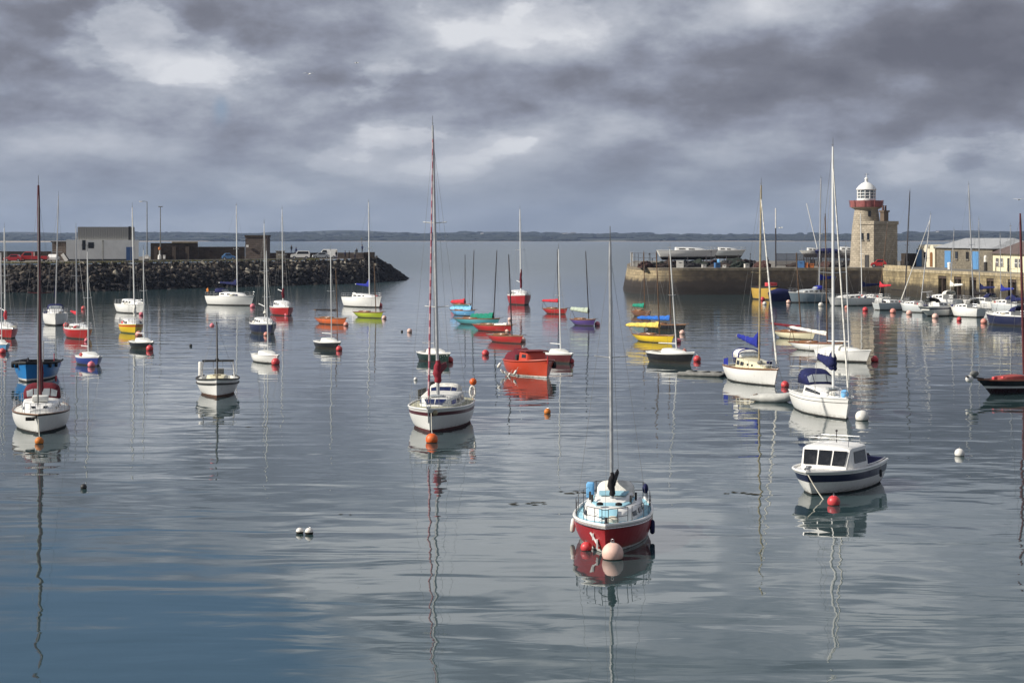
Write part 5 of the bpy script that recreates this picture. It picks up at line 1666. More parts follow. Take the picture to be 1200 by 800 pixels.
# ------------------------------------------------------------------ masonry
def masonry(name, stone, mortar, bw=1.3, bh=.5, weed=None, weed_z=1.9, stain=.5, vary=.22, second=None, u0=0):
    """coursed blocks laid by the wall's own UV metres; weed below the tide line"""
    m = bpy.data.materials.new(name)
    m.use_nodes = True
    T = NT(m.node_tree)
    b = T.n['Principled BSDF']
    uv = T.new('ShaderNodeUVMap').outputs[0]
    geo = T.new('ShaderNodeNewGeometry')
    br = T.new('ShaderNodeTexBrick')
    wob = T.new('ShaderNodeVectorMath', operation='ADD')
    T.l.new(uv, wob.inputs[0])
    nz = T.new('ShaderNodeTexNoise'); T.l.new(uv, nz.inputs['Vector']); nz.inputs['Scale'].default_value = 1.2
    sc = T.new('ShaderNodeVectorMath', operation='SCALE'); T.l.new(nz.outputs['Color'], sc.inputs[0]); sc.inputs['Scale'].default_value = .12
    T.l.new(sc.outputs[0], wob.inputs[1])
    T.l.new(wob.outputs[0], br.inputs['Vector'])
    spu = T.new('ShaderNodeSeparateXYZ'); T.l.new(uv, spu.inputs[0])
    br.inputs['Color1'].default_value = (*[c * (1 - vary) for c in stone], 1)
    br.inputs['Color2'].default_value = (*[min(1, c * (1 + vary)) for c in stone], 1)
    br.inputs['Mortar'].default_value = (*mortar, 1)
    br.inputs['Scale'].default_value = 1
    br.inputs['Mortar Size'].default_value = .025
    br.inputs['Brick Width'].default_value = bw
    br.inputs['Row Height'].default_value = bh
    br.inputs['Bias'].default_value = 0
    n1 = T.noise(uv, .35, 6, .6)
    n2 = T.noise(T.mapping(uv, scale=(1.6, .12, 1)), 1.0, 5, .6)
    c = T.mix(T.mul(T.ramp(n1, .42, .65), stain), br.outputs['Color'], tuple(x * .42 for x in stone))
    c = T.mix(T.mul(T.ramp(n2, .5, .75), stain * .8), c, tuple(x * .35 for x in stone))
    if second:                                  # shade of the front wall painted into its stone, beyond u0 metres
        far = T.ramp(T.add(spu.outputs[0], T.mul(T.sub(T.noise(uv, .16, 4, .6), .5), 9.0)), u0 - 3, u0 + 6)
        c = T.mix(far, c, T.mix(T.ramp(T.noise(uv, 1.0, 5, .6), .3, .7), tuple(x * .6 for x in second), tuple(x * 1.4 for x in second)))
    if weed:
        sp = T.new('ShaderNodeSeparateXYZ'); T.l.new(geo.outputs['Position'], sp.inputs[0])
        z = T.add(sp.outputs[2], T.mul(T.sub(T.noise(uv, .5, 5, .6), .5), 2.4))
        c = T.mix(T.ramp(z, weed_z - .5, weed_z + .5, 1, 0), c, tuple(x * 1.7 for x in weed))
        c = T.mix(T.ramp(z, weed_z * .45 - .3, weed_z * .45 + .4, 1, 0), c, weed)
    T.l.new(c, b.inputs['Base Color'])
    b.inputs['Roughness'].default_value = .9
    bp = T.new('ShaderNodeBump'); bp.inputs['Distance'].default_value = .05; bp.inputs['Strength'].default_value = .9
    T.l.new(T.add(T.mul(br.outputs['Fac'], -1.0), T.noise(uv, 4, 5, .6)), bp.inputs['Height'])
    T.l.new(bp.outputs[0], b.inputs['Normal'])
    return m


def uv_by_face(o):
    """UV in metres: along the wall and up; flat faces use x, y"""
    me = o.data
    lay = me.uv_layers.new(name='UVMap')
    for p in me.polygons:
        n = p.normal
        if abs(n.z) > .75:
            for li in p.loop_indices:
                co = me.vertices[me.loops[li].vertex_index].co
                lay.data[li].uv = (co.x, co.y)
        else:
            a = Vector((-n.y, n.x, 0)).normalized()
            for li in p.loop_indices:
                co = me.vertices[me.loops[li].vertex_index].co
                lay.data[li].uv = (a.dot(co), co.z)


def xyp(px, Y): return Vector(((px - 600) / F * Y, Y))


STONE_TAN = masonry('tan_quay_stone', (.33, .26, .145), (.11, .09, .06), 1.4, .55, weed=(.030, .024, .016), weed_z=2.2, stain=.75)
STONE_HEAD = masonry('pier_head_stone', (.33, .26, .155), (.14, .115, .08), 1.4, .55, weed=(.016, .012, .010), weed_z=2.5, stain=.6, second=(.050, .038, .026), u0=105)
STONE_DARK = masonry('dark_quay_stone', (.115, .09, .062), (.05, .04, .03), 1.4, .55, weed=(.022, .018, .014), weed_z=2.4, stain=.6)  # darker stone for the backs and ceilings of the recesses
STONE_LH = masonry('lighthouse_stone', (.40, .345, .265), (.26, .225, .17), .8, .38, stain=.28, vary=.18)
STONE_BROWN = masonry('brown_rubble_stone', (.075, .055, .042), (.035, .028, .022), .9, .4, stain=.5)
STONE_TOWER = masonry('weathered_tower_stone', (.13, .10, .085), (.07, .06, .05), .9, .4, stain=.45)
CONC = mat('quay_concrete', (.20, .185, .16), .9, var=.25, vscale=.4, second=(.12, .11, .09), sec_scale=.15)
ZP = 4.6            # quay level of the right pier
ZL = 5.2            # road level on the left breakwater


# ------------------------------------------------------------------ right pier
def right_pier():
    A, Bc = xyp(1034, 327), xyp(1200, 270)
    d = (Bc - A)
    Lw = d.length
    d.normalize()
    head = [xyp(744, 430), xyp(735.5, 372), xyp(736, 352), xyp(739, 341), xyp(746, 334), xyp(757, 329.5), xyp(772, 327), xyp(800, 326)]
    dark = [xyp(800, 326), xyp(840, 326.2), xyp(880, 326.6), xyp(930, 327), xyp(980, 327), A]
    t = thing('stone_pier', 'old stone pier with a rounded tan head and long dark wall, carrying the lighthouse', 'pier', (0, 0, 0))

    def strip(path, m, nm, z0=-1.0, z1=ZP, bat=.9):
        mb = MB()
        ns = []
        for i in range(len(path)):
            e = (path[min(i + 1, len(path) - 1)] - path[max(i - 1, 0)]).normalized()
            ns.append(Vector((e.y, -e.x)))
        zs = [z0, 0.3, 2.0, z1 - .45]
        for p, n_ in zip(path, ns):
            for z in zs:
                k = bat * (z1 - z) / z1
                mb.v.append((p.x + n_.x * k, p.y + n_.y * k, z))
        nz = len(zs)
        for i in range(len(path) - 1):
            for j in range(nz - 1):
                mb.f.append((i * nz + j, (i + 1) * nz + j, (i + 1) * nz + j + 1, i * nz + j + 1)); mb.m.append(0)
        o = mb.build(nm, m, t, smooth=40, recalc=False)
        me = o.data
        lay = me.uv_layers.new(name='UVMap')
        acc = [0]
        for a, b in zip(path, path[1:]): acc.append(acc[-1] + (b - a).length)
        for l in me.loops:
            lay.data[l.index].uv = (acc[l.vertex_index // nz], me.vertices[l.vertex_index].co.z)
        # coping course
        mb = MB()
        for p, n_ in zip(path, ns):
            for (k, z) in ((.12, z1 - .45), (.12, z1 + .02), (-.7, z1 + .02), (-.7, z1 - .45)):
                mb.v.append((p.x + n_.x * k, p.y + n_.y * k, z))
        for i in range(len(path) - 1):
            for j in range(4):
                k = (j + 1) % 4
                mb.f.append((i * 4 + j, (i + 1) * 4 + j, (i + 1) * 4 + k, i * 4 + k)); mb.m.append(0)
        mb.build('coping', MATS['coping_dark'], o, smooth=0)
        return o
    mat('coping_tan', (.34, .28, .18), .9, var=.3, vscale=1.2)
    mat('coping_dark', (.17, .14, .10), .9, var=.35, vscale=1.2)
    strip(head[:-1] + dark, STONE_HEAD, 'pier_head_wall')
    # the sunlit wall towards the right, with deep timbered recesses
    n = Vector((d.y, -d.x))                     # outward (towards the water)
    ext = Lw + 26
    rec = []
    for (pa, pb) in ((1099.5, 1109), (1118, 1126.5), (1136, 1144), (1156, 1164.5), (1181, 1191)):
        def u_of(px):
            lo, hi = 0, ext
            for _ in range(50):
                mid = (lo + hi) / 2
                q = A + d * mid
                if 600 + F * q.x / q.y < px: lo = mid
                else: hi = mid
            return lo
        rec.append((u_of(pa), u_of(pb)))
    mb = MB()
    P3 = lambda u, k, z: (A.x + d.x * u - n.x * k, A.y + d.y * u - n.y * k, z)

    def quad(u0, u1, z0, z1, k0=0, k1=0, m=0):
        mb.add([P3(u0, k0, z0), P3(u1, k1, z0), P3(u1, k1, z1), P3(u0, k0, z1)], [(0, 1, 2, 3)], m)
    cur = 0.0
    z0r, z1r, dep = .2, 3.75, 2.2
    for (a, b) in rec:
        quad(cur, a, -1, ZP - .45)
        quad(a, b, z1r, ZP - .45)
        quad(a, b, -1, z0r)
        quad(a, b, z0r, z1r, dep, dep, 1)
        quad(a, a, z0r, z1r, 0, dep); quad(b, b, z0r, z1r, dep, 0)
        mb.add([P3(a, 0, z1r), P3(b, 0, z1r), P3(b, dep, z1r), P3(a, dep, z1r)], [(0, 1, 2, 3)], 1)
        mb.add([P3(a, 0, z0r), P3(b, 0, z0r), P3(b, dep, z0r), P3(a, dep, z0r)], [(0, 1, 2, 3)], 0)
        cur = b
    quad(cur, ext, -1, ZP - .45)
    o = mb.build('lit_quay_wall', [STONE_TAN, STONE_DARK], t, smooth=0, recalc=False)
    uv_by_face(o)
    mb = MB()
    c0 = [P3(0, -.12, ZP - .45), P3(ext, -.12, ZP - .45), P3(ext, -.12, ZP + .02), P3(0, -.12, ZP + .02), P3(0, .7, ZP + .02), P3(ext, .7, ZP + .02)]
    mb.add(c0, [(0, 1, 2, 3), (3, 2, 5, 4)])
    mb.build('coping', MATS['coping_tan'], o, smooth=0)
    timber = mat('dark_timber', (.06, .04, .03), .9, var=.4, vscale=3)
    for (a, b) in rec:                           # timber post and cap across each recess
        q = MB()
        q.box((*P3(a + (b - a) * .3, .5, 0)[:2], 1.9), (.5, .5, 3.8))
        q.box((*P3((a + b) / 2 + .3, .35, 0)[:2], 3.55), (.45, (b - a) + 1.5, .4), rz=math.atan2(d.y, d.x) - PI / 2)
        q.build('timber_fender', timber, o, smooth=0)
    # quay surface
    out = head[:-1] + dark + [A + d * ext, xyp(1500, 232), xyp(1500, 430)]
    mb = MB()
    mb.add([(p.x, p.y, ZP) for p in out], [tuple(range(len(out)))])
    s = mb.build('quay', CONC, None, smooth=0)
    tag(s, kind='structure')
    return A, d, n


PA, PD, PN = right_pier()


def lighthouse():
    C = xyp(1015.3, 341)
    t = thing('lighthouse', 'round stone lighthouse with red gallery and white lantern dome', 'lighthouse', (C.x, C.y, ZP))
    white = mat('white_masonry_paint', (.78, .78, .76), .5, var=.05)
    redg = mat('red_gallery_paint', (.27, .085, .08), .7, var=.3, vscale=1)
    k = 341 / F                                   # metres per photo pixel here
    zz = lambda py: H - (py - HY) * k - ZP
    q = MB()
    prof = [(3.1, -.2), (2.95, 1.0), (2.62, zz(270)), (2.22, zz(250)), (2.08, zz(245.2))]
    q.lathe(prof, seg=40)
    o = q.build('tower', STONE_LH, t, smooth=30)
    me = o.data
    lay = me.uv_layers.new(name='UVMap')
    for l in me.loops:
        co = me.vertices[l.vertex_index].co
        lay.data[l.index].uv = ((math.atan2(co.y, co.x) + PI) * 2.6, co.z)
    q = MB(); q.box((1.2 * .1, -2.2, zz(250.5)), (.5, .5, .95)); q.build('window', GLASS, o, smooth=0)
    q = MB(); q.lathe([(2.05, zz(245.6)), (2.5, zz(244.2)), (2.75, zz(243.4)), (2.75, zz(242.8))], seg=40); q.build('gallery_bracket', STONE_LH, t, smooth=30)
    q = MB(); q.lathe([(2.85, zz(242.8)), (2.98, zz(235.2)), (2.86, zz(235.2)), (2.74, zz(242))], seg=40); q.build('gallery', redg, t, smooth=30)
    for i in range(10):
        a = i * PI / 5
        q = MB(); q.tube([(2.97 * math.cos(a), 2.97 * math.sin(a), zz(243)), (3.12 * math.cos(a), 3.12 * math.sin(a), zz(234.6))], .05, 5); q.build('gallery_post', redg, t)
    q = MB(); q.lathe([(1.72, zz(243)), (1.72, zz(233))], seg=32); q.build('lantern_base', white, t, smooth=30)
    q = MB(); q.lathe([(1.5, zz(233)), (1.5, zz(222.6))], seg=24); q.build('lantern_glass', mat('lantern_glass', (.20, .23, .25), .08), t, smooth=30)
    q = MB()
    for i in range(12):
        a = i * PI / 6 + .2
        q.tube([(1.63 * math.cos(a), 1.63 * math.sin(a), zz(233.2)), (1.63 * math.cos(a), 1.63 * math.sin(a), zz(222.4))], .085, 6)
    for py in (233, 229.6, 226.2, 222.5):
        q.tube([(1.63 * math.cos(a), 1.63 * math.sin(a), zz(py)) for a in [2 * PI * i / 24 for i in range(25)]], .07, 6, cap=False)
    q.build('lantern_frame', white, t)
    q = MB(); q.lathe([(1.5, zz(229)), (1.5, zz(222.6))], seg=20)
    q = MB(); q.lathe([(.3, zz(232)), (.55, zz(230)), (.55, zz(226)), (.2, zz(224))], seg=16); q.build('lamp_lens', GLASS, t)
    q = MB(); q.lathe([(1.78, zz(222.8)), (1.85, zz(222.2)), (1.72, zz(220.4)), (1.35, zz(217.6)), (.8, zz(214.8)), (.3, zz(213.4)), (.26, zz(210.6)), (.36, zz(209.6)), (.24, zz(208.4)), (.06, zz(207.6)), (.04, zz(203.2))], seg=32)
    q.build('dome', white, t, smooth=50)
    q = MB(); q.tube([(-.3, 0, zz(204.4)), (.42, 0, zz(204.4))], .04, 5); q.build('weather_vane', DARKMAST, t)


lighthouse()


def obox(name, corner, d1, l1, l2, z0, z1, m, parent=None, uv=True):
    """a block standing on a plan corner, sides along d1 and its left normal"""
    d2 = Vector((-d1.y, d1.x))
    pts = [corner, corner + d1 * l1, corner + d1 * l1 + d2 * l2, corner + d2 * l2]
    mb = MB()
    mb.add([(p.x, p.y, z0) for p in pts] + [(p.x, p.y, z1) for p in pts], [(0, 1, 5, 4), (1, 2, 6, 5), (2, 3, 7, 6), (3, 0, 4, 7), (4, 5, 6, 7)])
    o = mb.build(name, m, parent, smooth=0)
    if uv: uv_by_face(o)
    return o


def panel_on(o_parent, corner, d, u0, u1, z0, z1, m, name, proud=.04, thick=.05):
    """a flat panel on the wall that runs from corner along d; outward is d turned right"""
    n = Vector((d.y, -d.x))
    mb = MB()
    a, b = corner + d * u0 + n * proud, corner + d * u1 + n * proud
    mb.quadslab([(a.x, a.y, z0), (b.x, b.y, z0), (b.x, b.y, z1), (a.x, a.y, z1)], thick)
    return mb.build(name, m, o_parent, smooth=0)


def keepers_house():
    Y = 334.5
    k = Y / F
    c = xyp(1024, Y)
    zt = H - (263 - HY) * k
    d1 = Vector((.77, .64)).normalized()          # right, shaded face
    t = thing('keepers_house', 'square stone keeper\'s house with parapet roof and chimney, against the lighthouse', 'house', (0, 0, 0))
    o = obox('wall', c, d1, 6.6, 3.3, ZP, zt, STONE_LH, t)
    e = .16
    d2 = Vector((-d1.y, d1.x))
    obox('parapet', c - d1 * e - d2 * e, d1, 6.6 + 2 * e, 3.3 + 2 * e, zt, zt + .62, STONE_LH, t)
    dl = -d2                                       # left face runs from its far end to the corner
    far = c + d2 * 3.3
    for u in (.75, 2.05):
        w = panel_on(o, far, dl, u - .24, u + .24, ZP + 4.9, ZP + 6.1, GLASS, 'window')
        panel_on(w, far, dl, u - .34, u + .34, ZP + 4.7, ZP + 4.88, CONC, 'sill', .05, .14)
    panel_on(o, far, dl, 1.3, 2.2, ZP, ZP + 2.2, TRIMDARK, 'door')
    ch = c + d1 * 4.5 + d2 * 1.3
    q = MB()
    q.box((ch.x, ch.y, zt + 1.15), (1.25, .9, 2.3), rz=math.atan2(d1.y, d1.x)); st = q.build('chimney', mat('brown_chimney', (.13, .095, .07), .9), t, smooth=0)
    q = MB(); q.box((ch.x, ch.y, zt + 2.4), (1.6, 1.2, .3), rz=math.atan2(d1.y, d1.x)); q.build('chimney_cap', mat('brown_chimney', (.13, .095, .07)), st, smooth=0)
    for s_ in (-.35, .35):
        q = MB(); q.lathe([(.2, 0), (.17, .75), (.21, .8), (.21, .9)], (ch.x + d1.x * s_, ch.y + d1.y * s_, zt + 2.53), 12); q.build('chimney_pot', mat('chimney_pot_dark', (.10, .045, .035), .8), st)


keepers_house()


def cottages():
    # long stone store with blue doors
    a, b = xyp(1096, 335), xyp(1163, 300)
    d = (b - a); L = d.length; d.normalize()
    t = thing('quay_store', 'long low stone quay store with blue doors and pale grey roof', 'building', (0, 0, 0))
    grey = masonry('store_rubble', (.20, .175, .13), (.15, .13, .10), .6, .3, stain=.35)
    zt = 8.05
    o = obox('wall', a, d, L, 9, ZP, zt, grey, t)
    blue = mat('blue_door_paint', (.10, .26, .50), .5, var=.1)
    T_ = lambda px: min(L, max(0, (lambda q: q)(next(u for u in [i * .1 for i in range(int(L * 10) + 40)] if 600 + F * (a + d * u).x / (a + d * u).y >= px))))
    for (p0, p1) in ((1107.5, 1114.5), (1140, 1147)):
        panel_on(o, a, d, T_(p0), T_(p1), ZP + .05, zt - .45, blue, 'blue_door')
    for (p0, p1) in ((1119.8, 1122.6), (1132.4, 1135.4)):
        w = panel_on(o, a, d, T_(p0), T_(p1), zt - 1.75, zt - .55, GLASS, 'window')
        panel_on(w, a, d, T_(p0) - .2, T_(p1) + .2, zt - 1.95, zt - 1.77, CONC, 'sill', .05, .16)
    # roof: a long hipped sheet of pale slate
    n = Vector((-d.y, d.x))
    q = MB()
    e = .4
    P = [a - d * e - n * e, b + d * e - n * e, b + d * e + n * (9 + e), a - d * e + n * (9 + e)]
    r0, r1 = a + d * 3.5 + n * 4.5, b - d * 3.5 + n * 4.5
    q.add([(p.x, p.y, zt + .05) for p in P] + [(r0.x, r0.y, zt + 1.75), (r1.x, r1.y, zt + 1.75)], [(0, 1, 5, 4), (1, 2, 5), (2, 3, 4, 5), (3, 0, 4), (3, 2, 1, 0)])
    q.build('roof', mat('pale_slate', (.33, .34, .35), .55, var=.12, vscale=.8), t, smooth=0)
    # little white gabled block with round headed openings
    a, b = xyp(1074, 340), xyp(1095.5, 334)
    d = (b - a); L = d.length; d.normalize()
    t = thing('white_gabled_hut', 'small white hut with three rounded gables, left of the quay store', 'hut', (0, 0, 0))
    wh = mat('cream_render', (.66, .61, .48), .8, var=.08)
    o = obox('wall', a, d, L, 6, ZP, 7.9, wh, t)
    n = Vector((d.y, -d.x))
    for i, u in enumerate((L * .2, L * .53, L * .84)):
        c = a + d * u
        q = MB()
        prof = [(u_, z_) for (u_, z_) in [(.62 * math.cos(PI * j / 10), .75 * math.sin(PI * j / 10)) for j in range(11)]]
        q.loft([[Vector((c.x + d.x * p - n.x * kk, c.y + d.y * p - n.y * kk, 7.88 + z)) for (p, z) in prof] for kk in (-.02, 4.0)])
        q.build('gable', wh, o, smooth=40)
    panel_on(o, a, d, .1, L * .30, ZP + .05, 7.7, blue, 'blue_door')
    panel_on(o, a, d, L * .42, L * .58, 6.1, 7.3, GLASS, 'window')
    q = MB()
    c = a + d * (L * .82) + n * .03
    q.loft([[Vector((c.x + d.x * p + n.x * kk, c.y + d.y * p + n.y * kk, z)) for (p, z) in [(.42, ZP + .1), (.42, 6.9)] + [(.42 * math.cos(PI * j / 8), 6.9 + .42 * math.sin(PI * j / 8)) for j in range(1, 8)] + [(-.42, 6.9), (-.42, ZP + .1)]] for kk in (0, .05)])
    q.build('arched_doorway', TEAK, o, smooth=0)
    # cream office block
    a, b = xyp(1163.5, 298), xyp(1225, 272)
    d = (b - a); L = d.length; d.normalize()
    t = thing('cream_office', 'cream rendered harbour office with paired windows and dark roof, at the right edge', 'building', (0, 0, 0))
    cr = mat('cream_wall_paint', (.76, .70, .48), .7, var=.05)
    zt = 7.35
    o = obox('wall', a, d, L, 8, ZP, zt, cr, t)
    def T2(px):
        lo, hi = 0, L
        for _ in range(40):
            mid = (lo + hi) / 2
            q_ = a + d * mid
            if 600 + F * q_.x / q_.y < px: lo = mid
            else: hi = mid
        return lo
    for p in (1167.5, 1172.5, 1189.8, 1194.6):
        w = panel_on(o, a, d, T2(p), T2(p + 3.2), 5.35, 6.65, GLASS, 'window')
        for k_ in (.0, .5, 1.0):
            u = T2(p) + (T2(p + 3.2) - T2(p)) * k_
            panel_on(w, a, d, u - .06, u + .06, 5.35, 6.65, WHITEMAST, 'frame', .09, .03)
        panel_on(w, a, d, T2(p), T2(p + 3.2), 5.95, 6.05, WHITEMAST, 'frame', .125, .03)
    panel_on(o, a, d, T2(1181), T2(1183.2), ZP + .05, 6.7, TRIMDARK, 'door')
    n = Vector((-d.y, d.x)); e = .5
    q = MB()
    P = [a - d * e - n * e, b + d * e - n * e, b + d * e + n * (8 + e), a - d * e + n * (8 + e)]
    r0, r1 = a + d * 1.5 + n * 4, b + n * 4
    q.add([(p.x, p.y, zt + .02) for p in P] + [(r0.x, r0.y, zt + 1.9), (r1.x, r1.y, zt + 1.9)], [(0, 1, 5, 4), (1, 2, 5), (2, 3, 4, 5), (3, 0, 4), (3, 2, 1, 0)])
    q.build('roof', mat('dark_tiles', (.12, .085, .075), .8, var=.2, vscale=.8), t, smooth=0)


cottages()


# ------------------------------------------------------------------ things on the right pier
def car(label, px, py, Y, rz, paint, kind='car', z=ZP, name='parked_car', cat='car', L=4.1):
    p = at(px, py, Y); p.z = z
    t = thing(name, label, cat, p, rz)
    if kind == 'suv': prof = [(-L / 2, .35), (-L / 2, 1.0), (-L * .48, 1.75), (L * .12, 1.78), (L * .24, 1.12), (L * .48, 1.0), (L / 2, .7), (L / 2, .35)]; gl = (-L * .44, L * .15, 1.12, 1.66)
    elif kind == 'van': prof = [(-L / 2, .35), (-L / 2, 2.0), (-L * .47, 2.1), (L * .22, 2.1), (L * .36, 1.3), (L * .49, 1.1), (L / 2, .35)]; gl = (L * .02, L * .26, 1.3, 1.9)
    elif kind == 'truck': prof = [(-L / 2, .5), (-L / 2, 1.1), (-L * .05, 1.1), (-L * .05, 1.9), (L * .2, 1.95), (L * .33, 1.25), (L * .5, 1.1), (L / 2, .45)]; gl = (0, L * .24, 1.25, 1.8)
    else: prof = [(-L / 2, .32), (-L / 2, .85), (-L * .40, 1.0), (-L * .26, 1.42), (L * .08, 1.44), (L * .24, .98), (L * .46, .82), (L / 2, .55), (L / 2, .32)]; gl = (-L * .27, L * .12, 1.0, 1.34)
    q = MB()
    ws = [.80, .84, .84, .80]
    ys = [-.84, -.72, .72, .84]
    rings = []
    for y in (-.84, -.80, .80, .84):
        s_ = .985 if abs(y) > .82 else 1
        rings.append([Vector((x * s_, y - (.10 * (z - .95) * math.copysign(1, y) if z > .95 else 0), z)) for (x, z) in prof])
    q.loft(rings)
    b = q.build('body', paint, t, smooth=0, bevel=.03)
    for sg in (1, -1):
        q = MB()
        yy = lambda z: sg * (.845 - (.10 * (z - .95)) + .006)
        g = gl
        q.quadslab([(g[0], yy(g[2]), g[2]), (g[1] + .18, yy(g[2]), g[2]), (g[1] - .12, yy(g[3]), g[3]), (g[0] + .12, yy(g[3]), g[3])], .01 * -sg)
        q.build('side_window', GLASS, b, smooth=0)
        for x in (-L * .32, L * .31):
            q = MB(); q.lathe([(.16, -.1), (.33, -.1), (.34, 0), (.33, .1), (.16, .1)], (x, sg * .76, .33), 16, M=Matrix.Rotation(R(90), 3, 'X')); w = q.build('wheel', RUBBER, t)
            q = MB(); q.lathe([(.02, -.11), (.18, -.108), (.18, .108), (.02, .11)], (x, sg * .76, .33), 12, M=Matrix.Rotation(R(90), 3, 'X')); q.build('hub', STEEL, w)
        q = MB(); q.box((L * .485, sg * .58, .72), (.12, .3, .16)); q.build('headlight', B_WHITE, b, smooth=0)
    return t


PERSON = {}


def person_mesh(kind):
    """one continuous figure grown with a skin modifier, standing or seated"""
    if kind in PERSON: return PERSON[kind]
    if kind == 'sit':
        J = {'p': (0, 0, .5), 'c': (0, .02, .95), 'n': (0, 0, 1.12), 'h': (0, -.02, 1.3), 'lh': (.09, 0, .5), 'lk': (.11, -.45, .52), 'lf': (.11, -.42, .06), 'rh': (-.09, 0, .5), 'rk': (-.11, -.45, .52), 'rf': (-.11, -.42, .06)}
        sh = 1.03
    else:
        st = .14 if kind == 'walk' else .02
        J = {'p': (0, 0, .92), 'c': (0, 0, 1.28), 'n': (0, 0, 1.48), 'h': (0, -.02, 1.66), 'lh': (.09, 0, .88), 'lk': (.1, -st, .48), 'lf': (.1, -st * .6, .06), 'rh': (-.09, 0, .88), 'rk': (-.1, st * .3, .48), 'rf': (-.1, st * 1.4, .06)}
        sh = 1.40
    J.update({'ls': (.19, .01, sh), 'le': (.25, .03, sh - .3), 'lw': (.23, -.1, sh - .54), 'rs': (-.19, .01, sh), 're': (-.25, .03, sh - .3), 'rw': (-.23, -.1, sh - .54),
              'lt': (J['lf'][0], J['lf'][1] - .17, .04), 'rt': (J['rf'][0], J['rf'][1] - .17, .04)})
    rad = {'p': .15, 'c': .16, 'n': .07, 'h': .115, 'lh': .10, 'lk': .07, 'lf': .05, 'rh': .10, 'rk': .07, 'rf': .05, 'ls': .075, 'le': .05, 'lw': .04, 'rs': .075, 're': .05, 'rw': .04, 'lt': .04, 'rt': .04}
    E = [('p', 'c'), ('c', 'n'), ('n', 'h'), ('p', 'lh'), ('lh', 'lk'), ('lk', 'lf'), ('lf', 'lt'), ('p', 'rh'), ('rh', 'rk'), ('rk', 'rf'), ('rf', 'rt'), ('c', 'ls'), ('ls', 'le'), ('le', 'lw'), ('c', 'rs'), ('rs', 're'), ('re', 'rw')]
    ks = list(J)
    me = bpy.data.meshes.new('person_skeleton')
    me.from_pydata([J[k] for k in ks], [(ks.index(a), ks.index(b)) for a, b in E], [])
    o = bpy.data.objects.new('person_skeleton', me)
    col.objects.link(o)
    sk = o.modifiers.new('skin', 'SKIN')
    for k, v in zip(ks, me.skin_vertices[0].data): v.radius = (rad[k], rad[k] * .85)
    me.skin_vertices[0].data[0].use_root = True
    o.modifiers.new('sub', 'SUBSURF').levels = 1
    dg = bpy.context.evaluated_depsgraph_get()
    new = bpy.data.meshes.new_from_object(o.evaluated_get(dg))
    bpy.data.objects.remove(o)
    new.polygons.foreach_set('use_smooth', [True] * len(new.polygons))
    PERSON[kind] = (new, sh, J['p'][2])
    return PERSON[kind]


def person(label, px, py, Y, rz, top, legs, kind='stand', z=None, group=None):
    src, sh, hip = person_mesh(kind)
    me = src.copy()
    me.materials.clear()
    skin = mat('skin', (.45, .28, .20), .6)
    for m in (top, legs, skin): me.materials.append(m)
    for p in me.polygons:
        c = p.center
        p.material_index = 1 if c.z < hip - .02 and abs(c.x) < .2 else (2 if c.z > sh + .12 or c.z < sh - .5 and abs(c.x) > .19 else 0)
    o = bpy.data.objects.new('person', me)
    col.objects.link(o)
    q = at(px, py, Y)
    o.location = (q.x, Y, q.z if z is None else z)
    o.rotation_euler = (0, 0, rz)
    tag(o, label, 'person', group)
    bb = MB()
    hz = sh + .26
    bb.lathe([(.118, hz - .05), (.122, hz + .03), (.09, hz + .1), (.03, hz + .135)], (0, .0, 0), 12)
    bb.build('hair', mat('dark_hair', (.03, .022, .018), .8), o, smooth=60)
    return o


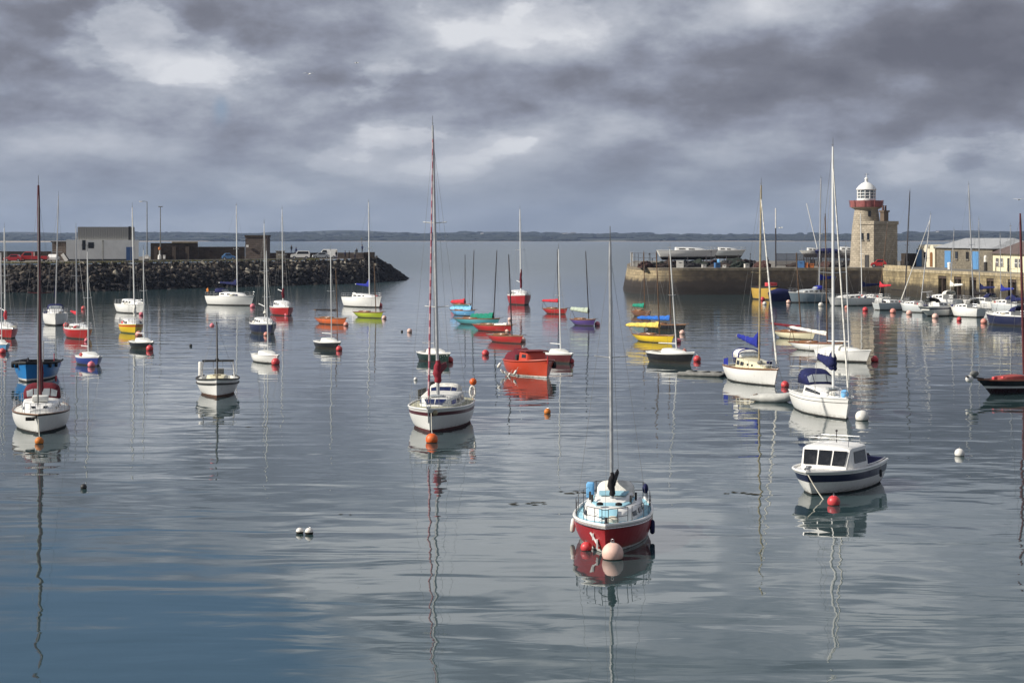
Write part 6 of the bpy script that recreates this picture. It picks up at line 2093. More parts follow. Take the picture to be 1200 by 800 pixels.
def right_pier_things():
    Y0 = 333
    # railing and white end post at the pier head
    a = xyp(738.5, 346)
    t = thing('white_post', 'white square post at the left end of the pier railing', 'post', (a.x + .3, a.y, ZP))
    q = MB(); q.box((0, 0, 1.25), (.42, .42, 2.5)); q.box((0, 0, 2.54), (.55, .55, .1)); q.build('shaft', B_WHITE, t, smooth=0)
    t = thing('pier_railing', 'dark iron railing round the head of the right pier', 'railing', (0, 0, 0))
    path = [xyp(740, 345), xyp(750, 336), xyp(770, 332)]
    pts = []
    for p0, p1 in zip(path, path[1:]):
        for i in range(5): pts.append(p0.lerp(p1, i / 5))
    pts.append(path[-1])
    rails = MB()
    for k in (.9, 1.7, 2.5): rails.tube([(p.x, p.y, ZP + k) for p in pts], .035, 6)
    for i, p in enumerate(pts):
        if i % 2 == 0: rails.tube([(p.x, p.y, ZP), (p.x, p.y, ZP + 2.55)], .05, 6)
    rails.build('rail', DARKMAST, t)
    # yachts laid up ashore
    def ashore(label, px, Y, L, B, zk, fb, rz, paint, extra=None, name='laid_up_yacht'):
        h = Hull(L, B, fb, fb * .9, fb * .92, tr=.6, rake=.8, stern=.6, p=2.2, wl=.8)
        b = Boat(name, label, 'sailboat', px, 345, rz, h, [(.1, WHITE), (.93, paint), (2, TRIMDARK)])
        b.root.location = (*xyp(px, Y), zk)
        make_deck(h, DECK, b.root, well=(-L * .42, -L * .2, B * .28, .4)); make_rail(h, WHITE, b.root, r=.04, up=.02, name='toe_rail')
        zt = h.zx(0) + .5
        c = Cabin(h, [(L * .3, .3, h.zx(L * .3) + .06), (L * .2, B * .3, zt - .12), (0, B * .36, zt), (-L * .2, B * .36, zt + .05)], tum=.85); c.build('cabin', WHITE, b.root)
        c.windows([(-L * .16, -L * .05), (0, L * .1)], .35, .8, GLASS)
        q = MB(); q.loft([[Vector((x, y, z)) for (x, y) in ((L * .12, .12), (-L * .1, .2), (-L * .1, -.2), (L * .12, -.12))] for z in (-.9, ZP - zk + .12)]); q.build('keel', ANTIFOUL, b.root)
        q = MB()
        for x in (-L * .3, -L * .02, L * .28):
            for sg in (1, -1): q.tube([(x, sg * B * .75, ZP - zk + .02), (x, sg * B * .36, .25)], .07, 6)
            q.tube([(x, B * .75, ZP - zk + .08), (x, -B * .75, ZP - zk + .08)], .07, 6)
        q.build('cradle', DARKMAST, b.root)
        b.guard(-L * .42, L * .4, 6, .6); b.pulpit(.6, L * .12)
        return b
    ashore('long white yacht laid up in a cradle on the pier, nearest its head', 806, 340, 11.2, 3.2, 6.35, 1.35, R(180), WHITE)
    ashore('white yacht laid up behind the long white one, its stern to the right', 851, 352, 7.5, 2.6, 6.45, 1.15, R(180), GREYW)
    b = ashore('white boat laid up beside the lighthouse with its cabin towards the tower', 992, 352, 6.0, 2.4, 6.5, 1.2, R(0), WHITE, name='laid_up_boat')
    b = ashore('small white boat laid up with a leaning mast on the pier', 952, 352, 4.6, 2.0, 6.7, .8, R(180), WHITE, name='laid_up_boat')
    b.mbase = Vector((1.0, 0, .9)); b.mtop = Vector((-1.1, 0, 9.6))
    q = MB(); q.tube([b.mbase, b.mtop], .08, 8); q.build('mast', WHITEMAST, b.root)
    h = Hull(4.6, 1.9, .9, .8, .8, tr=.7, rake=.4, p=2.3)
    b = Boat('covered_boat', 'boat under a navy tarpaulin on the pier, between two laid up boats', 'boat', 969, 345, 180, h, [(2, C_NAVY)])
    b.root.location = (*xyp(969, 351), 6.6)
    q = MB(); q.loft([[Vector((x, .95 * math.cos(PI * i / 8), .75 + hh * math.sin(PI * i / 8))) for i in range(9)] for (x, hh) in ((-2.3, .3), (-.5, .6), (1.2, .5), (2.2, .1))]); q.build('tarpaulin', C_NAVY, b.root, smooth=60)
    q = MB()
    for x in (-1.2, 1.2): q.box((x, 0, -1.05), (.3, 1.6, 1.9))
    q.build('trestle', TRIMDARK, b.root, smooth=0)
    # grey mesh fence
    a, b2 = xyp(909, 348), xyp(998, 346)
    t = thing('mesh_fence', 'grey steel mesh fence along the pier left of the lighthouse', 'fence', (a.x, a.y, ZP), math.atan2(b2.y - a.y, b2.x - a.x))
    L = (b2 - a).length
    q = MB()
    n = 90
    for i in range(n + 1): q.box((L * i / n, 0, 1.2), (.09, .03, 2.3))
    for z in (.2, 1.2, 2.3): q.box((L / 2, .03, z), (L, .03, .06))
    q.build('mesh_panel', DARKMAST, t, smooth=0)
    for i in range(8):
        q = MB(); q.box((L * i / 7, .1, 1.25), (.1, .1, 2.5)); q.build('fence_post', C_GREY, t, smooth=0)
    # fishing gear heaped along the quay
    rnd = random.Random(4)
    netm = [mat('brown_net', (.028, .018, .015), .95, var=.5, vscale=6, bump=.05, bscale=12), mat('rust_net', (.05, .02, .016), .95, var=.5, vscale=6, bump=.05, bscale=12), mat('black_net', (.02, .018, .02), .95, var=.5, vscale=6), mat('green_net', (.02, .028, .022), .95, var=.4, vscale=6)]
    words_ = ['dark brown heap of nets under the bow of the long laid up yacht', 'rusty heap of nets beside the pier head railing', 'black heap of fishing gear below the middle of the long laid up yacht', 'brown heap of nets right of the laid up yachts',
              'rusty heap of gear below the stern of the second laid up yacht', 'black heap of nets in front of the left end of the mesh fence', 'wide dark heap of gear between the laid up yachts and the fence', 'low brown heap of rope near the pier head',
              'greenish heap of nets in front of the mesh fence', 'rust coloured heap of gear in front of the right end of the mesh fence', 'black heap of gear left of the lighthouse foot']
    words_ += ['low dark heap of nets and gear under the laid up yachts'] * 10
    for i, px in enumerate((778, 757, 812, 868, 846, 893, 880, 768, 935, 968, 985, 773, 784, 793, 803, 818, 829, 838, 853, 861, 873)):
        Y = rnd.uniform(331, 337) if i < 11 else rnd.uniform(336, 344)
        p = xyp(px, Y)
        t = thing('net_heap', words_[i], 'fishing gear', (p.x, p.y, ZP), rnd.uniform(0, 3), 'fishing gear heaped on the right pier')
        w, hh = rnd.uniform(1.6, 3.4), (rnd.uniform(.6, 1.15) if i < 11 else rnd.uniform(.9, 1.5))
        bm = bmesh.new(); bmesh.ops.create_icosphere(bm, subdivisions=4, radius=1)
        for v in bm.verts:
            c = v.co.copy()
            v.co = Vector((c.x * w, c.y * 1.1, max(0, c.z) * hh)) * (1 + .35 * noise.noise(c * 2.2 + Vector((i * 5, 0, 0))) + .15 * noise.noise(c * 6))
        me = bpy.data.meshes.new('heap'); bm.to_mesh(me); bm.free(); me.materials.append(netm[i % 4])
        o = bpy.data.objects.new('heap', me); col.objects.link(o); o.parent = t
    # fish boxes, drums, white bits
    boxm = [mat('fish_box_blue', (.05, .14, .32), .6), mat('fish_box_orange', (.50, .16, .05), .6), mat('fish_box_white', (.62, .60, .56), .6)]
    spots = [(797, 0, 'white bin below the long laid up yacht', 2, 1.3), (840.5, 1, 'blue fish box in front of the second laid up yacht', 0, .9), (825, 2, 'small white fish box right of the white bin', 2, .6), (875, 3, 'small white fish box right of the second laid up yacht', 2, .7),
             (849, 4, 'low white fish box right of the blue one', 2, .5), (944, 5, 'orange fish box in front of the mesh fence', 1, .9), (951, 6, 'smaller orange fish box, right of the other orange one', 1, .75), (939, 7, 'blue fish box before the mesh fence', 0, 1.2)]
    for (px, i, lb, mi, s_) in spots:
        p = xyp(px, 329.6)
        t = thing('fish_box', lb, 'box', (p.x, p.y, ZP), rnd.uniform(-.4, .4))
        q = MB()
        w, d_, hh = .8 * s_ + .2, .6, s_
        q.box((0, 0, .04), (w, d_, .08)); q.box((-w / 2, 0, hh / 2), (.06, d_, hh)); q.box((w / 2, 0, hh / 2), (.06, d_, hh)); q.box((0, -d_ / 2, hh / 2), (w - .07, .06, hh)); q.box((0, d_ / 2, hh / 2), (w - .07, .06, hh)); q.box((0, 0, hh - .03), (w + .1, d_ + .1, .05))
        q.build('shell', boxm[mi], t, smooth=0)
        q = MB(); q.box((0, -d_ / 2 - .05, hh * .7), (w * .4, .04, .08)); q.build('handle', TRIMDARK, t, smooth=0)
    # slim posts standing about
    for px, top, lb in ((760.5, 297, 'thin dark pole by the pier head railing'), (833, 294, 'pole rising at the stern of the long laid up yacht'), (879, 297, 'thin pole right of the laid up yachts'), (764, 303, 'short dark pole beside the pier head pole')):
        p = xyp(px, 334)
        t = thing('gear_pole', lb, 'pole', (p.x, p.y, ZP))
        zt = H - (top - HY) * 334 / F - ZP
        q = MB(); q.tube([(0, 0, 0), (.05, 0, zt)], .05, 6); q.build('shaft', DARKMAST, t)
        q = MB(); q.box((0.05, 0, zt - .1), (.2, .2, .2)); q.build('pole_head', DARKMAST, t, smooth=0)
    # lamp standard by the fence, and the light on the quay edge
    for (px, top, lb, Y) in ((909, 244, 'tall pole with a pale upper half at the left end of the mesh fence', 338),):
        p = xyp(px, Y)
        t = thing('flag_pole', lb, 'pole', (p.x, p.y, ZP))
        zt = H - (top - HY) * Y / F - ZP
        q = MB(); q.tube([(0, 0, 0), (0, 0, zt * .66)], .12, 8); q.build('lower_shaft', DARKMAST, t)
        q = MB(); q.tube([(0, 0, zt * .66), (0, 0, zt)], .1, 8); q.build('upper_shaft', B_WHITE, t)
    car('red car parked at the foot of the keeper\'s house', 1030, 312, 331.5, R(170), CRIMSON, 'car', L=2.9)
    # low wall and posts right of the house
    a, b2 = xyp(1056, 346), xyp(1073, 344)
    t = thing('rubble_wall', 'brown rubble wall between the keeper\'s house and the white hut', 'wall', (0, 0, 0))
    d = (b2 - a).normalized()
    obox('wall_body', a, d, (b2 - a).length, .6, ZP, ZP + 2.4, STONE_BROWN, t)
    t = thing('quay_edge_railing', 'low pale railing with dark posts on the edge of the lit quay wall', 'railing', (0, 0, 0))
    q = MB(); q.box((*(PA + PD * 6 - PN * .5), ZP + .28), (.25, 12, .5), rz=math.atan2(PD.y, PD.x) - PI / 2); q.build('kerb_block', MATS['coping_tan'], t, smooth=0)
    for i in range(4):
        p = PA + PD * (1 + i * 3.3) - PN * .5
        q = MB(); q.tube([(p.x, p.y, ZP + .5), (p.x, p.y, ZP + 1.3)], .1, 8); q.build('post', TRIMDARK, t)
    # bollard, white box
    p = PA + PD * 30; p = xyp(1155, 296)
    t = thing('quay_bollard', 'dark bollard with a white top in front of the quay store', 'bollard', (p.x, p.y, ZP))
    q = MB(); q.lathe([(.3, 0), (.28, 1.4), (.28, 1.45)], seg=14); q.build('lower_shaft', TRIMDARK, t)
    q = MB(); q.lathe([(.29, 1.45), (.27, 2.3), (.1, 2.5)], seg=14); q.build('white_top', B_WHITE, t)
    p = xyp(1113, 312)
    t = thing('white_bin', 'small white bin in front of the left blue door of the quay store', 'bin', (p.x, p.y, ZP))
    q = MB(); q.lathe([(.34, 0), (.4, 1.0)], seg=14); q.build('bin_body', B_WHITE, t); q = MB(); q.lathe([(.42, 1.0), (.36, 1.15), (.05, 1.22)], seg=14); q.build('lid', B_WHITE, t)
    person('person in dark clothes standing by the left end of the mesh fence', 899.5, 310, 333, .4, C_BLACK, C_NAVY, 'stand', ZP)
    person('person in a pale blue top on the pier between the laid up yachts', 842, 312, 331, -.6, C_PALEBLUE, C_BLACK, 'walk', ZP)


right_pier_things()

# ------------------------------------------------------------------ left breakwater
def breakwater():
    toe = [xyp(-140, 322), xyp(-60, 328), gp(0, 343.2).xy, gp(60, 342.6).xy, gp(120, 341.5).xy, gp(180, 339.6).xy, gp(240, 337.6).xy, gp(320, 335.4).xy, gp(400, 333).xy, gp(440, 331).xy, gp(466, 329.2).xy, gp(478, 328).xy, gp(480, 327).xy + Vector((-1, 12)), xyp(462, 478), xyp(430, 480)]
    cr = []
    nT = len(toe)
    for i, p in enumerate(toe):
        e = (toe[min(i + 1, nT - 1)] - toe[max(i - 1, 0)]).normalized()
        n_ = Vector((-e.y, e.x))
        cr.append(p + n_ * 7.0 if i <= 8 else None)
    tip = xyp(441, 431)
    for i in range(nT):
        if cr[i] is None: cr[i] = tip.copy()
    cr[-2] = xyp(432, 452); cr[-1] = xyp(410, 462)
    mudrock = mat('breakwater_core', (.05, .042, .036), .95, var=.4, vscale=.5)
    t = thing('breakwater', 'long rubble breakwater carrying a quay road, on the left', 'breakwater', (0, 0, 0))
    mb = MB()
    N = 7
    for p, c in zip(toe, cr):
        for j in range(N + 1):
            u = j / N
            z = -.8 + (ZL - .25 + .8) * u
            q = p + (c - p) * u
            mb.v.append((q.x, q.y, z))
    for i in range(nT - 1):
        for j in range(N):
            a = i * (N + 1) + j
            mb.f.append((a, a + N + 1, a + N + 2, a + 1)); mb.m.append(0)
    mb.build('core_slope', mudrock, t, smooth=0)
    out = cr[:10] + [cr[-2], cr[-1], xyp(300, 470), xyp(-160, 460)]
    mb = MB(); mb.add([(p.x, p.y, ZL) for p in out], [tuple(range(len(out)))])
    tag(mb.build('quay_road', mat('quay_road_surface', (.15, .135, .115), .9, var=.25, vscale=.3), None, smooth=0), kind='structure')
    # kerb line
    mb = MB()
    path = cr[:9]
    mb.tube([(p.x, p.y + .8, ZL + .1) for p in path], .22, 4)
    k = mb.build('quay_kerb', mat('pale_kerb', (.30, .27, .22), .9, var=.3, vscale=1), None, smooth=0)
    tag(k, kind='structure')
    # rocks
    rnd = random.Random(8)
    cols = [mat('weed_and_shade_rock', (.014, .011, .011), .85, var=.5, vscale=1.5), mat('dark_rock', (.030, .024, .021), .9, var=.4, vscale=1.5), mat('brown_rock', (.052, .039, .029), .9, var=.4, vscale=1.5), mat('grey_rock', (.10, .083, .063), .9, var=.3, vscale=1.5), mat('pale_rock', (.28, .25, .20), .9, var=.25, vscale=1.5)]
    protos = []
    for i in range(9):
        bm = bmesh.new(); bmesh.ops.create_icosphere(bm, subdivisions=2, radius=1)
        for v in bm.verts:
            c = v.co
            f_ = 1 + .28 * noise.noise(c * 1.1 + Vector((i * 9.7, 3, 1)))
            v.co = c * f_
        # chisel it: flatten against a few random planes
        for k_ in range(7):
            nn = Vector((rnd.gauss(0, 1), rnd.gauss(0, 1), rnd.gauss(0, 1))).normalized()
            lim = rnd.uniform(.55, .85)
            for v in bm.verts:
                d_ = v.co.dot(nn)
                if d_ > lim: v.co -= nn * (d_ - lim)
        protos.append(([v.co.copy() for v in bm.verts], [tuple(v.index for v in f.verts) for f in bm.faces])); bm.free()
    seglen = [(b - a).length for a, b in zip(toe, toe[1:])]
    tot = sum(seglen)
    mb = MB()
    for k_ in range(7500):
        s_ = rnd.uniform(0, tot)
        i = 0
        while s_ > seglen[i]: s_ -= seglen[i]; i += 1
        u = s_ / seglen[i]
        a, c = toe[i].lerp(toe[i + 1], u), cr[i].lerp(cr[i + 1], u)
        if i >= 12: continue
        v_ = rnd.random() ** .8
        q = a.lerp(c, v_)
        z = -.5 + (ZL - .1 + .4) * v_
        r = (.20 + .62 * rnd.random() ** 2.2) * (1.0 if v_ < .8 else .75)
        if z < 2.4 + rnd.gauss(0, .5): mi = rnd.choice([0, 0, 0, 1])
        else:
            pale = .14 if (i >= 7 or v_ > .75) else .06
            if i >= 9: pale = .0
            w = rnd.random()
            mi = 4 if w < pale else (3 if w < pale + .22 else (2 if w < pale + .55 else 1))
            if i >= 9: mi = rnd.choice([0, 1, 1, 0])  # tip rocks all dark: the shade there is painted into their colour
        vs, fs = rnd.choice(protos)
        Mx = Matrix.Rotation(rnd.uniform(0, 6.28), 3, Vector((rnd.gauss(0, 1), rnd.gauss(0, 1), rnd.gauss(0, 1))).normalized())
        sx, sy, sz = r * rnd.uniform(.9, 1.5), r * rnd.uniform(.7, 1.1), r * rnd.uniform(.55, .9)
        mb.add([(q.x + (p2 := Mx @ Vector((p.x * sx, p.y * sy, p.z * sz))).x, q.y + p2.y, z + p2.z) for p in vs], fs, mi)
    o = mb.build('rock_armour', cols, None, smooth=25, recalc=False)
    tag(o, kind='stuff')
    # grassy tufts along the crest
    mb = MB()
    for k_ in range(500):
        i = rnd.randrange(2, 9)
        p = cr[i].lerp(cr[i + 1] if i < 8 else cr[i], rnd.random()) if i < 8 else cr[8]
        b = Vector((p.x + rnd.uniform(-1, 1), p.y + rnd.uniform(-1.5, .6), ZL - .1))
        for j in range(5):
            dx, dy = rnd.uniform(-.3, .3), rnd.uniform(-.2, .2)
            mb.add([b + Vector((-.05, 0, 0)), b + Vector((.05, 0, 0)), b + Vector((dx, dy, rnd.uniform(.2, .55)))], [(0, 1, 2)])
    tag(mb.build('grass_tufts', mat('dry_grass', (.16, .15, .06), .9, var=.4), None, smooth=0, recalc=False), kind='stuff')


breakwater()


def left_buildings():
    Y = 378
    k = Y / F
    zf = lambda py, Yq=Y: H - (py - HY) * Yq / F
    lit = mat('pale_grey_cladding', (.80, .80, .77), .7, var=.06, vscale=.6)
    ribbed = bpy.data.materials.new('ribbed_grey_cladding'); ribbed.use_nodes = True
    T = NT(ribbed.node_tree); b_ = T.n['Principled BSDF']
    tc = T.new('ShaderNodeTexCoord'); sp = T.new('ShaderNodeSeparateXYZ'); T.l.new(tc.outputs['Object'], sp.inputs[0])
    s = T.math('SINE', T.mul(sp.outputs[0], 14.0))
    b_.inputs['Base Color'].default_value = (.30, .295, .28, 1); b_.inputs['Roughness'].default_value = .6
    bp = T.new('ShaderNodeBump'); bp.inputs['Distance'].default_value = .015; T.l.new(s, bp.inputs['Height']); T.l.new(bp.outputs[0], b_.inputs['Normal'])
    t = thing('harbour_shed', 'pale grey flat roofed harbour shed with a ribbed upper storey and blue door', 'building', (0, 0, 0))
    a, b = xyp(77.5, Y), xyp(162.5, Y + 3)
    d = (b - a); L = d.length; d.normalize()
    ZT = zf(281.3)
    o = obox('lower_wall', a, d, L, 11, ZL, ZT, lit, t)
    u0 = (xyp(90.5, Y) - a).length
    n = Vector((-d.y, d.x))
    obox('upper_storey', a + d * u0 + n * .5, d, L - u0 - .8, 8, ZT, zf(265.8), ribbed, t)
    obox('roof_trim', a + d * (L - 2.0) + n * .45, d, .45, 8.1, ZT + .02, zf(265.2), TRIMDARK, t)
    U = lambda px: (px - 77.5) / 85 * L
    zw = lambda py: zf(py)
    for (p0, p1, y0, y1) in ((96.2, 100.2, 293, 281.6), (103.2, 110, 291, 284)):
        w = panel_on(o, a, d, U(p0), U(p1), zw(y0), zw(y1), GLASS, 'window')
        panel_on(w, a, d, U(p0) - .1, U(p1) + .1, zw((y0 + y1) / 2) - .06, zw((y0 + y1) / 2) + .06, TRIMDARK, 'glazing_bar', .1, .03)
    panel_on(o, a, d, U(147.8), U(156.8), ZL + .03, zw(289.5), mat('shed_door_blue', (.06, .13, .30), .5), 'door')
    panel_on(o, a, d, 0, L, ZL, ZL + .35, TRIMDARK, 'plinth', .03, .04)
    q = MB(); p = a + d * U(120.5); q.tube([(p.x, p.y - .12, ZL + .2), (p.x, p.y - .12, ZT)], .09, 6); q.box((p.x, p.y - .15, ZT - .15), (.3, .25, .25)); q.build('drainpipe', C_GREY, o)
    # brick lean-to at the left of the shed
    t = thing('brick_outbuilding', 'small dark brick outbuilding touching the left end of the grey shed', 'building', (0, 0, 0))
    a2 = xyp(61, Y + 4)
    obox('wall', a2, Vector((1, 0)), (xyp(76.8, Y + 4) - a2).length, 6, ZL, zf(284), STONE_TOWER, t)
    q = MB(); c = (xyp(69, Y + 4)); q.box((c.x, c.y + 3, zf(284) + .1), (3.2, 6.6, .2)); q.build('roof', TRIMDARK, t, smooth=0)
    # brown walls behind the road
    for (nm, lb, p0, p1, Yq, top, cap) in (('quay_back_wall', 'high brown stone wall right of the grey shed', 176.5, 232, 398, 284.8, True), ('quay_back_wall', 'lower stretch of brown wall left of the square tower', 232.2, 287, 400, 289.2, False),
                                           ('quay_parapet', 'low dark parapet wall running to the tip of the breakwater', 314, 424, 424, 296.3, False), ('quay_back_wall', 'dark wall at the far left behind the red truck', -30, 60, 384, 294.6, False)):
        t = thing(nm, lb, 'wall', (0, 0, 0))
        a = xyp(p0, Yq); b = xyp(p1, Yq + (10 if p0 > 300 else 2)); d = (b - a); L = d.length; d.normalize()
        o = obox('wall_body', a, d, L, .9, ZL, H - (top - HY) * Yq / F, STONE_BROWN, t)
        zt = H - (top - HY) * Yq / F
        if cap:
            obox('coping', a + d * L * .45 + Vector((0, -.1)), d, L * .55, 1.1, zt, zt + .3, MATS['coping_tan'], t)
            for u in (.12, .5, .78):
                q = MB(); p = a + d * L * u; q.box((p.x, p.y - .25, ZL + 1.4), (.8, .5, 2.8)); q.build('buttress', STONE_BROWN, t, smooth=0)
                uv_by_face(q and t.children[-1])
    # square tower
    t = thing('square_tower', 'squat square brown stone tower on the breakwater', 'tower', (0, 0, 0))
    Yq = 402
    a, b = xyp(287.5, Yq), xyp(313, Yq); L = (b - a).length
    zt = H - (277.5 - HY) * Yq / F
    o = obox('wall', a, Vector((1, 0)), L, 5, ZL, zt, STONE_TOWER, t)
    obox('parapet', a + Vector((-.15, -.15)), Vector((1, 0)), L + .3, 5.3, zt, zt + .35, STONE_BROWN, t)
    q = MB(); p = xyp(290, Yq - .4); q.box((p.x, p.y, ZL + 2.9), (.5, .3, .5)); q.build('wall_lamp', B_WHITE, o, smooth=0)
    # end block with people on it
    t = thing('stone_block_wall', 'tan stone end block of the parapet near the breakwater tip', 'wall', (0, 0, 0))
    a = xyp(394, 426); obox('wall_body', a, Vector((1, .05)).normalized(), 6.2, 3, ZL, 6.5, STONE_TOWER, t)
    t = thing('stone_block_wall', 'darker stone block at the very tip of the breakwater road', 'wall', (0, 0, 0))
    a = xyp(426.5, 427); obox('wall_body', a, Vector((1, .05)).normalized(), 2.4, 3, ZL - .5, 6.6, STONE_BROWN, t)
    # pump house box
    t = thing('kiosk', 'small tan block kiosk between the square tower and the white jeep', 'kiosk', (0, 0, 0))
    a = xyp(323.5, 410); o = obox('wall', a, Vector((1, 0)), 1.7, 1.6, ZL, ZL + 1.7, masonry('kiosk_block', (.32, .29, .23), (.2, .18, .15), .5, .25), t)
    q = MB(); q.box((a.x + .85, a.y + .8, ZL + 1.76), (2.0, 1.9, .14)); q.build('roof', CONC, t, smooth=0)
    # vehicles
    car('white jeep parked by the parapet on the breakwater', 352, 305, 414, R(184), WHITE, 'suv', ZL, L=4.2)
    car('silver car parked right of the white jeep', 376, 305, 417, R(186), mat('silver_car_paint', (.42, .44, .46), .3, metal=.5), 'car', ZL, L=3.9)
    car('white van behind the silver car on the breakwater', 384, 304, 421.5, R(182), WHITE, 'van', ZL, name='parked_van', cat='van', L=4.4)
    car('blue car in front of the brown wall on the breakwater', 268, 305, 393, R(10), mat('blue_car_paint', (.10, .24, .48), .3), 'car', ZL, L=2.8)
    car('red truck parked at the far left of the breakwater', 38, 306, 366, R(182), CRIMSON, 'truck', ZL, name='parked_truck', cat='truck', L=6.2)
    car('dark red car left of the red truck', 16, 306, 364, R(178), RED, 'car', ZL, L=3.6)
    car('white car beside the brick outbuilding', 63, 305, 369, R(90), WHITE, 'car', ZL, L=3.4)
    # leaning boards
    p = xyp(75.5, 373.5)
    t = thing('leaning_board', 'white board with a dark edge leaning by the corner of the grey shed', 'board', (p.x, p.y, ZL))
    q = MB(); q.box((0, 0, .75), (.7, .08, 1.7), M=Matrix.Rotation(R(-35), 3, 'Y')); q.build('board_face', B_WHITE, t, smooth=0)
    q = MB(); q.box((.45, .1, .75), (.35, .08, 1.9), M=Matrix.Rotation(R(-35), 3, 'Y')); q.build('board_edge', RUBBER, t, smooth=0)
    # lamp posts
    for (px, top, lb, arm) in ((172.3, 236.5, 'tall lamp post with a side arm behind the grey shed', True), (188, 242.5, 'shorter lamp post with a flat head, right of the side arm one', False)):
        Yq = 396
        p = xyp(px, Yq)
        t = thing('lamp_post', lb, 'street lamp', (p.x, p.y, ZL))
        zt = H - (top - HY) * Yq / F - ZL
        q = MB(); q.tube([(0, 0, 0), (0, 0, zt * .5), (0, 0, zt)], [.14, .11, .08], 8); q.build('post', C_GREY, t)
        q = MB()
        if arm:
            q.tube([(0, 0, zt), (-.5, 0, zt + .12), (-1.3, 0, zt + .1)], .05, 6); q.build('arm', C_GREY, t)
            q = MB(); q.box((-1.3, 0, zt + .05), (.7, .25, .18)); q.build('lamp_head', B_WHITE, t, bevel=.03)
        else:
            q.box((0, 0, zt + .05), (.9, .3, .2)); q.build('lamp_head', C_GREY, t, bevel=.03)
    # navigation beacon and white boxes
    p = xyp(187, 372)
    t = thing('beacon', 'small white beacon with a yellow top on the breakwater road', 'beacon', (p.x, p.y, ZL))
    q = MB(); q.box((0, 0, .2), (.9, .7, .4)); q.build('plinth', RUBBER, t, smooth=0)
    q = MB(); q.lathe([(.36, .4), (.32, 1.2), (.12, 1.3), (.08, 2.2)], seg=12); q.build('column', B_WHITE, t)
    q = MB(); q.lathe([(.09, 2.2), (.24, 2.3), (.24, 2.65), (.05, 2.9)], seg=12); q.build('lantern', B_AMBER, t)
    for px, lb, s_ in ((172, 'white cabinet on a dark base at the right end of the grey shed', 1.0), (192.5, 'narrow white cabinet right of the beacon', .55)):
        p = xyp(px, 372)
        t = thing('cabinet', lb, 'cabinet', (p.x, p.y, ZL))
        q = MB(); q.box((0, 0, .25), (.8 * s_, .5, .5)); q.build('base', RUBBER, t, smooth=0)
        q = MB(); q.box((0, 0, .85), (.75 * s_, .45, .7)); q.box((0, 0, 1.22), (.85 * s_, .55, .06)); q.build('housing', B_WHITE, t, smooth=0)
    # people along the parapet
    zp = lambda py, Yq: H - (py - HY) * Yq / F
    dk = [C_BLACK, C_NAVY, C_GREY, C_MAROON]
    for (px, py, Yq, rz, a, b, kd, z, lb) in ((341.5, 296.5, 424.4, .3, 0, 1, 'stand', None, 'person in dark clothes standing behind the parapet above the white jeep'), (347, 297, 424.4, -.4, 1, 0, 'sit', None, 'person seated on the parapet above the white jeep'),
                                              (394, 306, 420, .8, 0, 1, 'stand', ZL, 'person in black standing left of the tan end block'), (404.5, 306, 421, 1.2, 1, 0, 'walk', ZL, 'person in navy walking in front of the tan end block'),
                                              (409.2, 306, 421, -.9, 0, 0, 'stand', ZL, 'tall looking person all in black in front of the tan end block'), (416, 306, 421.5, .2, 2, 1, 'walk', ZL, 'person in a grey top in front of the right end of the tan end block'),
                                              (418, 296, 427.6, .1, 0, 0, 'sit', 6.5 - .42, 'person in black seated on top of the tan end block'), (424.5, 296, 427.6, -.3, 1, 0, 'stand', 6.5, 'person standing on top of the end block beside the seated one')):
        person(lb, px, py, Yq, rz, dk[a], dk[b], kd, z, 'people on the breakwater')
    p = xyp(424, 429.5)
    t = thing('marker_pole', 'thin pole rising from the end of the breakwater road', 'pole', (p.x, p.y, ZL))
    q = MB(); q.tube([(0, 0, 0), (0, 0, 4.2)], .06, 6); q.build('shaft', C_GREY, t); q = MB(); q.lathe([(.06, 4.2), (.16, 4.3), (.16, 4.55), (.04, 4.7)], seg=10); q.build('lantern', C_GREY, t)


left_buildings()


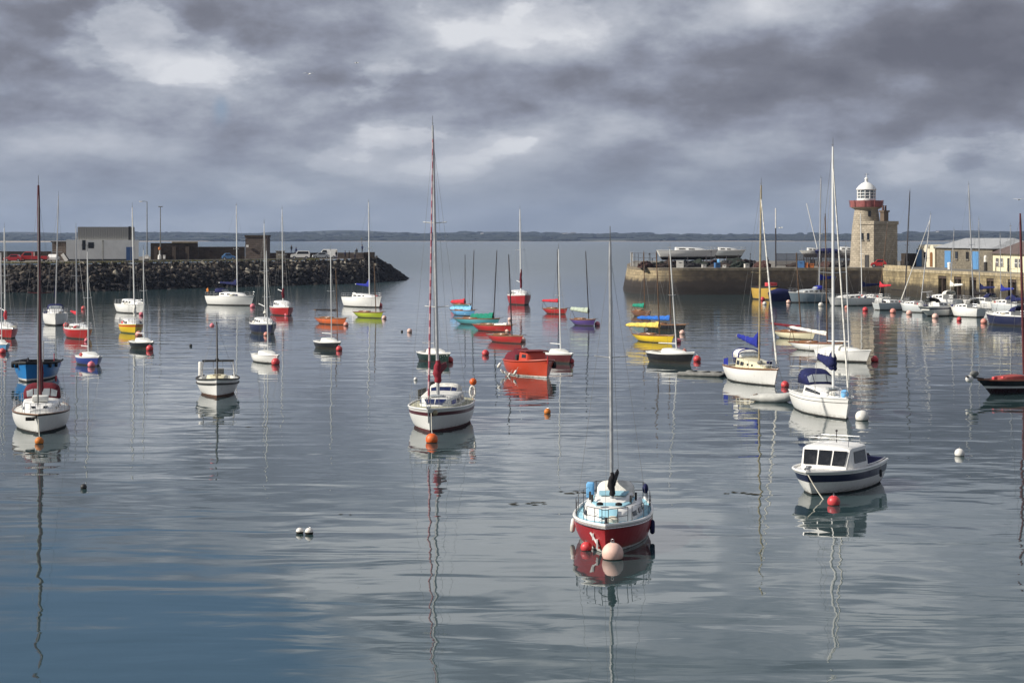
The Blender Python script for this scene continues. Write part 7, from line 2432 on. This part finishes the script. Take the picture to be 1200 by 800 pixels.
# ------------------------------------------------------------------ gulls
def gull(label, px, py, Y, span, rz):
    t = thing('gull', label, 'bird', at(px, py, Y), rz, 'gulls in the air')
    s_ = span
    q = MB()
    q.tube([(0, -.26 * s_, 0), (0, -.2 * s_, .015 * s_), (0, -.05 * s_, .01 * s_), (0, .1 * s_, 0), (0, .22 * s_, 0), (0, .3 * s_, 0)], [.012 * s_, .035 * s_, .06 * s_, .05 * s_, .025 * s_, .008 * s_], 8)
    for sg in (1, -1):
        pts = [(0.03, -.08, .02), (0.03, .05, .02), (.28, .02, .10), (.5, .10, .06), (.28, -.09, .10)]
        q.add([(sg * x * s_, y * s_, z * s_) for (x, y, z) in pts] + [(sg * x * s_, y * s_, (z - .015) * s_) for (x, y, z) in pts], [(0, 1, 2, 4), (4, 2, 3), (5, 9, 7, 6), (9, 8, 7), (1, 0, 5, 6), (2, 1, 6, 7), (3, 2, 7, 8), (4, 3, 8, 9), (0, 4, 9, 5)])
    q.build('gull_body', mat('gull_white', (.75, .75, .73), .7), t, smooth=40)


gull('small white gull high in the sky left of the tall striped jib', 362.5, 87, 190, 1.25, .5)
gull('faint white gull in the sky, right of the brighter one', 418, 74, 260, 1.2, 1.2)
gull('white gull low in the sky at the right edge', 1194, 234, 180, 1.2, -.6)
gull('white gull gliding just above the far shore beside the pole with the pale upper half', 915, 267, 250, 1.2, .9)


# ------------------------------------------------------------------ mooring lines and drifting weed
def drift():
    for (a, b, Y0, Y1, lb) in (((505.3, 484), (506, 509), 93.2, 91.6, 'short mooring line from the bow of the maroon banded yacht to its orange buoy'),
                               ((44.6, 489), (46.3, 513), 93.6, 91.6, 'short mooring line from the bow of the left white yacht to its amber buoy'),
                               ((913, 432), (918, 448), 125.6, 124.9, 'pale mooring line from the cream cabin yacht down to its pink red buoy'),
                               ((712.5, 615), (716, 637), 58.9, 58.0, 'mooring line from the bow of the red sloop to its large peach buoy')):
        rope(at(*a, Y0), at(*b, Y1), .016, lb, .06)
    rnd = random.Random(21)
    mb = MB()
    for (px, py, n) in ((684, 576, 7), (668, 577, 5), (612, 590, 5), (640, 590, 4), (858, 577, 6), (872, 579, 4), (400, 602, 2), (760, 478, 3), (300, 500, 2)):
        c = gp(px, py)
        for k in range(n):
            x, y = c.x + rnd.uniform(-.45, .45), c.y + rnd.uniform(-.35, .35)
            r = rnd.uniform(.03, .10)
            ring = [(x + r * 1.7 * math.cos(t) * (1 + .4 * math.sin(3 * t + k)), y + r * math.sin(t) * (1 + .4 * math.cos(2 * t + k)), .012) for t in [2 * PI * i / 12 for i in range(12)]]
            mb.add(ring + [(x, y, .03)], [(i, (i + 1) % 12, 12) for i in range(12)])
    o = mb.build('floating_weed', WEED, None, smooth=0)
    tag(o, kind='stuff')


drift()
